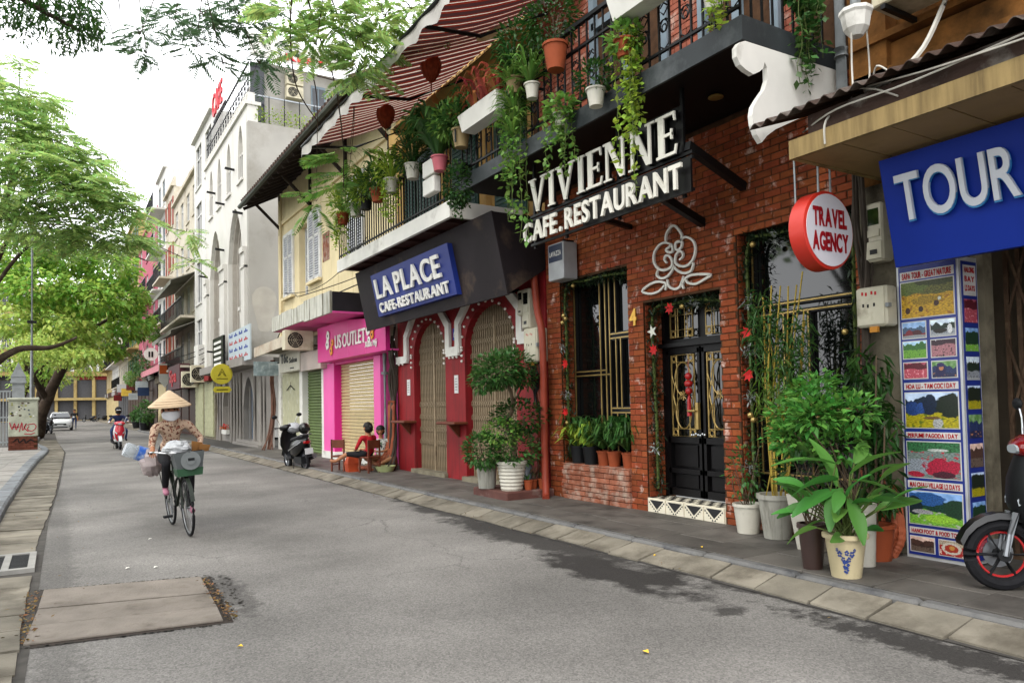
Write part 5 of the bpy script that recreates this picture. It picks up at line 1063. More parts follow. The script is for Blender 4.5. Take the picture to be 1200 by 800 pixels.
# ground floor with gothic door and window
gf = MB(); arched(gf, 6.22, 6.5, 26.6, 35.8, .1, 3.0, [(28.5, 30.4, .3, 1.5, 2.7), (32.7, 34.6, .4, 1.6, 2.7)]); gf.mk('ground_wall', M_gdark, Gt)
MB().box(6.45, 28.4, .1, 6.5, 30.5, 2.8).mk('door', mat('blue_glass', '#2f4a66', rough=.2, bump=0), Gt); MB().box(6.45, 32.6, .1, 6.5, 34.7, 2.8).mk('window_panel', mat('pale_grille', '#86827c', rough=.6), Gt)
for y in (26.7, 27.2, 28.2, 30.65, 31.2, 31.8, 32.4, 34.9, 35.5): mb = MB(); mb.tube([(6.18, y, .1), (6.18, y, 2.9)], .09, 8); mb.mk('half_column', M_gdark, Gt)
for y in (28.9, 29.45, 30.0, 33.1, 33.65, 34.2): MB().box(6.38, y-.03, .3, 6.45, y+.03, 2.5).mk('mullion', M_gdark, Gt)
for k in (0, 1): MB().box(5.95-.0+.12*k, 26.7, .1+.1*k, 6.22, 31 if k else 31.2, .2+.1*k).mk('step', M_gdark, Gt)
MB().box(5.45, 26.7, 3.0, 6.5, 35.8, 3.3).mk('ledge', M_gdark, Gt)
t = thing('flower_box', 'white flower box with small orange flowers in the gothic window', 'planter', (6.15, 33.5, .42)); MB().box(6.05, 33.0, .42, 6.2, 34.0, .6).mk('box', M_white, t)
leaves('flowers', np.stack([RNG.uniform(6.0, 6.2, 70), RNG.uniform(33, 34, 70), RNG.uniform(.6, .8, 70)], 1), rdir(70), .1, .06, mat('orange_red_flower', '#b85020', hue=.04, rnd=.3), t)['kind'] = 'stuff'
# projecting signs
t = thing('round_sign', 'yellow round sign with line drawing hung before the gothic house', 'sign', (5.2, 29, 2.4))
mb = MB(); mb.lathe([(0, 0), (.37, 0), (.38, .02), (.38, .1), (0, .12)], (5.19, 29, 2.78), 28, (0, 1, 0)); mb.mk('disc', mat('lemon_sign', '#b9ab32', rough=.5, var=.05), t)
mb = MB(); mb.tube([(5.05, 28.99, 2.7), (5.19, 28.99, 2.98), (5.33, 28.99, 2.7)], .012, 4); mb.tube([(5.1, 28.99, 2.72), (5.19, 28.99, 2.88), (5.28, 28.99, 2.72)], .01, 4); mb.mk('line_drawing', M_black, t)
MB().box(5.0, 28.985, 2.6, 5.4, 28.992, 2.62).mk('line_drawing', M_black, t)
mb = MB(); mb.prism([(4.87, 29, 2.2), (4.95, 29, 2.1), (5.45, 29, 2.1), (5.53, 29, 2.2), (5.45, 29, 2.32), (4.95, 29, 2.32)], (0, .06, 0)); mb.mk('plate', mat('lemon_sign'), t); MB().box(5.0, 28.99, 2.19, 5.4, 29.0, 2.22).mk('print_line', M_black, t)
mb = MB(); mb.tube([(5.19, 29.05, 3.1), (5.8, 29.05, 3.1)], .02, 5); mb.tube([(5.19, 29.05, 2.1), (5.19, 29.05, 3.1)], .015, 5); mb.mk('arm', M_bmetal, t)
t = thing('white_sign', 'pale blue white sheet sign with faint rows of print', 'sign', (5.5, 27.5, 3.1))
MB().loft([[(5.5, 25.75, 3.14), (5.55, 25.75, 3.14), (5.55, 25.75, 4.34), (5.5, 25.75, 4.34)], [(5.5, 29.4, 3.14), (5.55, 29.4, 3.14), (5.55, 29.4, 4.3), (5.5, 29.4, 4.3)]]).mk('sheet', mat('pale_sheet', '#a9b4ba', rough=.5, var=.05), t)
for r in range(4):
    for k in range(4):
        for q in range(3): MB().box(5.494, 26.1+k*.85+q*.2, 3.3+r*.27, 5.5, 26.24+k*.85+q*.2, 3.36+r*.27+.06*((q+k) % 2)).mk('print_mark', M_pr if r % 2 == 0 else M_blue, t)
t = thing('black_sign', 'upright black sign with white bars of lettering beside the sheet sign', 'sign', (5.4, 30.6, 3.1))
MB().box(5.36, 29.7, 3.1, 5.44, 31.9, 4.3).mk('board', M_black, t)
for k in range(5): MB().box(5.35, 30.1+.05*(k % 2), 3.2+.21*k, 5.36, 31.6, 3.3+.21*k).mk('letter_bar', M_lw, t)

# ------------------------------------------------------------------ farther houses along the right side, and the house closing the street
def house(name, label, org, uaxis, width, floors, h0, fh, wallm, winm, nb, depth=6, shutter=None, balcony=(), ground=None, gcol=None, awn=None, parapet=.6, rec=.12, ww=.5, wh=.62, pane=None):
    """org = ground corner on the facade line; uaxis unit vector along the facade; out = outward normal"""
    t = thing(name, label, 'building', org); u = Vector(uaxis); out = Vector((u.y, -u.x, 0))*-1 if False else Vector((-u.y, u.x, 0)); O = Vector(org)
    if out.dot(Vector((0, 0, 1.5))-O) < 0: out = -out
    def W(a, d, z): return O+u*a+out*d+Vector((0, 0, z))
    def bx(a0, d0, z0, a1, d1, z1, mb=None):
        mb = mb or MB(); mb.loft([[W(a0, d0, z0), W(a1, d0, z0), W(a1, d1, z0), W(a0, d1, z0)], [W(a0, d0, z1), W(a1, d0, z1), W(a1, d1, z1), W(a0, d1, z1)]]); return mb
    top = h0+floors*fh; step = width/nb; mb = MB()
    bx(0, -depth, 0, width, -rec, top, mb)
    for f in range(floors):
        z = h0+f*fh
        bx(0, -rec, z, width, 0, z+fh*(1-wh)*.45, mb); bx(0, -rec, z+fh*((1-wh)*.45+wh), width, 0, z+fh, mb)
        for k in range(nb+1):
            a0 = max(0, k*step-step*(1-ww)/2); a1 = min(width, k*step+step*(1-ww)/2); bx(a0, -rec, z+fh*(1-wh)*.45, a1, 0, z+fh*((1-wh)*.45+wh), mb)
    bx(0, -rec, top, width, 0, top+parapet, mb); mb.mk('wall', wallm, t)
    bx(-.05, -rec, top, width+.05, .18, top+.15).mk('cornice', wallm, t)
    for f in range(floors):
        z = h0+f*fh; zb, zt = z+fh*(1-wh)*.45, z+fh*((1-wh)*.45+wh)
        for k in range(nb):
            a0, a1 = k*step+step*(1-ww)/2, (k+1)*step-step*(1-ww)/2
            o = bx(a0, -rec+.005, zb, a1, -rec+.02, zt).mk('window', pane or M_wdark, t)
            for q in (a0, (a0+a1)/2-.03, a1-.06): bx(q, -rec+.02, zb, q+.06, -rec+.07, zt).mk('frame', winm, o)
            bx(a0, -rec+.02, zb+(zt-zb)*.72, a1, -rec+.06, zb+(zt-zb)*.75).mk('frame', winm, o); bx(a0-.05, -rec, zb-.08, a1+.05, .06, zb).mk('sill', wallm, o)
            if shutter:
                for q0, q1 in ((a0-step*.16, a0), (a1, a1+step*.16)): bx(q0, .0, zb, q1, .05, zt).mk('shutter', shutter, o)
        if f in balcony:
            b = bx(.1, 0, z-.12, width-.1, .85, z).mk('balcony', wallm, t); n = int(width/.22)
            for k in range(n): bx(.12+k*.22, .78, z, .14+k*.22, .8, z+.95).mk('baluster', M_bmetal, b)
            bx(.1, .76, z+.93, width-.1, .83, z+.98).mk('rail', M_bmetal, b)
    bx(0, -rec, 0, width, -.02, h0, MB()).mk('ground_wall', gcol or wallm, t); n = max(1, int(width/2.6)); gs = width/n
    for k in range(n):
        o = bx(k*gs+.25, -.02, .12, (k+1)*gs-.25, .02, h0-.75).mk('roller_shutter', ground or M_roll, t)
        for q in range(int((h0-.9)/.3)): bx(k*gs+.27, .02, .2+q*.3, (k+1)*gs-.27, .032, .42+q*.3).mk('slat', ground or M_roll, o)
        bx(k*gs+.1, .0, h0-.7, (k+1)*gs-.1, .25, h0-.15).mk('sign_panel', random.choice([M_black, M_conc2, mat('brown_sign', '#4a2c24'), mat('faded_red_sign', '#7c2a28'), mat('grey_sign', '#8a8884')]), t)
    if awn:
        for f, m_ in awn:
            z = h0+f*fh+fh*.9 if f >= 0 else h0
            a = MB(); a.loft([[W(.2, .02, z), W(.2, .02, z+.04), W(.2, 1.3, z-.5), W(.2, 1.3, z-.54)], [W(width-.2, .02, z), W(width-.2, .02, z+.04), W(width-.2, 1.3, z-.5), W(width-.2, 1.3, z-.54)]]); a = a.mk('awning', m_, t)
            bx(.2, 1.3, z-.72, width-.2, 1.31, z-.5).mk('valance', m_, a)
    return t
M_w1 = mat('white_house_plaster', '#c6c4be', rough=.8, var=.08, dirt='#908c84', dsc=.8, damt=.3, streak=True); M_y1 = mat('mustard_plaster', '#9c895a', rough=.85, var=.12, dirt='#6f5a34', dsc=.8, damt=.4); M_p1 = mat('dusty_pink_plaster', '#a04c5e', rough=.8, var=.1, dirt='#7a3c48', dsc=.6, damt=.3)
M_or = mat('orange_shutter', '#8a3a22', rough=.6, var=.15); M_gr = mat('green_shutter', '#3c5a48', rough=.6); M_aw = mat('grey_awning', '#77766c', rough=.8, var=.15, dirt='#3c3c36', dsc=1, damt=.4); M_cr = mat('cream_house_plaster', '#b5ad9c', rough=.85, var=.1, dirt='#7f7058', dsc=.8, damt=.4); M_bw = mat('blue_grey_wall', '#7e949c', rough=.7)
house('white_house', 'narrow white house with tall paned windows next to the gothic building', (6.1, 35.85, .1), (0, 1, 0), 5.6, 4, 3.4, 2.95, M_w1, M_shut, 2, shutter=None, gcol=M_conc2, ground=mat('pale_green_shutter', '#9c9c7c'), ww=.6, wh=.72)
house('awning_house', 'cream house with grey striped awnings and balcony ironwork beyond the white house', (6.28, 41.5, .1), (0, 1, 0), 9.3, 4, 3.7, 2.6, M_cr, M_shut, 4, balcony=(0, 1), awn=((0, M_aw), (1, M_aw)), gcol=mat('brown_sign'), ground=mat('dark_door', '#3b2a22', rough=.6, var=.25))
house('shuttered_house', 'narrow cream house with tall rust orange shutters', (6.28, 50.85, .1), (0, 1, 0), 4.2, 4, 4.0, 2.9, M_cr, M_shut, 2, shutter=M_or, balcony=(1, 2), gcol=mat('dark_door'), ground=mat('dark_grey_shutter', '#4a4a4c'))
house('tall_white_house', 'tall white building with blue grey top floor and projecting slabs', (6.3, 55.1, .1), (0, 1, 0), 4.8, 5, 4, 2.8, M_w1, mat('blue_grey_frame'), 2, balcony=(1, 2, 3, 4), pane=mat('shade_pane'))
house('pink_house', 'dusty pink house front with pale circle emblem', (6.28, 60, .1), (0, 1, 0), 14.8, 4, 4.4, 2.9, M_p1, M_shut, 3, gcol=mat('dark_door'), ww=.3, balcony=(2,), ground=mat('dark_door'))
o = MB()
for r in (.9, .6): o.tube([(6.24, 69+r*1.9*math.cos(a), 7.0+r*math.sin(a)) for a in np.linspace(0, 6.283, 28)[:-1]], .03, 4, True)
tag(o.mk('wall_emblem', mat('pale_pink_line', '#c08a94')), 'pale double circle emblem on the dusty pink wall', 'emblem')
house('mustard_house', 'mustard yellow house beyond the pink house', (6.3, 75, .1), (0, 1, 0), 12, 5, 4, 3.1, M_y1, M_gr, 4, shutter=M_gr, balcony=(1,), gcol=M_cr, ground=mat('dark_door'))
house('cream_house', 'cream house with green shutters far down the right side', (6.3, 87.2, .1), (0, 1, 0), 14, 5, 4, 3, M_cr, M_shut, 5, balcony=(0, 1), gcol=M_conc2, ground=mat('dark_grey_shutter'))
house('grey_house', 'grey white house near the end of the right side', (6.3, 101.4, .1), (0, 1, 0), 12, 4, 4, 3, M_w1, M_shut, 4, balcony=(1, 2), gcol=M_conc2)
house('corner_house', 'yellow ochre corner house at the far end of the right side', (6.3, 113.6, .1), (0, 1, 0), 13, 3, 4, 3.2, M_y1, M_shut, 4, balcony=(1,), gcol=M_y1)
E1 = house('colonial_house', 'yellow colonial house closing the far end of the street', (-8, 137.5, .1), (1, 0, 0), 15.7, 4, 7.2, 3.4, M_y1, M_shut, 6, shutter=M_shut, balcony=(0,), gcol=M_y1, ground=mat('dark_grey_shutter', '#4a4a4c'), depth=10)
for k in range(7): mb = MB(); mb.box(-8+k*2.55, 137.0, .1, -7.6+k*2.55, 137.5, 7.0); mb.mk('pilaster', M_y1, E1)
MB().box(-8, 136.6, 3.3, 7.7, 137.4, 3.7).mk('string_course', M_y1, E1)
house('pale_end_house', 'pale house to the right of the yellow colonial house', (7.8, 137.5, .1), (1, 0, 0), 12, 5, 4, 3.3, M_w1, M_shut, 4, depth=10)
house('tall_end_house', 'cream house partly hidden by trees left of the yellow colonial house', (-24, 137.5, .1), (1, 0, 0), 15.8, 3, 4, 3.3, M_cr, M_shut, 6, depth=10)
# shop signs and clutter along the far right side
t = thing('red_sign', 'dark maroon sign box with red lettering beyond the conical hat', 'sign', (5.4, 44, 3)); MB().box(5.4, 41.8, 2.6, 5.9, 46.4, 3.9).mk('box', mat('maroon_sign', '#4f2a30', rough=.6), t)
letters('Spa', (5.39, 45.6, 3.0), (0, -1, 0), (0, 0, 1), 2.6, .7, .03, M_rletter, t)
t = thing('banner_sign', 'pale pointed banner sign with orange block hung beside the maroon sign', 'sign', (5.4, 48, 3)); MB().prism([(5.05, 47.6, 4.2), (5.65, 47.6, 4.2), (5.65, 47.6, 3.2), (5.35, 47.6, 2.8), (5.05, 47.6, 3.2)], (0, .05, 0)).mk('panel', M_white, t); MB().box(5.07, 47.59, 3.6, 5.63, 47.6, 4.1).mk('orange_block', mat('orange_print', '#c05a2c'), t)
t = thing('circle_sign', 'small white round sign with dark characters before the pink house', 'sign', (5.2, 53.5, 5.1)); mb = MB(); mb.lathe([(0, 0), (.42, 0), (.42, .1)], (5.2, 53.5, 5.14), 20, (0, 1, 0)); mb.mk('disc', M_white, t); MB().box(5.05, 53.48, 4.95, 5.15, 53.5, 5.32).mk('character', M_black, t); MB().box(5.22, 53.48, 4.95, 5.33, 53.5, 5.32).mk('character', M_black, t); MB().beam((5.5, 53.55, 5.14), (6.3, 53.55, 5.14), .05, .05).mk('arm', M_bmetal, t)
t = thing('pink_canopy', 'faded pink and white canopy along the far shop fronts', 'canopy', (5.4, 56, 4)); MB().loft([[(5.3, 48.5, 3.9), (5.3, 62, 3.9), (5.3, 62, 4.3), (5.3, 48.5, 4.3)], [(6.28, 48.5, 4.3), (6.28, 62, 4.3), (6.28, 62, 4.7), (6.28, 48.5, 4.7)]]).mk('sheet', mat('faded_pink', '#b07078', rough=.7, var=.15), t)
for y, z, lab in ((37.2, 2.75, 'white air conditioner above the pale shutter of the narrow white house'), (40.2, 2.6, 'grey white air conditioner box beside the maroon sign')): ac_unit((5.3, y, z), lab, .9, .35, .8, 'y', True)
t = thing('wall_boxes', 'white electric cabinet boxes mounted on the narrow white house', 'cabinet', (5.8, 38.5, 3.8)); MB().box(5.75, 38.2, 3.6, 6.1, 39.4, 4.6).mk('cabinet', M_white, t); MB().box(5.74, 38.25, 3.65, 5.75, 39.35, 4.55).mk('lid', M_white, t)
for y, w_, c, lab in ((58.5, .9, '#3a3a3c', 'dark planter box standing on the far pavement'),): t = thing('planter_box', lab, 'planter', (5.5, y, .12)); MB().bbox(5.0, y, .12, 5.9, y+.8, 1.25, .03).mk('box', mat('charcoal', c), t)
for k, (y, x, z, s, c) in enumerate(((63, 5.2, 2.6, .8, '#20304c'), (66, 5.3, 3.1, .9, '#9aa0a0'), (70, 5.1, 2.4, .7, '#b0b4b4'), (74, 5.2, 3.3, .9, '#6a3230'), (80, 5.2, 2.9, .9, '#c0a040'), (86, 5.2, 3.4, 1.0, '#a8a8a8'), (93, 5.3, 2.6, .8, '#802828'))):
    t = thing('shop_sign', ['navy projecting shop sign above the far planters', 'grey projecting shop sign under the pink canopy end', 'pale projecting shop sign below the circle emblem', 'maroon projecting shop sign on the pink house', 'yellow projecting shop sign on the mustard house', 'light grey projecting shop sign on the mustard house corner', 'red projecting shop sign on the far cream house'][k], 'sign', (x, y, z)); MB().bbox(x, y, z, x+s, y+.1, z+s*.8, .01).mk('panel', mat('far_sign%d' % k if 0 else 'far_sign_'+'abcdefg'[k], c, rough=.6), t); MB().beam((x+s, y+.05, z+s*.5), (6.3, y+.05, z+s*.5), .05, .05).mk('arm', M_bmetal, t)

# ------------------------------------------------------------------ left side: cabinet, gate pillar, fence, lamp post
M_kiosk = mat('pale_green_cabinet', '#a5a796', rough=.6, var=.12, sc=3, dirt='#6f7064', dsc=2, damt=.5)
t = thing('utility_cabinet', 'pale utility cabinet on a brick base covered with graffiti and stickers', 'cabinet', (-1.08, 33.2, .12))
MB().bbox(-1.54, 33, .62, -.62, 33.6, 1.96, .02).mk('cabinet', M_kiosk, t); MB().bbox(-1.58, 32.95, 1.96, -.58, 33.65, 2.06, .02).mk('lid', M_kiosk, t); MB().box(-1.53, 33.02, .1, -.63, 33.58, .62).mk('base', M_mortar, t)
M_bb = mat('cabinet_brick', '#5e3428', rough=.9, var=.25, rnd=.15)
for r in range(6):
    for k in range(4): x0 = -1.54+k*.23-(.11 if r % 2 else 0); MB().box(max(x0, -1.54), 32.99, .13+r*.082, min(x0+.215, -.62), 33.03, .2+r*.082).mk('brick', M_bb, t)
for k in range(26):
    x, z, s = random.uniform(-1.5, -.72), random.uniform(1.25, 1.9), random.uniform(.03, .07)
    MB().box(x, 32.993, z, x+s*1.2, 32.999, z+s).mk('sticker', mat('sticker_'+'abcd'[k % 4], ['#c8c6c0', '#5a4a40', '#8a8a3c', '#3c4452'][k % 4], rough=.6), t)
M_graf = mat('red_graffiti', '#a01f34', rough=.5)
for pts in ([(-1.5, 1.15), (-1.42, .9), (-1.35, 1.12), (-1.3, .88), (-1.22, 1.1)], [(-1.2, .8), (-1.12, 1.15), (-1.1, .85), (-.98, 1.1), (-1.05, .95), (-.92, .8)], [(-.95, 1.05), (-.75, 1.08), (-.68, .95), (-.8, .82), (-.95, .88), (-.9, 1.0)], [(-1.42, .98), (-1.2, .98)], [(-1.05, .72), (-.85, .7), (-.72, .75)]):
    mb = MB(); mb.ribbon([(x, 32.992, z) for x, z in smooth(pts, 4)], .028, (0, -1, 0), .004); mb.mk('graffiti_stroke', M_graf, t)
for pts in ([(-1.4, .42), (-1.25, .55), (-1.2, .4), (-1.05, .52), (-1.0, .38), (-.85, .5), (-.75, .42)],): mb = MB(); mb.ribbon([(x, 32.98, z) for x, z in smooth(pts, 4)], .035, (0, -1, 0), .004); mb.mk('graffiti_stroke', M_black, t)
M_gp = mat('grey_gate_paint', '#85898a', rough=.7, var=.1, dirt='#5a5c5a', dsc=1.5, damt=.3)
t = thing('gate_pillar', 'grey gate pillar with a pointed gable cap behind the utility cabinet', 'pillar', (-1.36, 36.2, .1))
MB().box(-1.56, 36, .1, -1.14, 36.4, 2.8).mk('shaft', M_gp, t); MB().box(-1.62, 35.94, 2.7, -1.08, 36.46, 2.8).mk('band', M_gp, t); MB().prism([(-1.62, 35.94, 2.95), (-1.08, 35.94, 2.95), (-1.16, 35.94, 3.1), (-1.35, 35.94, 3.55), (-1.54, 35.94, 3.1)], (0, .5, 0)).mk('gable', M_gp, t); MB().box(-1.6, 35.96, 2.8, -1.1, 36.44, 2.95).mk('neck', M_gp, t)
t = thing('metal_gate', 'pale grey metal gate left of the gate pillar', 'gate', (-2.2, 36.2, .1))
for k in range(12): MB().box(-1.62-.11*k, 36.18, .2, -1.66-.11*k, 36.22, 2.4).mk('bar', M_gp, t)
for z in (.3, 1.3, 2.35): MB().box(-2.95, 36.17, z, -1.6, 36.23, z+.06).mk('rail', M_gp, t)
t = thing('wooden_fence', 'low grey park wall running behind the left trees', 'wall', (-1.6, 60, .1)); MB().box(-1.75, 37, .1, -1.55, 125, 1.1).mk('wall', M_gp, t)
for k in range(40): MB().box(-1.66, 37.2+k*.6, 1.1, -1.63, 37.24+k*.6, 2.2).mk('bar', M_bmetal, t)
MB().box(-1.67, 37, 2.15, -1.62, 61, 2.2).mk('rail', M_bmetal, t)
t = thing('lamp_post', 'tall grey lamp post with twin curved arms behind the utility cabinet', 'lamp post', (-.86, 34.6, .12))
mb = MB(); mb.tube([(-.86, 34.6, .1), (-.86, 34.6, 9.2)], [.11, .065], 10); mb.mk('post', M_steel, t, True)
for s in (-1, 1): 
    mb = MB(); mb.tube(smooth([(-.86, 34.6, 8.3), (-.86+.25*s, 34.6, 9.2), (-.86+.9*s, 34.6, 9.6)], 6), .035, 6); mb.mk('arm', M_steel, t, True); mb = MB(); mb.ball((-.86+1.05*s, 34.6, 9.6), (.28, .12, .08), 10, 6); mb.mk('lamp_head', M_steel, t, True)
MB().box(-1.02, 34.5, 5.0, -.7, 34.7, 5.1).mk('clamp', M_bmetal, t)

cables('wall_cables', 'thin black cables slung along the front of the yellow house above the panel canopies', [([(6.4, 15.4, 4.7), (6.0, 17.5, 4.55), (5.6, 20, 4.5), (6.3, 23, 5.0)], .012), ([(6.3, 15.3, 4.5), (5.9, 18, 4.3), (5.7, 21, 4.25), (6.2, 25.3, 3.6)], .015), ([(6.4, 17, 5.6), (6.3, 19, 5.0), (6.3, 21.5, 4.9), (6.4, 25, 5.3)], .01)], M_wire)
cables('facade_cables', 'black cables looping along the far house fronts beyond the white house', [([(6.0, 36, 3.6+.2*k), (5.7+rw(.2), 42, 3.3+.25*k), (5.9+rw(.2), 52, 3.9+.2*k), (5.8+rw(.2), 64, 3.8+.2*k), (6, 80, 4.2+.2*k)], .02) for k in range(5)], M_wire)
# ------------------------------------------------------------------ pots and plants
def leafm(name, col, v=.35, hue=.025, tr=.3, rough=.45): return mat(name, col, rough=rough, var=0, bump=0, isl=v, hue=hue, trans=tr, spec=.35)
L_dk = leafm('dark_leaf', '#2c4d1e'); L_md = leafm('mid_leaf', '#416630'); L_lt = leafm('light_leaf', '#6a9040', .35); L_yl = leafm('yellow_green_leaf', '#8fa83c', .3); L_gar = leafm('garland_needle', '#1c2c18', .4, .02, .1)
L_red = leafm('bromeliad_leaf', '#9a5038', .4, .03); M_stem = mat('green_stem', '#4d5a2c', rough=.7); M_bark = mat('grey_bark', '#57493a', rough=.9, var=.3, sc=6, bump=.6, bsc=25); M_soil = mat('soil', '#2a2018', rough=1, var=.3, sc=20)
M_cer = mat('white_ceramic', '#bdb9ac', rough=.35, var=.06, dirt='#7d7665', dsc=3, damt=.35); M_gcer = mat('grey_glaze', '#9a988e', rough=.4, var=.12, dirt='#5a564c', dsc=2.5, damt=.5, streak=True); M_terr = mat('terracotta', '#8e4426', rough=.7, var=.12, dirt='#4c2a1c', dsc=3, damt=.3); M_brn = mat('brown_glaze', '#3a2a26', rough=.35, var=.15); M_bpl = mat('black_plastic', '#17181a', rough=.5); M_tan = mat('tan_pot', '#8d7a56', rough=.6, var=.15); M_ppot = mat('pink_pot', '#b05c66', rough=.55)
def pot(par, loc, r, h, m, taper=.72, lip=.02, ribs=0):
    x, y, z = loc; prof = [(0, 0), (r*taper, 0)]
    if ribs:
        for k in range(ribs): a = k/ribs; b = (k+.5)/ribs; prof += [(r*(taper+(1-taper)*a)*.97, h*a+.001), (r*(taper+(1-taper)*b)*1.03, h*b)]
    prof += [(r*.98, h*.9), (r+lip, h*.9), (r+lip, h), (r*.88, h), (r*.86, h*.88)]
    mb = MB(); mb.lathe(prof, loc, 20, caps=False); o = mb.mk('pot', m, par, True); mb = MB(); mb.lathe([(0, h*.89), (r*.87, h*.89)], loc, 14, caps=False); mb.mk('soil', M_soil, par); return o
def fol(par, C, D, L, W, m, name='foliage', **k): o = leaves(name, C, D, L, W, m, par, **k); o['kind'] = 'stuff'; return o
def bush(par, c, r, n, L, W, m, hollow=.25, up=.4, name='foliage'):
    C = inball(n, c, r, hollow); D = unit(C-np.array(c)+rdir(n)*.35*np.mean(r)); D[:, 2] += up*RNG.random(n)-.15; fol(par, C, D, L*RNG.uniform(.6, 1.2, n), W*RNG.uniform(.7, 1.2, n), m, name, droop=.15)
def stems(par, base, tips, r=.008, m=None, wob=.05, name='stem'):
    for tp in tips:
        b = Vector(base)+Vector((rw(.03), rw(.03), 0)); t_ = Vector(tp); mid = (b+t_)/2+Vector((rw(wob), rw(wob), 0)); mb = MB(); mb.tube(smooth([b, mid, t_], 4), [r*(1.2-.5*i/8) for i in range(9)], 5); mb.mk(name, m or M_bark, par)
def arch_leaves(par, base, n, reach, rise, L, W, m, name='foliage'):   # strap leaves fountaining from a base: spider plant, hosta
    v = []; q = []
    for k in range(n):
        a = random.uniform(0, 6.283); d = Vector((math.cos(a), math.sin(a), 0)); s = Vector((-d.y, d.x, 0)); ln = random.uniform(.6, 1.15); ri = rise*random.uniform(.3, 1.2); b0 = Vector(base)+d*.02; o = len(v)
        for i in range(5):
            t_ = i/4; p = b0+d*reach*ln*t_+Vector((0, 0, ri*math.sin(t_*2.4)*1.0-.1*t_*t_*reach)); w_ = W*math.sin(.25+t_*2.85)*.5
            v += [p-s*w_, p+s*w_+Vector((0, 0, .0))]
        for i in range(4): q.append((o+2*i, o+2*i+1, o+2*i+3, o+2*i+2))
    o = qmesh(name, np.array([tuple(p) for p in v]), np.array(q), m, par); o['kind'] = 'stuff'; return o
def vine(par, top, length, n, width, L, m, strands=6):
    C = []; 
    for s in range(strands):
        x, y = rw(width), rw(width); l = length*random.uniform(.45, 1); mb = MB(); P = [Vector(top)+Vector((x*.3, y*.3, .05))]
        for k in range(7): P.append(Vector(top)+Vector((x+rw(.02), y+rw(.02), -l*k/6)))
        mb.tube(P, .004, 4); mb.mk('vine_stem', M_stem, par)
        for k in range(n//strands): f_ = (k+random.random())/(n//strands); C.append((top[0]+x+rw(.05), top[1]+y+rw(.05), top[2]-l*f_+rw(.03)))
    C = np.array(C); D = rdir(len(C)); D[:, 2] = -abs(D[:, 2])*.9; D[:, 0] -= .35
    fol(par, C, D, L*RNG.uniform(.6, 1.2, len(C)), L*.75*RNG.uniform(.7, 1.1, len(C)), m, fold=.1)
PZ = .122
# bonsai group by the red arches
t = thing('plinth', 'low red brown stone plinth under the white ribbed bonsai pot', 'plinth', (5.8, 9.5, .1)); MB().bbox(5.42, 9.05, .1, 6.24, 10.05, .235, .015).mk('block', mat('red_brown_stone', '#5a3a34', rough=.7, var=.2, dirt='#8a8078', dsc=3, damt=.3), t)
t = thing('bonsai_tree', 'cloud pruned bonsai tree in a white ribbed pot before the right red arch', 'potted tree', (5.66, 9.3, .235))
pot(t, (5.66, 9.3, .235), .22, .42, M_cer, .72, .012, 8)
for pts, r in (([(5.66, 9.3, .6), (5.72, 9.3, .9), (5.62, 9.3, 1.2), (5.72, 9.32, 1.5), (5.6, 9.3, 1.85)], .045), ([(5.7, 9.3, .9), (5.85, 9.3, 1.1), (5.9, 9.3, 1.3)], .025), ([(5.66, 9.3, .65), (5.5, 9.28, .8), (5.35, 9.28, .9)], .022), ([(5.66, 9.3, .65), (5.8, 9.35, .85)], .02), ([(5.66, 9.3, 1.45), (5.85, 9.35, 1.65), (5.95, 9.35, 1.85)], .02)):
    mb = MB(); P = smooth(pts, 5); mb.tube(P, [r*(1-.5*i/len(P)) for i in range(len(P))], 7); mb.mk('branch', M_bark, t, True)
bush(t, (5.42, 9.25, 1.98), (.36, .36, .26), 800, .085, .05, L_md, .3); bush(t, (5.72, 9.35, 2.05), (.34, .34, .26), 650, .085, .05, L_md, .3); bush(t, (5.25, 9.3, 1.82), (.24, .24, .16), 260, .085, .05, L_md, .2); bush(t, (5.92, 9.35, 1.86), (.22, .24, .16), 220, .085, .05, L_md, .2); bush(t, (5.85, 9.35, 1.3), (.46, .4, .26), 800, .08, .045, L_dk, .3); bush(t, (5.72, 9.3, .82), (.42, .38, .24), 700, .08, .045, L_md, .3); bush(t, (5.5, 9.3, 1.08), (.3, .3, .2), 400, .08, .045, L_lt, .3)
t = thing('potted_shrub', 'round leafy shrub in a grey green pot left of the bonsai', 'potted plant', (5.42, 9.55, .235)); pot(t, (5.5, 9.75, .235), .16, .38, M_gcer, .8); bush(t, (5.3, 9.5, .82), (.3, .26, .26), 700, .08, .045, L_md, .4); stems(t, (5.5, 9.75, .58), [(5.3+rw(.2), 9.5+rw(.2), .8+rw(.15)) for _ in range(6)])
for k, (x, y, r, h, lab) in enumerate(((5.85, 9.15, .07, .14, 'leftmost small orange pot on the red brown plinth beside the bonsai'), (5.98, 9.22, .065, .13, 'second small orange pot on the red brown plinth beside the bonsai'), (6.08, 9.12, .07, .15, 'third small orange pot on the plinth, nearest the red pipe'))):
    t = thing('flower_pot', lab, 'flower pot', (x, y, .235), 'small orange pots by the bonsai'); pot(t, (x, y, .235), r, h, M_terr, .75, .006)
    if k != 1: arch_leaves(t, (x, y, .235+h), 10, .1, .1, .1, .02, L_md)
t = thing('glass_jar', 'grey patterned jar standing behind the small orange pots', 'jar', (5.98, 9.4, .235)); mb = MB(); mb.lathe([(0, 0), (.09, 0), (.1, .05), (.1, .3), (.07, .36), (.07, .4), (0, .4)], (5.98, 9.42, .235), 14); mb.mk('jar_body', mat('grey_jar', '#6d737c', rough=.3, var=.3, sc=12), t, True); mb = MB(); mb.lathe([(.075, .36), (.075, .41), (0, .41)], (5.98, 9.42, .24), 12); mb.mk('lid', M_black, t)
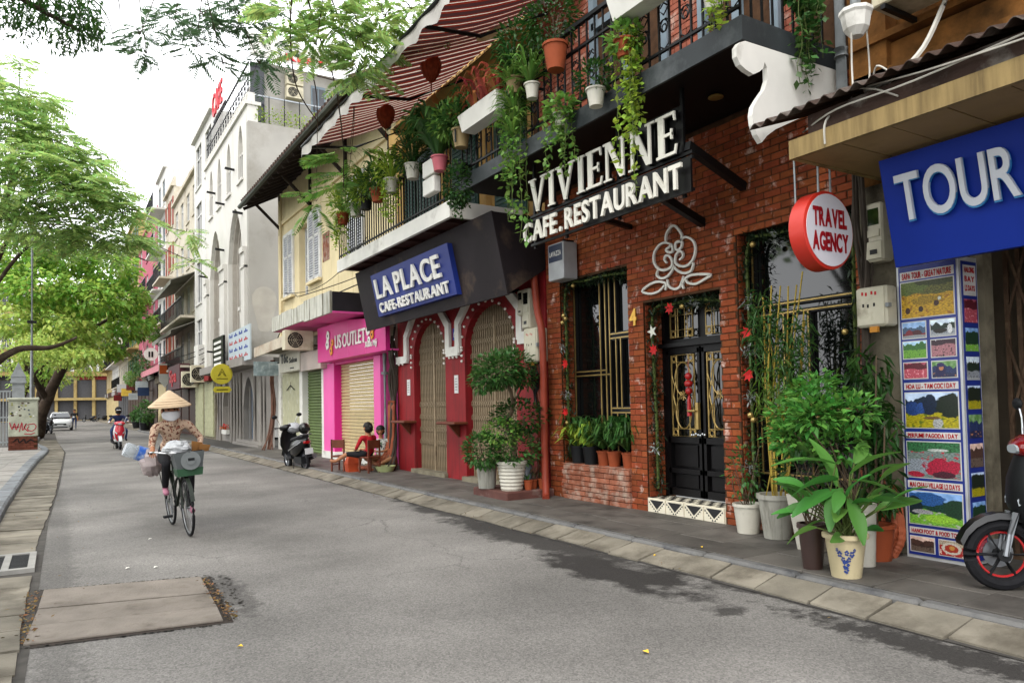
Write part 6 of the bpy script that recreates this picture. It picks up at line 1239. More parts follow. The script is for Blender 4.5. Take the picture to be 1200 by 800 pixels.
t = thing('dry_plant', 'bare brown dried plant behind the orange pots near the red pipe', 'plant', (6.12, 9.3, .235)); bush(t, (6.1, 9.3, .7), (.14, .14, .3), 50, .12, .04, leafm('dry_brown_leaf', '#6a4a38')); stems(t, (6.1, 9.3, .235), [(6.1+rw(.15), 9.3+rw(.15), .9+rw(.2)) for _ in range(5)])
# ledge pots under the left window
for k, (y, m_, kind, lab) in enumerate(((8.62, M_bpl, 0, 'leftmost black pot of variegated leaves on the window ledge'), (8.33, M_bpl, 0, 'second black pot of variegated leaves on the window ledge'), (8.04, M_terr, 1, 'first orange pot of ferny leaves on the window ledge from the left'), (7.82, M_terr, 1, 'middle orange pot on the window ledge'), (7.52, M_terr, 1, 'rightmost orange pot on the window ledge by the brick pier'))):
    t = thing('ledge_plant', lab, 'potted plant', (6.38, y, .622), 'pots on the window ledge'); pot(t, (6.38, y, .622), .12 if k < 2 else .095, .25 if k < 2 else .2, m_, .78, .008)
    arch_leaves(t, (6.36, y, .85), 46 if kind == 0 else 60, .34, .34, .3, .075 if kind == 0 else .04, L_yl if kind == 0 else L_md); arch_leaves(t, (6.36, y, .85), 30, .3, .42, .3, .06, L_md if kind == 0 else L_dk)
# pots in front of the right window
t = thing('rose_plant', 'thin leafy plant in a small cream pot by the right brick pier', 'potted plant', (6.06, 5.3, PZ)); pot(t, (6.06, 5.3, PZ), .145, .3, M_cer, .75, .008); stems(t, (6.06, 5.3, .38), [(6.06+rw(.12), 5.3+rw(.15), .8+rw(.25)) for _ in range(7)], .005); bush(t, (6.06, 5.32, .78), (.2, .2, .35), 130, .07, .035, L_md, .2)
t = thing('bamboo_plant', 'tall feathery bamboo with yellow canes in a grey glazed pot', 'potted bamboo', (6.06, 4.93, PZ)); pot(t, (6.06, 4.93, PZ), .185, .43, M_gcer, .72, .012)
M_cane = mat('bamboo_cane', '#a08a3a', rough=.5, var=.2, sc=3)
for k in range(11):
    b = V(6.06+rw(.1), 4.93+rw(.1), .5); tp = V(6.0+rw(.08), 4.8+rw(.3), 2.4+rw(.3)); mb = MB(); mb.tube(smooth([b, (b+tp)/2+V(rw(.03), rw(.05), 0), tp], 5), .008, 5); mb.mk('cane', M_cane, t)
for (cy, cz, ry, rz, n) in ((4.95, 2.15, .2, .5, 420), (4.6, 1.95, .2, .45, 360), (4.8, 1.6, .28, .35, 260), (4.55, 1.3, .18, .25, 120)): 
    C = inball(n, (5.98, cy, cz), (.2, ry, rz)); D = rdir(n); D[:, 2] -= .5; fol(t, C, D, RNG.uniform(.07, .15, n), .014, L_md if cz > 1.8 else leafm('bamboo_leaf', '#5d7a2c'), droop=.3)
t = thing('potted_shrub', 'white square pot with bare stems behind the dark brown pot', 'potted plant', (5.85, 4.35, PZ)); mb = MB(); mb.loft([[(5.74, 4.24, PZ), (5.96, 4.24, PZ), (5.96, 4.46, PZ), (5.74, 4.46, PZ)], [(5.68, 4.18, .62), (6.02, 4.18, .62), (6.02, 4.52, .62), (5.68, 4.52, .62)]]); mb.mk('pot', M_cer, t); stems(t, (5.85, 4.35, .6), [(5.75+rw(.25), 4.3+rw(.25), 1.15+rw(.2)) for _ in range(8)], .006)
bush(t, (5.8, 4.3, 1.2), (.28, .28, .2), 160, .09, .045, L_dk)
t = thing('twig_plant', 'bare brown twigs and dark leaves in a dark brown glazed pot', 'potted plant', (5.2, 3.9, PZ)); pot(t, (5.2, 3.9, PZ), .105, .36, M_brn, .72, .01); stems(t, (5.2, 3.9, .45), [(5.2+rw(.14), 3.92+rw(.2), .85+rw(.15)) for _ in range(14)], .005); bush(t, (5.18, 3.98, .9), (.16, .2, .14), 110, .1, .04, L_dk)
t = thing('arrowroot_plant', 'broad bright green leaves in a cream pot with blue painted flowers', 'potted plant', (5.17, 3.58, PZ))
pot(t, (5.17, 3.58, PZ), .15, .33, mat('cream_ceramic', '#b3a684', rough=.35, var=.1, dirt='#7c7058', dsc=3, damt=.3), .72, .018)
M_bpt = mat('blue_glaze', '#233a78', rough=.4)
def potpt(a, z): r = (.15*(.72+.28*z/.33)+.004); return (5.17+r*math.cos(a), 3.58+r*math.sin(a), PZ+z)
a0 = math.atan2(-3.58, -5.17)
for (da, dz, s) in ((0, .11, .05), (-.32, .19, .035), (.32, .19, .035), (-.15, .15, .03), (.16, .15, .03), (.05, .2, .03), (-.45, .22, .02), (.45, .22, .02), (0, .07, .04)):
    for k in range(5): 
        an = k*1.257+da*3; c = [(a0+da+s*.5/.13*math.cos(an)*.6, dz+s*.5*math.sin(an))]; mb = MB(); q = [potpt(c[0][0]+s/.13*.3*math.cos(w_), c[0][1]+s*.3*math.sin(w_)) for w_ in (0, 1.57, 3.14, 4.71)]; mb.poly(q); mb.mk('painted_petal', M_bpt, t)
lm = MB(); P = []
for i in range(8):
    u_ = i/7; w_ = .2*math.sin(math.pi*min(1, u_*.93+.035))**.8*(1-.25*u_); zc = .05*math.sin(u_*3.1)-.14*u_*u_; P.append([(u_, -w_, zc+.03*(w_/.15)), (u_, -w_*.5, zc+.012), (u_, 0, zc-.006), (u_, w_*.5, zc+.012), (u_, w_, zc+.03*(w_/.15))])
lm.loft(P, False, False); lmesh = lm.mesh('broad_leaf', leafm('arrowroot_leaf', '#4c7e36', .25), True)
for k in range(36):
    a = k*2.399+rw(.3); el = random.uniform(-.5, .8); r = random.uniform(.04, .3) if el < .7 else random.uniform(0, .12); z = random.uniform(.5, .98) if el > .2 else random.uniform(.42, .8)
    b = V(5.17+r*math.cos(a), 3.58+r*math.sin(a), z); s = random.uniform(.24, .36)
    if k < 8: (a, el, z, s) = [(2.6, .12, .98, .5), (2.9, -.1, .86, .46), (2.75, -.35, .78, .42), (-.9, -.25, .86, .44), (3.4, -.7, .8, .4), (-1.9, -1.0, .72, .36), (1.9, 1.2, .8, .42), (-1.2, .6, .9, .4)][k]; b = V(5.17+.05*math.cos(a), 3.58+.05*math.sin(a), z)
    link('broad_leaf', lmesh, t, loc=b, rot=(rw(.9), -el, a), scale=(s,)*3)
    mb = MB(); mb.tube(smooth([(5.17+rw(.06), 3.58+rw(.06), .42), (5.17+r*.4*math.cos(a), 3.58+r*.4*math.sin(a), (.42+z)/2), b], 4), .006, 5); mb.mk('leaf_stalk', M_stem, t)
t = thing('croton_bush', 'dense light green bush in a slim white pot behind the broad leaved plant', 'potted plant', (5.6, 3.95, PZ)); pot(t, (5.62, 3.72, PZ), .1, .5, M_cer, .8, .006); stems(t, (5.6, 3.75, .6), [(5.45+rw(.25), 3.98+rw(.25), 1.2+rw(.1)) for _ in range(9)], .007)
BL_ = leafm('bright_leaf', '#558a3a', .4)
for c, r, n in (((5.5, 4.05, 1.5), (.26, .24, .16), 330), ((5.3, 3.9, 1.36), (.22, .22, .15), 260), ((5.55, 3.75, 1.36), (.24, .2, .17), 260), ((5.5, 4.3, 1.32), (.22, .2, .16), 240), ((5.35, 4.15, 1.16), (.26, .25, .13), 240), ((5.5, 3.85, 1.1), (.25, .25, .16), 200), ((5.6, 4.4, 1.12), (.16, .14, .12), 90), ((5.42, 3.95, 1.62), (.14, .14, .09), 70)): bush(t, c, r, n, .085, .048, BL_, .15, .6)
t = thing('ficus_bush', 'dark leaved tall bush in a terracotta pot beside the poster board', 'potted plant', (5.9, 3.82, PZ)); pot(t, (5.9, 3.8, PZ), .15, .3, M_terr, .8, .012); stems(t, (5.9, 3.8, .4), [(5.95+rw(.2), 3.85+rw(.2), 1.5+rw(.4)) for _ in range(9)], .009)
for c, r, n in (((6.0, 3.9, 1.7), (.2, .22, .26), 150), ((5.95, 3.82, 1.25), (.22, .2, .4), 280), ((5.95, 3.8, .75), (.2, .16, .3), 180)):
    C = inball(n, c, r); D = rdir(n); D[:, 2] -= .7; fol(t, C, D, RNG.uniform(.1, .18, n), .035, L_dk, droop=.2)
# plants on the balcony of the brick house
def hang(name, label, loc, r, h, m_, kind, cat='hanging plant', taper=.7, grp='potted plants along the balcony rails'):
    t = thing(name, label, cat, loc, grp); x, y, z = loc; pot(t, loc, r, h, m_, taper, .012); mb = MB(); mb.beam((x+r*.9, y, z+h*.8), (5.03, y, z+h*.8), .015, .03); mb.mk('hook', M_bmetal, t); return t
BXP = 4.87
t = hang('hanging_vine', 'long tumbling mass of spider plant and pothos between the two signs', (BXP, 7.75, 5.35), .11, .2, M_tan, 0); arch_leaves(t, (BXP, 7.75, 5.6), 60, .4, .35, .3, .035, L_md)
for z in (5.45, 5.15, 4.85): arch_leaves(t, (BXP+rw(.05), 7.75+rw(.1), z), 55, .32, .25, .3, .028, L_lt)
vine(t, (BXP, 7.72, 5.2), 2.0, 420, .17, .085, L_lt, 9); vine(t, (BXP, 7.78, 5.9), 1.1, 220, .16, .09, L_md, 6); bush(t, (BXP, 7.65, 5.95), (.3, .34, .26), 420, .08, .04, L_dk)
t = hang('hanging_vine', 'long yellow green pothos vine hanging in front of the VIVIENNE letters', (BXP, 5.65, 4.95), .1, .18, M_terr, 0); vine(t, (BXP, 5.64, 5.25), 1.75, 560, .12, .08, L_yl, 10); bush(t, (BXP, 5.66, 5.15), (.16, .18, .18), 160, .09, .06, L_lt)
t = hang('hanging_vine', 'short pothos in a small white pot above the first letters of the sign', (BXP, 6.78, 4.62), .085, .15, M_cer, 0); vine(t, (BXP, 6.78, 4.85), .85, 300, .14, .08, L_lt, 7); bush(t, (BXP, 6.78, 4.85), (.16, .2, .12), 160, .09, .06, L_lt)
t = hang('potted_plant', 'dark leafy plant in a white pot hung low on the railing', (BXP, 6.13, 4.62), .1, .19, M_cer, 0); bush(t, (BXP, 6.16, 4.95), (.18, .22, .16), 260, .08, .035, L_dk)
t = hang('potted_shrub', 'bushy dark shrub in a large terracotta pot on the railing', (BXP, 6.85, 5.3), .14, .3, M_terr, 0); bush(t, (BXP, 6.95, 5.95), (.34, .46, .34), 900, .07, .035, L_dk, .2); stems(t, (BXP, 6.85, 5.58), [(BXP+rw(.2), 6.9+rw(.3), 5.9+rw(.2)) for _ in range(7)], .006)
t = hang('spider_plant', 'spider plant in a white pot above the long vine', (BXP, 7.35, 5.15), .09, .18, M_cer, 0); arch_leaves(t, (BXP, 7.4, 5.38), 70, .36, .3, .3, .028, L_lt)
t = thing('planter', 'long white planter of reddish bromeliads on the railing', 'planter', (BXP, 8.5, 5.25), 'long planters on the balcony rails'); mb = MB(); mb.loft([[(BXP-.1, 8.02, 5.25), (BXP+.1, 8.02, 5.25), (BXP+.1, 8.98, 5.25), (BXP-.1, 8.98, 5.25)], [(BXP-.14, 7.97, 5.48), (BXP+.14, 7.97, 5.48), (BXP+.14, 9.03, 5.48), (BXP-.14, 9.03, 5.48)]]); mb.mk('box', M_white, t)
for y in (8.15, 8.35, 8.55, 8.75, 8.9): arch_leaves(t, (BXP, y, 5.48), 22, .3, .42, .3, .06, L_red if y < 8.8 else L_md)
t = thing('planter', 'long white planter high on the railing nearest the picture top', 'planter', (BXP, 5.35, 5.35), 'long planters on the balcony rails'); mb = MB(); mb.loft([[(BXP-.1, 5.05, 5.32), (BXP+.1, 5.05, 5.32), (BXP+.1, 5.7, 5.32), (BXP-.1, 5.7, 5.32)], [(BXP-.14, 5.0, 5.55), (BXP+.14, 5.0, 5.55), (BXP+.14, 5.75, 5.55), (BXP-.14, 5.75, 5.55)]]); mb.mk('box', M_white, t); arch_leaves(t, (BXP, 5.4, 5.55), 40, .3, .4, .3, .04, L_md)
t = hang('spider_plant', 'pale spider plant at the near end of the black balcony', (BXP+.1, 4.55, 4.95), .1, .18, M_cer, 0); arch_leaves(t, (BXP+.05, 4.5, 5.15), 60, .32, .2, .3, .03, L_lt); vine(t, (BXP, 4.5, 5.1), .45, 60, .1, .09, L_yl, 4)
t = thing('hanging_vine', 'dark pothos trailing over the white scroll panel', 'hanging plant', (5.8, 4.2, 5.0)); vine(t, (5.75, 4.2, 5.2), .95, 330, .17, .085, L_md, 9); bush(t, (5.75, 4.22, 5.2), (.22, .1, .2), 200, .09, .06, L_md)
t = hang('potted_plant', 'tan pot with a black stripe hung at the balcony corner', (BXP, 9.2, 5.12), .13, .26, M_tan, 0); bush(t, (BXP, 9.25, 5.55), (.22, .25, .2), 260, .12, .04, L_md); MB().box(BXP-.13, 9.12, 5.16, BXP-.115, 9.15, 5.34).mk('stripe', M_black, t)
t = hang('potted_plant', 'pink pot of large green leaves at the end of the white balcony', (BXP, 9.9, 4.98), .12, .22, M_ppot, 0); arch_leaves(t, (BXP, 9.95, 5.2), 60, .5, .75, .3, .09, L_md); arch_leaves(t, (BXP, 10.3, 5.5), 60, .5, .5, .3, .08, L_md); bush(t, (BXP, 9.6, 5.65), (.25, .35, .25), 300, .12, .05, L_lt)
t = hang('ivy_ball', 'round dark ivy mass hanging between the two balconies', (BXP+.05, 9.32, 4.75), .1, .18, M_bpl, 0); bush(t, (BXP, 9.32, 4.62), (.2, .24, .34), 800, .06, .045, L_dk, .3); vine(t, (BXP, 9.32, 4.5), .4, 90, .14, .06, L_dk, 5)
for k, (y, m_, lt, lab) in enumerate(((14.4, M_terr, L_yl, 'clay pot of yellow green fern at the far end of the white balcony'), (13.65, M_cer, L_lt, 'white round pot of light leaves on the white balcony rail'), (12.5, M_terr, L_md, 'clay pot of trailing plant on the middle of the white balcony'), (11.85, M_cer, L_yl, 'white pot of pale feathery plant on the white balcony'), (10.95, M_cer, L_dk, 'white pot of dark small leaves near the floodlights'), (13.1, M_bpl, L_yl, 'black pot of palm fronds on the white balcony'))):
    t = hang('potted_plant', lab, (4.9, y, 5.15), .13, .24, m_, 0); bush(t, (4.88, y, 5.55), (.28, .36, .3), 420, .1, .03, lt, .2); arch_leaves(t, (4.9, y, 5.4), 40, .45, .5, .3, .04, lt)
    if k in (0, 3): vine(t, (4.86, y, 5.35), .8, 200, .16, .08, lt, 6)
# garlands round the restaurant openings
def garland(label, pts, flowers, seed=0):
    t = thing('garland', label, 'garland', pts[0], 'christmas garlands round the windows and door'); P = smooth(pts, 8); C = []
    for p in P:
        for _ in range(26): C.append((p[0]+rw(.06), p[1]+rw(.07), p[2]+rw(.08)))
    C = np.array(C); fol(t, C, rdir(len(C)), RNG.uniform(.05, .11, len(C)), .022, L_gar, 'needles')
    mb = MB(); mb.tube(P, .02, 5); mb.mk('rope', M_stem, t)
    for (y, z, kind) in flowers:
        x = pts[0][0]-.1
        if kind == 'r':
            mb = MB()
            for k in range(7): a = k*.9+y; d = V(-.25, math.cos(a), math.sin(a)); s_ = d.cross(V(-1, 0, 0)).normalized(); c = V(x, y, z); mb.add([c, c+d*.035+s_*.022, c+d*.08, c+d*.035-s_*.022], [(0, 1, 2, 3)])
            mb.mk('poinsettia', mat('poinsettia_red', '#b01c1c', rough=.6, isl=.2), t)
        elif kind == 'g':
            mb = MB(); mb.ball((x, y, z), .032, 10, 6); mb.mk('bauble', mat('gold_bauble', '#b39a5c', rough=.25, metal=.6, bump=0), t, True)
        elif kind == 's':
            mb = MB(); 
            for k in range(5): a = k*1.257+.31; d = V(0, math.sin(a), math.cos(a)); s_ = V(0, math.sin(a+.63), math.cos(a+.63)); c = V(x, y, z); mb.prism([c, c+s_*.035, c+d*.09, c+V(0, math.sin(a-.63), math.cos(a-.63))*.035], (-.01, 0, 0))
            mb.mk('star', mat('silver', '#a8a89c', rough=.3, metal=.6, bump=0), t)
        else:
            fol(t, np.tile([[x, y, z]], (26, 1))+RNG.normal(size=(26, 3))*.03, rdir(26), .07, .02, leafm('silver_leaf', '#9aa09c', .3, .01), 'silver_sprig')
garland('dark garland with red poinsettias down the left side and top of the left window', [(6.36, 8.78, .7), (6.34, 8.8, 1.5), (6.34, 8.8, 2.4), (6.34, 8.78, 3.15), (6.34, 8.3, 3.2), (6.34, 7.8, 3.2), (6.34, 7.4, 3.16)], [(8.72, 2.05, 'r'), (8.74, 1.35, 'r'), (8.75, 2.75, 'g'), (8.7, 2.7, 'g'), (8.78, 2.65, 'g'), (8.76, 2.3, 'l'), (8.72, 1.2, 'g'), (8.74, 1.6, 'l'), (8.5, 3.15, 'g')])
garland('dark garland with silver star and red flower at the left of the black door', [(6.4, 7.0, .4), (6.4, 7.0, 1.2), (6.38, 7.0, 1.9), (6.38, 6.98, 2.6), (6.38, 6.6, 2.66), (6.38, 6.2, 2.66), (6.38, 5.86, 2.6)], [(6.92, 2.35, 's'), (6.9, 2.12, 'r'), (6.94, .9, 'l'), (6.6, 2.6, 'r'), (6.4, 2.6, 'g'), (6.2, 2.62, 'l')])
garland('dark garland with red flowers and gold baubles round the big right window', [(6.36, 5.46, .5), (6.36, 5.46, 1.4), (6.36, 5.46, 2.4), (6.36, 5.44, 3.15), (6.36, 5.1, 3.2), (6.36, 4.7, 3.2), (6.36, 4.25, 3.18), (6.36, 4.22, 2.4), (6.36, 4.22, 1.6)], [(5.4, 2.2, 'r'), (5.4, 1.75, 'r'), (5.4, 1.32, 'g'), (5.36, 1.27, 'g'), (5.4, 2.5, 'l'), (5.4, 2.0, 'l'), (5.38, 1.5, 'l'), (5.42, .75, 'l'), (5.3, 3.12, 'g'), (5.0, 3.12, 'l'), (4.26, 2.1, 'g')])
t = thing('hanging_charm', 'red gourd charm with tassel hung on the black door grille', 'charm', (6.53, 6.56, 1.35)); mb = MB()
for z, r in ((1.78, .045), (1.69, .055), (1.6, .045)): mb = MB(); mb.ball((6.53, 6.56, z), (r, r, .045), 10, 6); mb.mk('gourd', mat('lacquer_red', '#a01818', rough=.35), t, True)
mb = MB(); mb.tube([(6.53, 6.56, 1.82), (6.53, 6.56, 1.98)], .005, 4); mb.mk('cord', mat('lacquer_red'), t); mb = MB(); mb.tube([(6.53, 6.56, 1.56), (6.53, 6.56, 1.5), (6.53, 6.56, 1.3)], [.012, .022, .03], 7); mb.mk('tassel', mat('lacquer_red'), t)
# greenery far down the right side
for (x, y, z, r, m_, lab) in ((5.2, 57.5, .12, (.7, .9, .8), L_md, 'tall green potted shrub beside the dark planter box'), (5.5, 62, 3.9, (.6, 2.6, .7), L_md, 'dark creeper spilling over the pink canopy'), (5.6, 67, 4.4, (.6, 2.2, .9), L_dk, 'creeper on the pink house balcony'), (5.4, 72, 3.6, (.5, 1.6, .6), L_lt, 'light green creeper at the far end of the pink house'), (5.3, 65, .12, (.4, .5, .5), L_md, 'small potted shrub on the far pavement'), (5.5, 55, 6.0, (.5, .8, .6), L_lt, 'light green balcony plant on the tall white house')):
    t = thing('green_shrub', lab, 'plant', (x, y, z), 'greenery on the far house fronts'); bush(t, (x, y, z+r[2]*1.1+(.4 if z < 1 else 0)), r, 500, .22, .14, m_, .1)
    if z < 1: pot(t, (x, y, z), .35, .5, M_bpl); 
    else: stems(t, (x+.3, y, z-.2), [(x+rw(.3), y+rw(.8), z+.5) for _ in range(4)], .02)
t = thing('terrace_creeper', 'yellow green creeper along the side railing of the gothic house terrace', 'plant', (7.5, 27, 11.7)); n = 700; C = np.stack([RNG.uniform(6.0, 9.8, n), RNG.uniform(26.95, 27.15, n), 11.7+RNG.random(n)*.75*(.4+.6*np.abs(np.sin(np.arange(n)*.01)))], 1); fol(t, C, rdir(n), RNG.uniform(.05, .13, n), .06, L_yl)
# ------------------------------------------------------------------ vehicles and people
M_rub = mat('tyre_rubber', '#17171a', rough=.85, var=.2, sc=20); M_chr = mat('chrome', '#b4b6b8', rough=.15, metal=.95, bump=0, var=.05); M_blkp = mat('black_gloss', '#0a0a0b', rough=.3, coat=.15, var=.05, bump=0); M_blks = mat('black_satin', '#17181a', rough=.5); M_redp = mat('red_gloss', '#7a0b12', rough=.18, coat=.8, var=.04, bump=0); M_whp = mat('white_gloss', '#c3c5c6', rough=.2, coat=.6, var=.04, bump=0); M_seat = mat('seat_vinyl', '#1a1a1c', rough=.55, bump=.2, bsc=120); M_lens = mat('clear_lens', '#9aa0a4', rough=.08, bump=0, var=.1); M_tail = mat('red_lens', '#8a0c10', rough=.15, bump=0)
M_silver = mat('alloy', '#85888c', rough=.35, metal=.8, bump=0, var=.1)
def wheel(par, y, z, r, w_, rimm, name='wheel', spokes=5, x=0, stripe=None, thin=False):
    n = 32; mb = MB(); mb.tube([(x, y+(r-w_/2)*math.cos(a), z+(r-w_/2)*math.sin(a)) for a in np.linspace(0, 6.2832, n+1)[:-1]], w_/2, 8, True); o = mb.mk('tyre', M_rub, par, True)
    mb = MB(); mb.tube([(x, y+(r-w_*1.12)*math.cos(a), z+(r-w_*1.12)*math.sin(a)) for a in np.linspace(0, 6.2832, n+1)[:-1]], w_*(.1 if stripe else .28), 6, True)
    mb.mk('rim', stripe or rimm, par, True); mb = MB(); mb.tube([(x-w_*.7, y, z), (x+w_*.7, y, z)], .022 if thin else .045, 8); mb.mk('hub', rimm, par)
    for k in range(spokes):
        a = 6.2832*k/spokes; mb = MB(); q = (x, y+(r-w_)*math.cos(a), z+(r-w_)*math.sin(a)); h = (x+(w_*.4 if k % 2 else -w_*.4), y, z) if thin else (x, y, z); mb.tube([h, q], .0022 if thin else .014, 3 if thin else 5); mb.mk('spoke', rimm, par)
    return o
def ringz(y, hw, z0, z1, n=12, p=2.6):
    out = []
    for k in range(n):
        a = 6.2832*(k+.5)/n; c, s = math.cos(a), math.sin(a); out.append((hw*abs(c)**(2/p)*(1 if c > 0 else -1), y, (z0+z1)/2+(z1-z0)/2*abs(s)**(2/p)*(1 if s > 0 else -1)))
    return out
def blob(par, rings, m, name, p=2.6): mb = MB(); mb.loft([ringz(*r, p=p) for r in rings]); return mb.mk(name, m, par, True)
def scooter(label, loc, rotz, c1, c2, seatm, rimm, stripe=None, steer=0, group=None, lean=0, extra=False, apron=None, wide=1.0):
    t = thing('scooter', label, 'scooter', (0, 0, 0), group)
    for y in (.63, -.6): wheel(t, y, .25, .25, .085, rimm, spokes=6, stripe=stripe)
    mb = MB(); rings = []
    for a in np.linspace(.35, 2.6, 9): c = (.63+.285*math.cos(a), .25+.285*math.sin(a)); rings.append([(-.06, c[0], c[1]-.03), (-.045, c[0]+.012*math.cos(a), c[1]+.012*math.sin(a)), (.045, c[0]+.012*math.cos(a), c[1]+.012*math.sin(a)), (.06, c[0], c[1]-.03)])
    mb.loft(rings); mb.mk('front_fender', c2, t, True)
    for s in (-1, 1): mb = MB(); mb.tube([(.055*s, .63, .25), (.055*s, .55, .55)], .022, 7); mb.mk('fork', M_silver, t)
    mb = MB(); mb.lathe([(0, 0), (.1, 0), (.1, .01), (0, .01)], (.05, .63, .25), 18, (1, 0, 0)); mb.mk('brake_disc', M_silver, t)
    # front apron (outer colour) and inner shield
    def shield(off, hw0, m, name):
        mb = MB(); R_ = []
        for z, y, hw, bul in ((.34, .36, .1, .06), (.45, .42, .17, .1), (.62, .46, .21, .12), (.78, .45, .2, .12), (.92, .42, .16, .1), (1.0, .40, .11, .07)):
            hw *= hw0; n = 7; fr_ = [(hw*math.sin(q), y+off+bul*math.cos(q)-bul*.4, z) for q in np.linspace(-1.45, 1.45, n)]; bk = [(hw*.97*math.sin(q), y+off+bul*math.cos(q)-bul*.4-.03, z) for q in np.linspace(1.4, -1.4, n)]; R_.append(fr_+bk)
        mb.loft(R_); return mb.mk(name, m, t, True)
    shield(.03, .86*wide, apron or c1, 'front_apron'); shield(-.02, 1.05*wide, c2, 'leg_shield')
    blob(t, [(.5, .05, .62, .74), (.53, .04, .64, .72)], M_lens, 'front_badge'); 
    for s in (-1, 1): mb = MB(); mb.loft([[(.1*s, .54, .6), (.17*s, .49, .66), (.16*s, .49, .72), (.09*s, .545, .64)], [(.1*s, .55, .6), (.17*s, .5, .66), (.16*s, .5, .72), (.09*s, .555, .64)]]); mb.mk('indicator', M_lens, t)
    blob(t, [(.3, .07, 1.0, 1.06), (.36, .17, .95, 1.1), (.44, .19, .93, 1.09), (.5, .14, .94, 1.05), (.53, .06, .97, 1.02)], c1, 'handlebar_cowl'); blob(t, [(.49, .1, .945, 1.035), (.535, .07, .96, 1.02)], M_lens, 'headlight')
    for s in (-1, 1):
        mb = MB(); mb.tube([(.12*s, .38, 1.03), (.34*s, .3, 1.04)], .017, 7); mb.mk('grip', M_rub, t); mb = MB(); mb.tube([(.17*s, .38, 1.05), (.22*s, .36, 1.2), (.27*s, .35, 1.27)], .008, 5); mb.mk('mirror_stalk', M_chr, t); mb = MB(); mb.ball((.3*s, .35, 1.3), (.07, .02, .045), 10, 6); mb.mk('mirror', M_blks, t, True); mb = MB(); mb.tube([(.18*s, .4, 1.02), (.33*s, .36, 1.01)], .006, 4); mb.mk('brake_lever', M_chr, t)
    blob(t, [(.38, .1, .3, .42), (.2, .15, .28, .36), (-.02, .16, .27, .37), (-.1, .16, .28, .44)], c2, 'floorboard')
    blob(t, [(-.02, .11, .3, .62), (-.12, .17, .3, .72), (-.35, .2, .34, .78), (-.6, .18, .45, .8), (-.82, .1, .6, .8), (-.9, .04, .68, .78)], c1, 'body_cowl'); blob(t, [(-.05, .1, .68, .74), (-.15, .15, .7, .8), (-.4, .16, .73, .83), (-.65, .14, .76, .87), (-.8, .08, .79, .87)], seatm, 'seat')
    for s in (-1, 1): mb = MB(); mb.ribbon([(s*.2, -.1, .5), (s*.215, -.35, .56), (s*.19, -.6, .64), (s*.12, -.8, .72)], .03, (s, 0, 0), .008); mb.mk('side_trim', M_chr if extra else c2, t)
    mb = MB(); mb.tube([(-.12, -.62, .85), (-.13, -.85, .88), (.13, -.85, .88), (.12, -.62, .85)], .014, 6); mb.mk('grab_rail', M_silver, t); blob(t, [(-.86, .09, .66, .74), (-.915, .06, .67, .73)], M_tail, 'tail_light')
    mb = MB(); mb.loft([[(-.07, -.82, .6), (.07, -.82, .6), (.07, -.8, .62), (-.07, -.8, .62)], [(-.06, -.95, .36), (.06, -.95, .36), (.06, -.93, .36), (-.06, -.93, .36)]]); mb.mk('rear_fender', M_blks, t); mb = MB(); mb.box(-.095, -.955, .43, .095, -.945, .57); mb.mk('number_plate', M_whp, t)
    mb = MB(); mb.tube([(.15, -.1, .22), (.16, -.35, .24), (.17, -.45, .28), (.17, -.8, .36)], [.02, .025, .055, .06], 9); mb.mk('exhaust', M_silver if extra else M_blks, t, True); mb = MB(); mb.box(-.12, -.7, .2, .1, -.2, .36); mb.mk('engine', M_blks, t); mb = MB(); mb.tube([(-.11, -.15, .3), (-.16, -.2, .03), (.16, -.2, .03), (.11, -.15, .3)], .012, 5); mb.mk('stand', M_blks, t)
    t.location = loc; t.rotation_euler = (0, lean, rotz); return t
SC_G = 'scooters and motorbikes on the street'
scooter('red and black scooter parked on the pavement by the poster board', (6.14, 2.29, .118), .85, M_redp, M_blkp, M_seat, M_blks, stripe=mat('red_rim', '#a8181c', rough=.4, bump=0), group=SC_G, apron=M_blks, wide=1.25)
sc1 = scooter('black scooter with white trim parked at the kerb by the green shutter', (4.9, 17.9, .0), .06, M_blkp, M_blks, M_seat, M_silver, group=SC_G, lean=-.1, extra=True)
t = thing('crash_helmet', 'black helmet hanging on the parked black scooter', 'helmet', (5.12, 18.3, 1.1)); mb = MB(); mb.ball((5.14, 18.15, .98), (.14, .15, .14), 14, 8); mb.mk('shell', M_blkp, t, True); mb = MB(); mb.box(5.04, 18.0, .93, 5.24, 18.03, 1.0); mb.mk('visor', M_blks, t)
t = thing('bag', 'silver grey cover lying on the handlebars of the parked black scooter', 'cover', (4.9, 18.3, 1)); blob(t, [(18.2, .0, 0, 0)], M_whp, 'fold') if False else None; mb = MB(); mb.ball((4.93, 18.3, 1.0), (.2, .16, .12), 12, 8); mb.v = [(x+rw(.015), y+rw(.015), z+rw(.02)) for x, y, z in mb.v]; mb.mk('cloth', mat('silver_cloth', '#a0a3a6', rough=.45, var=.2), t, True)
sc2 = scooter('red scooter ridden towards the camera along the street', (2.04, 32.9, .0), math.pi+.03, mat('bright_red_gloss', '#b3142a', rough=.2, coat=.6, bump=0), M_whp, M_seat, M_silver, group=SC_G)
scooter('black motorbike parked at the left kerb before the white car', (-.52, 61, 0), math.pi+.25, M_blkp, M_blks, M_seat, M_silver, group=SC_G)
scooter('dark scooter standing before the yellow colonial house at the street end', (3.9, 124, 0), 1.4, M_blkp, M_blks, M_seat, M_silver, group=SC_G); scooter('second dark scooter beside the yellow colonial house front', (5.6, 125, 0), 1.7, M_blks, M_blkp, M_seat, M_silver, group=SC_G)
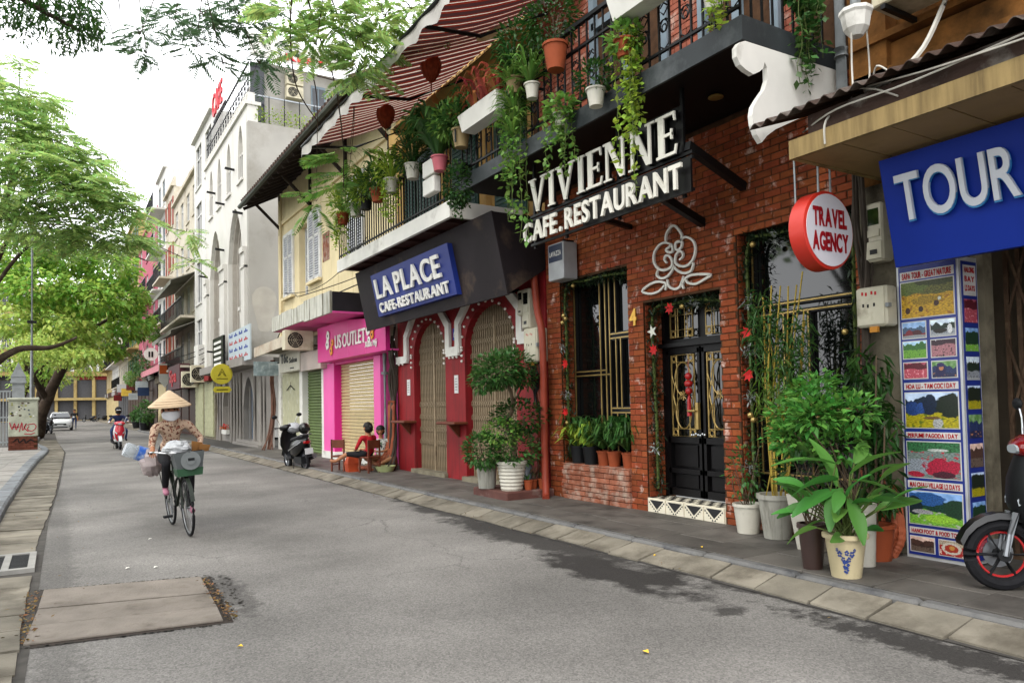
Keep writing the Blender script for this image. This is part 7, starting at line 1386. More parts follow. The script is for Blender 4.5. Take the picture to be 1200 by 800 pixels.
# white hatchback
t = thing('parked_car', 'white hatchback facing the camera at the left kerb', 'car', (0, 0, 0))
def cring(y, hw, z0, z1, hwt=None):
    hwt = hwt or hw*.96; zm = z0+(z1-z0)*.5; return [(-hw*.92, y, z0), (hw*.92, y, z0), (hw, y, z0+.12), (hw, y, zm), (hwt, y, z1-.05), (hwt*.9, y, z1), (-hwt*.9, y, z1), (-hwt, y, z1-.05), (-hw, y, zm), (-hw, y, z0+.12)]
mb = MB(); mb.loft([cring(2.0, .55, .35, .62), cring(1.9, .78, .22, .72), cring(1.6, .84, .2, .86), cring(1.0, .86, .2, .97), cring(-.9, .87, .2, 1.0), cring(-1.75, .84, .22, 1.0), cring(-1.95, .7, .35, .9)]); mb.mk('body', M_whp, t, True)
mb = MB(); mb.loft([cring(.95, .74, .95, .99), cring(.25, .7, .95, 1.45, .58), cring(-.9, .72, .95, 1.5, .6), cring(-1.7, .7, .95, 1.1)]); mb.mk('cabin', M_whp, t, True)
mb = MB(); mb.loft([[(-.68, .97, 1.0), (.68, .97, 1.0), (.56, .28, 1.43), (-.56, .28, 1.43)], [(-.68, .95, .99), (.68, .95, .99), (.56, .26, 1.42), (-.56, .26, 1.42)]]); mb.mk('windscreen', mat('car_glass', '#20262c', rough=.05, bump=0, spec=.8), t)
for s in (-1, 1):
    mb = MB(); mb.loft([[(s*.725, .2, 1.02), (s*.72, -1.3, 1.02), (s*.62, -1.2, 1.42), (s*.61, .1, 1.4)], [(s*.735, .2, 1.02), (s*.73, -1.3, 1.02), (s*.63, -1.2, 1.42), (s*.62, .1, 1.4)]]); mb.mk('side_window', mat('car_glass'), t); mb = MB(); mb.loft([[(s*.5, 1.95, .62), (s*.78, 1.82, .68), (s*.8, 1.72, .78), (s*.52, 1.88, .7)], [(s*.5, 1.97, .62), (s*.79, 1.85, .68), (s*.81, 1.75, .78), (s*.52, 1.9, .7)]]); mb.mk('headlight', M_lens, t); mb = MB(); mb.ball((s*.95, .7, 1.05), (.1, .06, .07), 10, 6); mb.mk('wing_mirror', M_whp, t, True); mb = MB(); mb.box(s*.55-.12, 1.92, .33, s*.55+.12, 1.96, .42); mb.mk('fog_lamp', M_blks, t)
    for y in (1.25, -1.25): mb = MB(); mb.lathe([(.2, -.09), (.3, -.09), (.31, 0), (.3, .09), (.2, .09)], (s*.78, y, .31), 20, (1, 0, 0)); o = mb.mk('wheel', M_rub, t); mb = MB(); mb.lathe([(0, 0), (.2, 0), (.2, .02), (0, .04)], (s*.86, y, .31), 14, (s, 0, 0)); mb.mk('rim', M_silver, o)
mb = MB(); mb.box(-.42, 1.97, .44, .42, 2.01, .58); mb.mk('grille', M_blks, t); mb = MB(); mb.box(-.5, 1.93, .24, .5, 1.97, .34); mb.mk('lower_grille', M_blks, t); mb = MB(); mb.box(-.22, 2.01, .4, .22, 2.02, .5); mb.mk('number_plate', M_whp, t)
t.location = (.2, 71.5, 0); t.rotation_euler = (0, 0, math.pi)

# ---- people
M_skin = mat('skin', '#9c6a4c', rough=.55, var=.06, bump=.05, bsc=80); M_hair = mat('black_hair', '#15110f', rough=.5, var=.3, sc=30, bump=.4); M_jean = mat('blue_jeans', '#27365a', rough=.85, var=.15, sc=8, bump=.3); M_navy = mat('navy_shirt', '#232a4c', rough=.8, var=.1, bump=.2); M_blkc = mat('black_cloth', '#1a1a1d', rough=.85, var=.2, bump=.2); M_redc = mat('red_cloth', '#a01a24', rough=.8, var=.12, sc=6, bump=.2); M_mask = mat('white_mask', '#c4c4c6', rough=.75, bump=.1); M_wcl = mat('white_cloth', '#b9b9bc', rough=.8); M_pinks = mat('pink_shoe', '#a06a7c', rough=.6); M_ttr = mat('tan_trousers', '#8a6244', rough=.85)
def floral(name, base, s1, s2, sc):
    m = mat(name, base, rough=.85, var=.08, bump=.15); t = m.node_tree; L = t.links.new; p = t.nodes['Principled BSDF']; c = p.inputs['Base Color'].links[0].from_socket; co = N(t, 'ShaderNodeTexCoord').outputs['Object']
    for k, (col, off, thr) in enumerate(((s1, 0, .57), (s2, 5, .6))):
        mp = N(t, 'ShaderNodeMapping'); mp.inputs['Location'].default_value = (off, off, off); L(co, mp.inputs[0]); n = N(t, 'ShaderNodeTexNoise'); n.inputs['Scale'].default_value = sc; n.inputs['Detail'].default_value = 2; L(mp.outputs[0], n.inputs[0]); r = N(t, 'ShaderNodeMapRange'); L(n.outputs[0], r.inputs[0]); r.inputs[1].default_value = thr; r.inputs[2].default_value = thr+.03; mx = N(t, 'ShaderNodeMix', data_type='RGBA'); L(r.outputs[0], mx.inputs[0]); L(c, mx.inputs[6]); mx.inputs[7].default_value = (*srgb(col), 1); c = mx.outputs[2]
    L(c, p.inputs['Base Color']); return m
M_flor = floral('floral_blouse', '#b39a84', '#5c3228', '#8a5a48', 28); M_bwf = floral('black_white_blouse', '#b8bab4', '#22282a', '#4c6a48', 26)
def person(label, J, mats_, loc=(0, 0, 0), rotz=0, rs=1.0):
    """one continuous skinned body; J: joint name -> point, mats_: zone -> material"""
    t = thing('person', label, 'person', (0, 0, 0)); vs = []; es = []; rad_ = []; bones = []; zl = list(dict.fromkeys(mats_.values())); idx = {}
    def add(n_, p, r, par=None, zone=None):
        idx[n_] = len(vs); vs.append(Vector(p)); rad_.append(r*rs)
        if par: es.append((idx[par], idx[n_])); bones.append((vs[idx[par]], Vector(p), zl.index(mats_[zone]), r*rs))
    pe, ch, nk, hd = [Vector(J[k]) for k in ('pelvis', 'chest', 'neck', 'head')]
    add('pelvis', pe, .125); add('waist', pe.lerp(ch, .5), .115, 'pelvis', 'torso'); add('chest', ch, .125, 'waist', 'torso'); add('neck', nk, .052, 'chest', 'neck'); add('jaw', nk.lerp(hd, .55), .062, 'neck', 'head'); add('head', hd, .094, 'jaw', 'head'); add('crown', hd+(hd-nk).normalized()*.075, .066, 'head', 'head')
    for s in 'lr':
        sh, el, wr, ha, hp, kn, an, to = [Vector(J[k+s]) for k in ('shoulder_', 'elbow_', 'wrist_', 'hand_', 'hip_', 'knee_', 'ankle_', 'toe_')]
        add('s'+s, sh, .066, 'chest', 'torso'); add('ua'+s, sh.lerp(el, .5), .05, 's'+s, 'upper_arm'); add('e'+s, el, .042, 'ua'+s, 'upper_arm'); add('fa'+s, el.lerp(wr, .45), .04, 'e'+s, 'forearm'); add('w'+s, wr, .027, 'fa'+s, 'forearm'); add('p'+s, ha, .03, 'w'+s, 'hand')
        d = (ha-wr).normalized(); sd = d.cross(Vector((0, 0, 1))); sd = sd.normalized() if sd.length > .05 else Vector((1, 0, 0)); dn = Vector(J.get('curl_'+s, (0, 0, -1)))
        for k, (o_, l_) in enumerate(((-.03, .05), (-.01, .06), (.01, .057), (.03, .045))):
            b = ha+sd*o_+d*.025; add('f%d%s' % (k, s), b+d*l_*.6, .0095, 'p'+s, 'hand'); add('g%d%s' % (k, s), b+d*l_*.85+dn*l_*.55, .008, 'f%d%s' % (k, s), 'hand')
        add('th'+s, ha-sd*.045*(1 if s == 'l' else -1)+d*.01+dn*.02, .011, 'p'+s, 'hand')
        add('h'+s, hp, .1, 'pelvis', 'thigh'); add('t'+s, hp.lerp(kn, .5), .078, 'h'+s, 'thigh'); add('k'+s, kn, .058, 't'+s, 'thigh'); add('c'+s, kn.lerp(an, .35), .056, 'k'+s, 'shin'); add('a'+s, an, .036, 'c'+s, 'shin'); add('o'+s, an.lerp(to, .6)+Vector((0, 0, -.015)), .042, 'a'+s, 'foot'); add('z'+s, to, .03, 'o'+s, 'foot')
    me = bpy.data.meshes.new('body'); me.from_pydata([tuple(v) for v in vs], es, []); ob = bpy.data.objects.new('body', me); COL.objects.link(ob)
    sk = ob.modifiers.new('skin', 'SKIN'); sk.use_smooth_shade = True; sk.branch_smoothing = .6
    for i, v in enumerate(me.skin_vertices[0].data): v.radius = (rad_[i], rad_[i]); v.use_root = (i == 0)
    ss = ob.modifiers.new('sub', 'SUBSURF'); ss.levels = ss.render_levels = 1
    dg = bpy.context.evaluated_depsgraph_get(); m2 = bpy.data.meshes.new_from_object(ob.evaluated_get(dg)); bpy.data.objects.remove(ob); m2.name = 'body'; m2.materials.clear()
    for m_ in zl: m2.materials.append(m_)
    A_ = np.array([tuple(b[0]) for b in bones]); B_ = np.array([tuple(b[1]) for b in bones]); R_ = np.array([b[3] for b in bones]); Zn = [b[2] for b in bones]; AB = B_-A_; q = (AB**2).sum(1)+1e-9
    mi = []
    for p in m2.polygons: c = np.array(p.center); u_ = np.clip(((c-A_)*AB).sum(1)/q, 0, 1); dd = np.linalg.norm(c-(A_+AB*u_[:, None]), axis=1)-R_*.9; mi.append(Zn[int(dd.argmin())])
    m2.polygons.foreach_set('material_index', mi); m2.polygons.foreach_set('use_smooth', [True]*len(mi)); link('body', m2, t)
    t.location = loc; t.rotation_euler = (0, 0, rotz); return t
def face(t, hd, fwd, mask=None):
    hd, fwd = Vector(hd), Vector(fwd).normalized(); s = fwd.cross(Vector((0, 0, 1))).normalized(); u = s.cross(fwd)
    if not mask: mb = MB(); mb.tube([hd+fwd*.09+u*.02, hd+fwd*.115-u*.015, hd+fwd*.09-u*.025], [.008, .014, .008], 6); mb.mk('nose', M_skin, t, True); mb = MB(); mb.tube([hd+fwd*.088-u*.05-s*.022, hd+fwd*.096-u*.048, hd+fwd*.088-u*.05+s*.022], .006, 5); mb.mk('mouth', mat('lips', '#7c3c38'), t)
    for k in (-1, 1):
        mb = MB(); mb.ball(hd+fwd*.084+s*.034*k+u*.018, (.014, .014, .009), 8, 5); mb.mk('eye', M_hair, t, True); mb = MB(); mb.tube([hd+fwd*.088+s*.018*k+u*.038, hd+fwd*.08+s*.052*k+u*.036], .005, 4); mb.mk('eyebrow', M_hair, t); mb = MB(); mb.ball(hd+s*.093*k-u*.01-fwd*.01, (.016, .022, .032), 8, 5); mb.mk('ear', M_skin, t, True)
    if mask:
        mb = MB(); R_ = []
        for f_, z in ((.4, -.004), (1, -.016), (1.06, -.035), (1.1, -.04), (1.06, -.046), (1.08, -.066), (1.02, -.072), (1.0, -.09), (.55, -.12)): R_.append([hd+u*z+s*(.1*f_*math.sin(q) if f_ > .5 else .06*math.sin(q))+fwd*(.02+.098*(.75+.25*f_)*math.cos(q)) for q in np.linspace(-1.5, 1.5, 11)])
        mb.loft(R_, False, False); mb.mk('face_mask', mask, t, True)
def hairdo(t, hd, fwd, bun=None):
    hd, fwd = Vector(hd), Vector(fwd).normalized(); mb = MB(); c = hd-fwd*.018+Vector((0, 0, .025)); n = 16
    mb.loft([[c+Vector((.112*math.sin(th)*math.cos(a), .112*math.sin(th)*math.sin(a), .115*math.cos(th))) for a in np.linspace(0, 6.2832, n+1)[:-1]] for th in np.linspace(.02, 1.55, 6)], caps=False); mb.mk('hair', M_hair, t, True)
    mb = MB(); mb.ball(hd-fwd*.045-Vector((0, 0, .02)), (.1, .1, .1), 12, 7); mb.mk('hair_back', M_hair, t, True)
    if bun: mb = MB(); mb.ball(Vector(bun), (.05, .05, .05), 10, 6); mb.mk('hair_bun', M_hair, t, True); mb = MB(); mb.tube([Vector(bun)+Vector((-.04, 0, .03)), Vector(bun)+Vector((.04, 0, .03))], .015, 6); mb.mk('hair_clip', M_silver, t)
# bicycle with rider, riding towards the camera (local +y is forward)
BL, BR = (1.315, 10.13, 0), math.pi+.05
t = thing('bicycle', 'old dark bicycle loaded with basket, ridden towards the camera', 'bicycle', (0, 0, 0))
M_bf = mat('dark_green_frame', '#20261f', rough=.45, var=.2, sc=12); M_alu = mat('dull_alloy', '#77787a', rough=.4, metal=.7, bump=0)
for y in (.56, -.55): wheel(t, y, .34, .34, .034, M_alu, spokes=28, thin=True)
for a, b, r in (((0, .42, .8), (0, .56, .34), .014), ((0, .40, .72), (0, -.1, .3), .019), ((0, .41, .8), (0, -.2, .55), .017), ((0, -.1, .3), (0, -.24, .86), .016), ((.05, -.1, .3), (.05, -.55, .34), .011), ((-.05, -.1, .3), (-.05, -.55, .34), .011), ((.05, -.2, .68), (.05, -.55, .34), .009), ((-.05, -.2, .68), (-.05, -.55, .34), .009), ((0, .38, .95), (0, .43, .72), .018)):
    mb = MB(); mb.tube([a, b], r, 7); mb.mk('frame_tube', M_bf, t)
for s in (-1, 1): mb = MB(); mb.tube([(.05*s, .42, .74), (.05*s, .5, .55), (.05*s, .56, .34)], .011, 6); mb.mk('fork', M_bf, t)
mb = MB(); mb.tube(smooth([(-.3, .12, 1.0), (-.29, .3, 1.02), (-.12, .4, .99), (.12, .4, .99), (.29, .3, 1.02), (.3, .12, 1.0)], 4), .012, 6); mb.mk('handlebar', M_chr, t, True)
for s in (-1, 1): mb = MB(); mb.tube([(.3*s, .1, 1.0), (.295*s, .22, 1.01)], .018, 7); mb.mk('grip', M_rub, t)
blob(t, [(-.36, .09, .87, .93), (-.26, .1, .87, .95), (-.12, .035, .89, .94), (-.06, .025, .9, .93)], M_seat, 'saddle')
for y, a0, a1 in ((.56, .3, 2.3), (-.55, .4, 2.9)): mb = MB(); mb.loft([[(-.022, y+.365*math.cos(a), .34+.365*math.sin(a)), (.022, y+.365*math.cos(a), .34+.365*math.sin(a)), (.022, y+.37*math.cos(a), .34+.37*math.sin(a)), (-.022, y+.37*math.cos(a), .34+.37*math.sin(a))] for a in np.linspace(a0, a1, 12)]); mb.mk('mudguard', M_bf, t)
mb = MB(); mb.lathe([(.06, 0), (.095, 0), (.095, .006), (.06, .006)], (.06, -.1, .3), 20, (1, 0, 0)); mb.mk('chainring', M_alu, t)
for s, (y, z) in ((1, (.05, .2)), (-1, (-.02, .46))): mb = MB(); mb.tube([(.075*s, -.1, .3), (.085*s, y, z)], .009, 5); mb.mk('crank', M_alu, t); mb = MB(); mb.box(.09*s, y-.045, z-.012, .19*s, y+.045, z+.012); mb.mk('pedal', M_rub, t)
mb = MB(); mb.box(-.09, -.8, .71, .09, -.3, .725); mb.mk('rack', M_bf, t)
for s in (-1, 1): mb = MB(); mb.tube([(.08*s, -.75, .71), (.06*s, -.55, .36)], .006, 4); mb.mk('rack_stay', M_bf, t)
mb = MB(); mb.tube([(-.06, -.5, .34), (-.14, -.4, .05)], .01, 5); mb.mk('kick_stand', M_alu, t)
t.location = BL; t.rotation_euler = (0, .07, BR); bike = t
bkt = thing('bicycle_basket', 'worn grey basket with green bottom fixed before the bicycle handlebar', 'basket', (0, 0, 0)); M_bskt = mat('grey_plastic', '#4e5252', rough=.5, var=.2, sc=6)
def tray(z0, z1, w0, w1, d0, d1, y, m, nm): mb = MB(); R0 = lambda w_, d, z: [(-w_-.04, y-d, z), (w_-.04, y-d, z), (w_-.04, y+d, z), (-w_-.04, y+d, z)]; mb.loft([R0(w0, d0, z0), R0(w1, d1, z1), R0(w1-.012, d1-.012, z1), R0(w0-.01, d0-.01, z0+.02)]); return mb.mk(nm, m, bkt)
tray(.74, 1.0, .13, .17, .1, .13, .56, M_bskt, 'basket'); tray(.72, .81, .135, .148, .105, .115, .56, mat('dark_green_plastic', '#2c4a34', rough=.5), 'basket_bottom')
mb = MB(); mb.tube([(-.04+.17*math.cos(a)*1.0, .56+.13*math.sin(a), 1.0) for a in np.linspace(0, 6.28, 17)[:-1]], .008, 5, True); mb.mk('rim', M_blks, bkt)
mb = MB(); mb.lathe([(0, 0), (.1, 0), (.11, .02), (.05, .02), (.05, .03), (0, .03)], (-.05, .675, .9), 20, (0, 1, 0)); mb.mk('fan_disc', mat('mid_grey_plastic', '#6a6e6e', rough=.5), bkt); mb = MB(); mb.box(-.09, .695, .9, -.02, .71, .93); mb.mk('disc_label', M_blks, bkt)
bkt.location = BL; bkt.rotation_euler = (0, .07, BR)
def bag(label, c, r, m, n=14, am=.18):
    t = thing('plastic_bag', label, 'bag', (0, 0, 0)); mb = MB(); mb.ball(c, r, n, 9); mb.v = [tuple(Vector(c)+(Vector(v)-Vector(c))*(1+random.uniform(-am, am))) for v in mb.v]; mb.mk('bag_film', m, t); t.location = BL; t.rotation_euler = (0, .07, BR); return t
M_film = mat('white_film', '#c2c4c6', rough=.3, var=.05, trans=.3)
bag('crumpled white plastic bag on top of the bicycle basket', (.06, .52, 1.05), (.15, .13, .09), M_film); bag('pale plastic bag hanging behind the rider on the bicycle rack', (.2, -.5, .84), (.13, .14, .17), mat('pinkish_film', '#b5a8a6', rough=.35, trans=.3))
t = thing('cardboard', 'torn brown cardboard in the bicycle basket', 'cardboard', (0, 0, 0)); M_card = mat('cardboard', '#8c6238', rough=.9, var=.15)
for a, b in (((-.2, .5, .95), (-.1, .56, 1.12)), ((-.28, .56, .98), (-.18, .6, 1.08))): mb = MB(); mb.loft([[a, (b[0], a[1], a[2]), (b[0], a[1]+.01, a[2]), (a[0], a[1]+.01, a[2])], [(a[0]-.02, b[1], b[2]-.03), (b[0], b[1], b[2]), (b[0], b[1]+.01, b[2]), (a[0]-.02, b[1]+.01, b[2]-.03)]]); mb.mk('flap', M_card, t)
t.location = BL; t.rotation_euler = (0, .07, BR)
t = thing('water_jug', 'big empty clear water jug with blue label tied behind the cyclist', 'bottle', (0, 0, 0)); ax = Vector((.92, .05, .42)).normalized(); c = Vector((.2, -.55, .92))
M_pet = mat('clear_plastic', '#b8c2c8', rough=.12, bump=0, var=.04, alpha=.4); mb = MB(); mb.lathe([(0, .32), (.08, .32), (.092, .3), (.092, .22), (.086, .2), (.092, .18), (.092, .05), (.06, -.04), (.028, -.06), (.028, -.1), (0, -.1)], c, 18, ax, caps=False); mb.mk('jug', M_pet, t, True); mb = MB(); mb.lathe([(.094, .06), (.094, .17)], c, 18, ax, caps=False); mb.mk('label', mat('blue_label', '#2a5cb0', rough=.4, dirt='#c0d0dc', dsc=9, damt=.5), t, True); mb = MB(); mb.lathe([(.032, -.11), (.032, -.07), (0, -.11)], c, 10, ax); mb.mk('cap', mat('navy'), t)
t.location = BL; t.rotation_euler = (0, .07, BR)
HD = (.02, .06, 1.5)
J = dict(pelvis=(0, -.24, .98), chest=(.01, -.08, 1.27), neck=(.015, 0, 1.4), head=HD, shoulder_l=(-.17, -.03, 1.32), elbow_l=(-.3, .0, 1.1), wrist_l=(-.24, .2, 1.05), hand_l=(-.27, .2, 1.03), shoulder_r=(.19, -.03, 1.31), elbow_r=(.26, .04, 1.08), wrist_r=(.26, .14, 1.06), hand_r=(.27, .17, 1.03), curl_l=(0, .2, -1), curl_r=(0, .2, -1),
         hip_l=(-.1, -.2, .93), knee_l=(-.13, .16, .68), ankle_l=(-.13, -.02, .27), toe_l=(-.14, .14, .225), hip_r=(.1, -.2, .93), knee_r=(.14, .22, .86), ankle_r=(.13, -.06, .53), toe_r=(.14, .1, .485))
J['hand_l'] = (-.29, .22, 1.03); J['wrist_l'] = (-.28, .14, 1.05); J['elbow_l'] = (-.33, -.06, 1.12)
p = person('cyclist in conical hat, white mask and brown floral blouse riding towards the camera', J, dict(torso=M_flor, upper_arm=M_flor, forearm=M_flor, hand=M_skin, neck=M_mask, head=M_skin, thigh=M_blkc, shin=M_blkc, foot=M_pinks), BL, BR)
p.rotation_euler = (0, .07, BR)
face(p, HD, (0, 1, -.12), M_mask); hairdo(p, HD, (0, 1, 0))
mb = MB(); mb.lathe([(.245, -.0), (.25, .01), (.13, .11), (.015, .2), (0, .2)], (.02, .05, 1.545), 28, (0, .08, 1), caps=False); mb.mk('conical_hat', mat('straw_hat', '#b8a184', rough=.75, var=.1, sc=10), p, True)
mb = MB()
for k in range(7): f_ = k/7; mb.tube([(.02+(.25-.235*f_)*math.cos(a), .05+(.25-.235*f_)*math.sin(a), 1.552+.19*f_) for a in np.linspace(0, 6.28, 29)[:-1]], .0025, 3, True)
stuff(mb.mk('hat_rings', mat('straw_ring', '#7d684c', rough=.8), p))
mb = MB(); mb.loft([[(.1, .02, 1.4), (.0, .1, 1.37), (-.08, .02, 1.4), (0, -.05, 1.42)], [(.13, .0, 1.35), (.01, .1, 1.3), (-.11, .0, 1.35), (0, -.1, 1.38)]], False); mb.mk('collar', M_flor, p, True)
# scooter rider
SL, SR = (2.04, 32.9, 0), math.pi+.03; HD = (0, .0, 1.5)
J = dict(pelvis=(0, -.28, .92), chest=(0, -.16, 1.22), neck=(0, -.08, 1.37), head=HD, shoulder_l=(-.2, -.12, 1.28), elbow_l=(-.33, .05, 1.08), wrist_l=(-.32, .26, 1.04), hand_l=(-.3, .31, 1.06), shoulder_r=(.2, -.12, 1.28), elbow_r=(.33, .05, 1.08), wrist_r=(.32, .26, 1.04), hand_r=(.3, .31, 1.06), hip_l=(-.11, -.22, .86), knee_l=(-.26, .2, .74), ankle_l=(-.24, .16, .4), toe_l=(-.26, .32, .36), hip_r=(.11, -.22, .86), knee_r=(.26, .2, .74), ankle_r=(.24, .16, .4), toe_r=(.26, .32, .36))
p = person('scooter rider in navy shirt, pale sleeves, jeans and dark face mask', J, dict(torso=M_navy, upper_arm=M_navy, forearm=M_wcl, hand=M_skin, neck=M_skin, head=M_skin, thigh=M_jean, shin=M_jean, foot=M_blkc), SL, SR); face(p, HD, (0, 1, 0), M_blkc)
mb = MB(); mb.lathe([(.118, -.02), (.122, .03), (.1, .09), (.05, .13), (0, .14)], (0, 0, 1.53), 16, caps=False); mb.mk('cap', M_blkc, p, True); blob(p, [(.08, .09, 1.53, 1.55), (.18, .07, 1.52, 1.54)], M_wcl, 'cap_peak')
# two women sitting by the pink shop
def chair(label, loc, rotz):
    t = thing('wooden_chair', label, 'chair', (0, 0, 0), 'low wooden chairs by the pink shop'); mb = MB(); mb.bbox(-.17, -.16, .3, .17, .16, .335, .008); mb.mk('seat', M_wood, t)
    for x in (-.15, .15):
        for y in (-.14, .14): mb = MB(); mb.beam((x, y, 0), (x, y, .3 if y > 0 else .68), .03, .03); mb.mk('leg', M_wood, t)
        mb = MB(); mb.beam((x, -.14, .14), (x, .14, .14), .02, .02); mb.mk('stretcher', M_wood, t)
    mb = MB(); mb.box(-.16, -.155, .5, .16, -.135, .67); mb.mk('backrest', M_wood, t); t.location = loc; t.rotation_euler = (0, 0, rotz); return t
chair('low wooden chair under the woman in red', (5.53, 14.75, .12), .35); chair('empty low wooden chair left of the woman in red', (5.2, 15.55, .12), -.9)
HD = (0, .06, 1.0)
J = dict(pelvis=(0, -.02, .42), chest=(0, .03, .7), neck=(0, .05, .87), head=HD, shoulder_l=(-.18, .04, .8), elbow_l=(-.27, .12, .56), wrist_l=(-.16, .3, .5), hand_l=(-.1, .36, .5), shoulder_r=(.18, .04, .8), elbow_r=(.25, .14, .56), wrist_r=(.14, .32, .5), hand_r=(.08, .37, .5), hip_l=(-.1, .06, .4), knee_l=(-.3, .42, .42), ankle_l=(-.5, .56, .27), toe_l=(-.6, .66, .3), hip_r=(.1, .06, .4), knee_r=(.12, .44, .46), ankle_r=(.02, .4, .08), toe_r=(0, .55, .04))
p = person('woman in red shirt with tied black hair, seated with her back to the camera', J, dict(torso=M_redc, upper_arm=M_redc, forearm=M_skin, hand=M_skin, neck=M_skin, head=M_skin, thigh=M_blkc, shin=M_skin, foot=M_skin), (5.53, 14.75, .12), .35); p.scale = (.92,)*3; face(p, HD, (0, 1, 0)); hairdo(p, HD, (0, 1, 0), (0, -.06, 1.02))
HD = (0, .08, .84)
J = dict(pelvis=(0, 0, .2), chest=(0, .0, .52), neck=(0, .03, .7), head=HD, shoulder_l=(-.17, 0, .63), elbow_l=(-.24, .08, .4), wrist_l=(-.1, .26, .36), hand_l=(-.05, .31, .36), shoulder_r=(.17, 0, .63), elbow_r=(.24, .08, .4), wrist_r=(.1, .26, .36), hand_r=(.05, .31, .36), hip_l=(-.1, .06, .18), knee_l=(-.34, .34, .22), ankle_l=(-.04, .42, .08), toe_l=(.08, .46, .06), hip_r=(.1, .06, .18), knee_r=(.34, .34, .22), ankle_r=(.06, .52, .08), toe_r=(-.06, .56, .06))
p = person('woman in patterned blouse and tan trousers sitting low facing the camera', J, dict(torso=M_bwf, upper_arm=M_bwf, forearm=M_skin, hand=M_skin, neck=M_skin, head=M_skin, thigh=M_ttr, shin=M_ttr, foot=M_skin), (6.0, 15.3, .2), math.pi-.5); p.scale = (.9,)*3; face(p, HD, (0, 1, -.15)); hairdo(p, HD, (0, 1, 0), (0, -.06, .9))
t = thing('stone_step', 'low step under the woman in the patterned blouse', 'step', (6.0, 15.3, .12)); MB().bbox(5.75, 15.05, .1, 6.3, 15.65, .24, .01).mk('block', M_conc2, t)
t = thing('orange_bag', 'orange red shopping bag on the ground between the seated women', 'bag', (5.3, 15.2, .12)); mb = MB(); mb.loft([[(5.2, 15.1, .12), (5.42, 15.1, .12), (5.42, 15.3, .12), (5.2, 15.3, .12)], [(5.18, 15.08, .3), (5.44, 15.08, .3), (5.44, 15.32, .3), (5.18, 15.32, .3)], [(5.22, 15.14, .46), (5.4, 15.14, .46), (5.4, 15.26, .46), (5.22, 15.26, .46)]]); mb.mk('bag_body', mat('orange_bag', '#a84424', rough=.6), t)
t = thing('tray', 'pale green basin on the pavement beside the seated women', 'basin', (5.8, 14.9, .12)); mb = MB(); mb.lathe([(0, 0), (.16, 0), (.22, .12), (.205, .12), (.15, .02), (0, .02)], (5.86, 14.72, .12), 18); mb.mk('basin', mat('pale_green_plastic', '#a0a878', rough=.5), t, True)
t = thing('brown_bag', 'brown shoulder bag leaning on the wall beside the patterned blouse', 'bag', (6.2, 14.9, .12)); mb = MB(); mb.ball((6.12, 15.0, .3), (.12, .18, .2), 12, 8); mb.mk('bag_body', mat('brown_leather', '#5a3624', rough=.6, var=.2), t, True); mb = MB(); mb.tube(smooth([(6.12, 14.88, .42), (6.12, 15.0, .66), (6.12, 15.12, .42)], 5), .012, 5); mb.mk('strap', mat('brown_leather'), t)
# a few people and things far off
for (x, y, c, lab) in ((1.25, 74, M_blkc, 'person in dark clothes standing right of the white car'),):
    HD = (0, .02, 1.6); J = dict(pelvis=(0, 0, .92), chest=(0, 0, 1.25), neck=(0, 0, 1.45), head=HD, shoulder_l=(-.2, 0, 1.38), elbow_l=(-.25, 0, 1.1), wrist_l=(-.26, .08, .86), hand_l=(-.26, .1, .79), shoulder_r=(.2, 0, 1.38), elbow_r=(.25, 0, 1.1), wrist_r=(.26, .08, .86), hand_r=(.26, .1, .79), hip_l=(-.1, 0, .9), knee_l=(-.11, .02, .5), ankle_l=(-.11, 0, .08), toe_l=(-.12, .16, .03), hip_r=(.1, 0, .9), knee_r=(.12, .04, .5), ankle_r=(.14, .06, .08), toe_r=(.15, .2, .03))
    p = person(lab, J, dict(torso=c, upper_arm=c, forearm=M_skin, hand=M_skin, neck=M_skin, head=M_skin, thigh=M_jean, shin=M_jean, foot=M_blkc), (x, y, 0), 3.0); face(p, HD, (0, 1, 0)); hairdo(p, HD, (0, 1, 0))
# ------------------------------------------------------------------ trees
M_trunk = mat('dark_bark', '#3c3128', rough=.95, var=.35, sc=4, bump=1.0, bsc=14, dirt='#5f584c', dsc=3, damt=.3)
L_b1 = leafm('broad_tree_leaf', '#92b452', .45, .035, .6); L_b2 = leafm('yellowish_tree_leaf', '#acc062', .3, .03, .45); L_f1 = leafm('feathery_leaf', '#98b468', .4, .035, .5); L_f2 = leafm('feathery_leaf_dark', '#4a6644', .3, .02, .4); L_f3 = leafm('overhead_leaf', '#365a22', .35, .02, .4)
def fronds(par, O, D, L, m, npair=9, pl=.42, pw=.1, name='crown', droop=.25):
    O = np.asarray(O, float); D = unit(np.asarray(D, float)); n = len(O); L = np.broadcast_to(L, (n,)); up = np.tile([[0, 0, 1.]], (n, 1))+RNG.normal(size=(n, 3))*.25; sd = unit(np.cross(D, up)); C_, D_, L_, W_ = [], [], [], []
    for k in range(npair):
        t_ = (k+.6)/npair; p = O+D*(L*t_)[:, None]; p[:, 2] -= droop*L*t_*t_; prof = math.sin(.35+2.5*t_)
        for s in (1, -1): C_.append(p); D_.append(sd*s*.85+D*.5+np.array([0, 0, -.12])); L_.append(L*pl*prof); W_.append(L*pw*np.ones(n))
    C_ = np.concatenate(C_); D_ = np.concatenate(D_); L_ = np.concatenate(L_); W_ = np.concatenate(W_)
    o = leaves(name, C_, D_, L_, W_, m, par, fold=.08, droop=.1); o['kind'] = 'stuff'; return o
def limb(par, pts, r0, r1, n=9, name='limb'):
    P = smooth(pts, 6); mb = MB(); k = len(P); mb.tube([Vector(p)+Vector((rw(r0*.12), rw(r0*.12), 0)) for p in P], [r0+(r1-r0)*i/(k-1) for i in range(k)], n); return mb.mk(name, M_trunk, par, True)
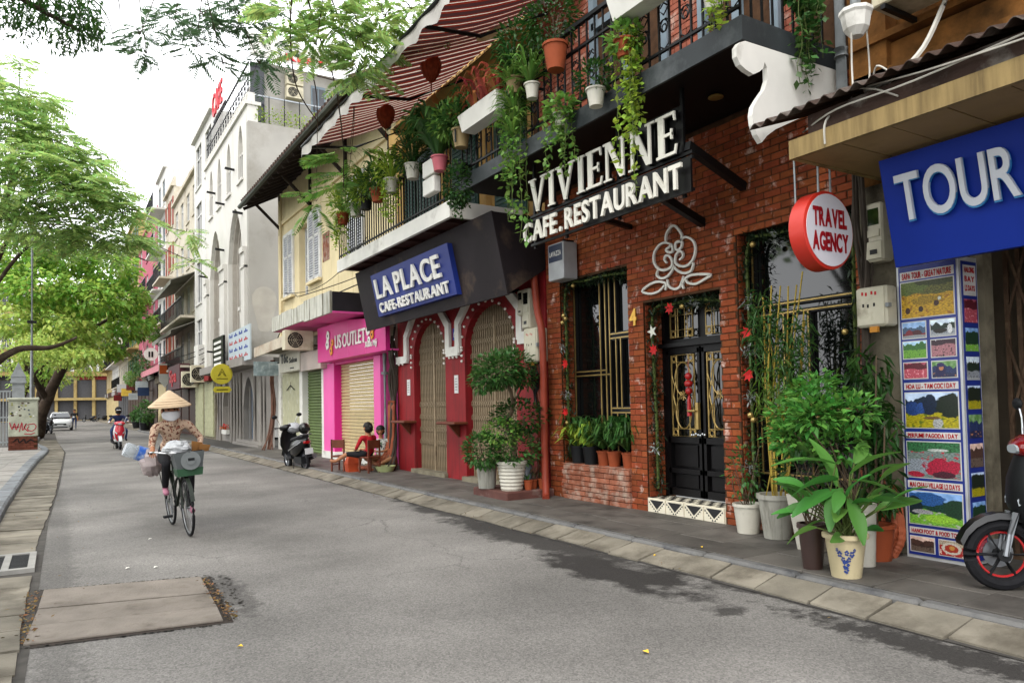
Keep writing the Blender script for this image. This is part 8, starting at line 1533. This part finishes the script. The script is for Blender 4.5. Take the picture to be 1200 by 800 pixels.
def spray_tree(par, clusters, root, m, fr, L, npair, branch_r=.05, flat=.45):
    O, D = [], []
    for (c, r, n) in clusters:
        c = np.array(c); P = Vector(root); mid = (P+Vector(c))/2+Vector((rw(.4), rw(.4), .5)); limb(par, [P, mid, c], branch_r, branch_r*.3, 6, 'branch')
        for k in range(5): 
            e = c+np.array([rw(r), rw(r), rw(r*flat)]); limb(par, [c, (c+e)/2+np.array([0, 0, .1]), e], branch_r*.35, branch_r*.12, 4, 'twig')
        p = inball(n, c, (r, r, r*flat), .1); d = unit(p-c+RNG.normal(size=(n, 3))*r*.35); d[:, 2] = d[:, 2]*.4-.1; O.append(p); D.append(d)
    O = np.concatenate(O); D = np.concatenate(D); fronds(par, O, D, L*RNG.uniform(.7, 1.25, len(O)), m, npair)
# feathery tree over the left pavement
T = thing('feathery_tree', 'feathery leaved tree with thick trunk at the left edge arching over the pavement', 'tree', (-2.25, 31, .12))
limb(T, [(-2.15, 31, 0), (-2.1, 31, 1.6), (-2.0, 31, 3.4), (-1.9, 30.5, 5.0), (-1.9, 29.5, 7)], .36, .2, 12, 'trunk')
limb(T, [(-2.05, 31, 3.0), (-1.2, 31, 3.7), (-.2, 31, 3.8), (.6, 31.2, 4.2)], .15, .04); limb(T, [(-1.9, 30, 6), (-1, 28.5, 7.8), (.4, 27, 8.2), (2.2, 26, 7.8)], .08, .02); limb(T, [(-1.9, 29.6, 6.8), (-1.2, 28, 9), (-.2, 27, 10.5)], .12, .04); limb(T, [(-1.9, 30, 5.5), (-.8, 29, 7), (.6, 28, 7.2), (2.6, 28, 6.6)], .07, .02)
spray_tree(T, [((-1.5, 27, 11.3), .8, 55), ((-.8, 26, 10.8), .7, 50), ((-1.3, 26, 10.0), .9, 95), ((-.2, 26, 9.7), .8, 80), ((.5, 26, 9.1), .8, 80), ((1.1, 26, 8.3), .8, 80), ((-.8, 25, 8.7), 1.0, 120), ((.3, 25, 8.0), .9, 100), ((1.7, 26, 7.7), .6, 50), ((-1.5, 25, 7.5), 1.0, 100), ((1.9, 26, 6.9), .6, 36), ((-.2, 26, 7.0), 1.1, 110), ((1.0, 26.5, 6.9), .8, 60), ((2.6, 29, 8.3), .5, 16), ((2.9, 30, 7.6), .5, 16), ((-1.7, 27, 12.4), .4, 14), ((-1.0, 27, 12.2), .3, 8), ((1.2, 27, 9.6), .4, 14), ((4.4, 32, 8.6), .4, 10), ((4.8, 33, 7.6), .4, 10)], (-1.4, 28.6, 7.6), L_f1, 0, .7, 9, .035)
# broad leaved tree leaning over the road
T = thing('broad_leaved_tree', 'bright broad leaved tree with trunk leaning right over the parked car', 'tree', (-.9, 50, .12))
limb(T, [(-.95, 50, 0), (-.75, 49.6, 1.4), (-.1, 49, 3.2), (.75, 48, 5.4), (1.2, 47, 7.5), (1.6, 46, 9)], .34, .16, 12, 'trunk'); limb(T, [(-.5, 49.4, 2.2), (-1.2, 48, 3.6), (-1.9, 47, 5.2)], .2, .08); limb(T, [(.3, 48.6, 4.2), (-.4, 47, 6), (-1.2, 46, 7.5)], .14, .05); limb(T, [(.75, 48, 5.4), (2.4, 47, 6.6), (4.2, 46, 7)], .13, .04); limb(T, [(1.2, 47, 7.4), (.2, 45, 8.5), (-.6, 44, 9.4)], .1, .03)
for (c, r, n, m_) in (((-1.8, 44, 9.3), (1.6, 2, 1.2), 1300, L_b1), ((.2, 44, 9.6), (1.7, 2, 1.1), 1400, L_b1), ((2.3, 44, 8.9), (1.5, 2, 1.1), 1200, L_b1), ((3.2, 45, 7.6), (1.2, 1.8, .9), 800, L_b1), ((4.2, 46, 6.4), (.7, 1.2, .5), 260, L_b1), ((-.8, 43, 7.6), (1.8, 2, 1.0), 1300, L_b1), ((1.4, 43, 7.2), (1.8, 2, 1.0), 1300, L_b1), ((3.2, 44, 5.9), (1.0, 1.5, .7), 520, L_b1), ((.9, 42, 4.2), (1.0, 1.6, .5), 420, L_b2), ((-.6, 42, 4.5), (1.1, 1.6, .6), 480, L_b2), ((2.5, 44, 4.6), (.7, 1.2, .4), 200, L_b1), ((-1.8, 43, 6.0), (1.3, 1.8, .9), 800, L_b2), ((.2, 43, 5.7), (1.5, 1.8, .9), 900, L_b2), ((1.9, 44, 4.9), (.9, 1.4, .7), 420, L_b2)):
    C = inball(n, c, r, .2); D = unit(C-np.array(c)+RNG.normal(size=(n, 3))*.8); D[:, 2] -= .35; fol(T, C, D, RNG.uniform(.2, .4, n), RNG.uniform(.13, .24, n), m_, 'crown', droop=.15)
# smaller trees by the park wall
for (x, y, h, cl, m_, lab) in ((-1.6, 41, 4.5, [((-1.9, 41, 4.0), (1.0, 1.2, .8), 700), ((-.9, 40, 4.5), (1.0, 1.2, .7), 700), ((-.2, 40, 3.9), (.8, 1, .5), 420), ((-1.4, 40, 2.9), (.5, .8, .5), 200)], L_b2, 'small yellow green tree by the park wall behind the gate pillar'),
                             (-1.3, 66, 7, [((-1.2, 66, 5.0), (1.8, 2, 1.5), 700), ((1.0, 66, 7.5), (2.4, 2, 1.6), 900), ((-.8, 65, 8.5), (2.2, 2, 1.6), 800), ((3.6, 68, 9), (1.6, 2, 1.4), 500)], L_b1, 'tree behind the leaning tree beyond the parked car'),
                             (-1.3, 88, 9, [((-.5, 88, 5.2), (2.2, 3, 1.4), 500), ((2.6, 90, 6.2), (1.6, 2, 1.2), 350), ((0, 88, 8), (2.5, 3, 2.2), 800), ((2.5, 88, 10), (2.4, 3, 2), 800), ((-2, 86, 7), (2, 3, 2.2), 600), ((4.2, 90, 12), (2, 3, 2), 500), ((.5, 88, 13), (3, 3, 2), 700)], L_b2, 'farther yellow green tree near the end of the left pavement')):
    T = thing('street_tree', lab, 'tree', (x, y, .12)); limb(T, [(x, y, 0), (x+.1, y, h*.35), (x+.25, y, h*.7)], .2 if h < 6 else .3, .1, 10, 'trunk')
    for c, r, n in cl:
        limb(T, [(x+.15, y, h*.4), ((x+c[0])/2, y, (h*.5+c[2])/2+.2), c], .09, .03, 6, 'branch'); C = inball(n, c, r, .1); D = unit(C-np.array(c)+RNG.normal(size=(n, 3))*.8); D[:, 2] -= .3; s = .16 if h < 5 else .4; fol(T, C, D, RNG.uniform(s*.7, s*1.3, n), s*.55, m_, 'crown')
# overhanging tree: trunk left of the picture, limbs over the street
T = thing('overhanging_tree', 'tree with thin hanging branches and feathery sprays over the street and striped awning', 'tree', (-3.2, 7, .1))
limb(T, [(-3.2, 7, 0), (-3.1, 7.1, 3), (-2.8, 7.4, 6), (-2.2, 8, 9)], .4, .25, 12, 'trunk'); limb(T, [(-2.4, 7.8, 8), (-.5, 9, 9.5), (2, 10, 9.6), (4.2, 10.5, 8.8)], .16, .05); limb(T, [(-2.8, 7.4, 6.2), (-1.6, 8.4, 6.4), (-.6, 9, 5.9), (.2, 9, 5.55)], .08, .015); limb(T, [(-1, 8.8, 9.2), (.8, 12, 9.6), (2.0, 14, 9.2)], .09, .02)
# dark small leaved sprays, upper left corner
n = 1900; C = np.concatenate([inball(int(n*w_), c, r, .05) for w_, c, r in ((.26, (-.4, 9, 5.75), (.35, .6, .2)), (.24, (-.05, 9, 5.75), (.3, .6, .2)), (.2, (.22, 9, 5.72), (.22, .5, .2)), (.12, (.3, 9, 5.55), (.14, .4, .12)), (.1, (-.35, 9, 5.5), (.25, .5, .08)), (.08, (.05, 9, 5.42), (.18, .4, .1)))]); D = rdir(len(C)); D[:, 2] -= .4; fol(T, C, D, RNG.uniform(.05, .11, len(C)), .024, L_f3, 'crown', droop=.1)
for k in range(12): b = V(-.6+.09*k, 8.8+rw(.3), 5.95); limb(T, [b, b+V(.15, .1, -.1), b+V(.25+rw(.1), .2, -.35)], .012, .004, 4, 'twig')
# grey green sprays against the sky
spray_tree(T, [((1.2, 14, 7.95), .3, 14), ((1.75, 14, 8.35), .35, 20), ((2.25, 14, 8.55), .4, 26), ((2.1, 14, 7.95), .35, 18), ((2.9, 14, 8.6), .4, 26), ((3.4, 14, 8.3), .35, 22), ((1.3, 14, 7.65), .25, 10), ((2.55, 14, 7.75), .25, 10), ((3.2, 14, 7.9), .3, 12), ((3.0, 14, 9.1), .5, 30)], (1.6, 13, 9.3), L_f2, 0, .36, 10, .018, .6)
# bright sprays over the striped awning
spray_tree(T, [((2.7, 10, 6.85), .25, 16), ((3.05, 10, 6.5), .26, 18), ((3.4, 10, 6.95), .3, 24), ((3.75, 10, 6.65), .3, 26), ((4.05, 10, 7.15), .3, 24), ((3.65, 10, 6.25), .22, 14), ((4.5, 10, 7.4), .3, 18), ((5.0, 10, 7.6), .28, 14), ((3.3, 10, 7.3), .4, 24)], (2.6, 9.6, 8.0), L_f1, 0, .42, 12, .016, .5)
spray_tree(T, [((4.35, 12.4, 5.9), .3, 8), ((4.6, 13.2, 5.7), .3, 8), ((4.3, 14.2, 5.5), .3, 5)], (3.6, 12, 7.0), L_lt, 0, .6, 13, .012, .5)
for pts in ([(2.6, 9.6, 8.0), (2.72, 10, 7.2), (2.75, 10.2, 6.6), (2.95, 10.6, 6.1), (3.5, 11.3, 5.9)], [(2.6, 9.6, 8.0), (3.1, 10.4, 7.2), (3.7, 11.2, 6.6), (4.1, 12, 5.9), (4.3, 12.6, 5.3)]): limb(T, pts, .016, .008, 5, 'hanging_branch')

# crowns of the park trees just left of the picture: they shade the fronts and show in the window glass
for (x, y, z, r, lab) in ((-5.5, 1.5, 6.5, 2.6, 'park tree on the left pavement beside the camera'), (-6.5, 13, 7, 3.0, 'park tree on the left pavement facing the brick restaurant'), (-7, 22, 7.5, 3.0, 'park tree on the left pavement facing the pink shop')):
    T = thing('park_tree', lab, 'tree', (x, y, .1)); limb(T, [(x, y, 0), (x+.1, y, z*.5), (x, y, z)], .32, .15, 10, 'trunk'); n = 3000
    for k in range(6):
        c = (x+r*.6*math.cos(k*1.05), y+r*.6*math.sin(k*1.05), z+rw(1.0)); limb(T, [(x, y, z*.6), ((x+c[0])/2, (y+c[1])/2, z*.85), c], .1, .03, 6, 'branch'); C = inball(n//6, c, (r*.65, r*.65, r*.5), .1); D = rdir(n//6); D[:, 2] -= .3; fol(T, C, D, RNG.uniform(.25, .45, n//6), .22, L_b1, 'crown')
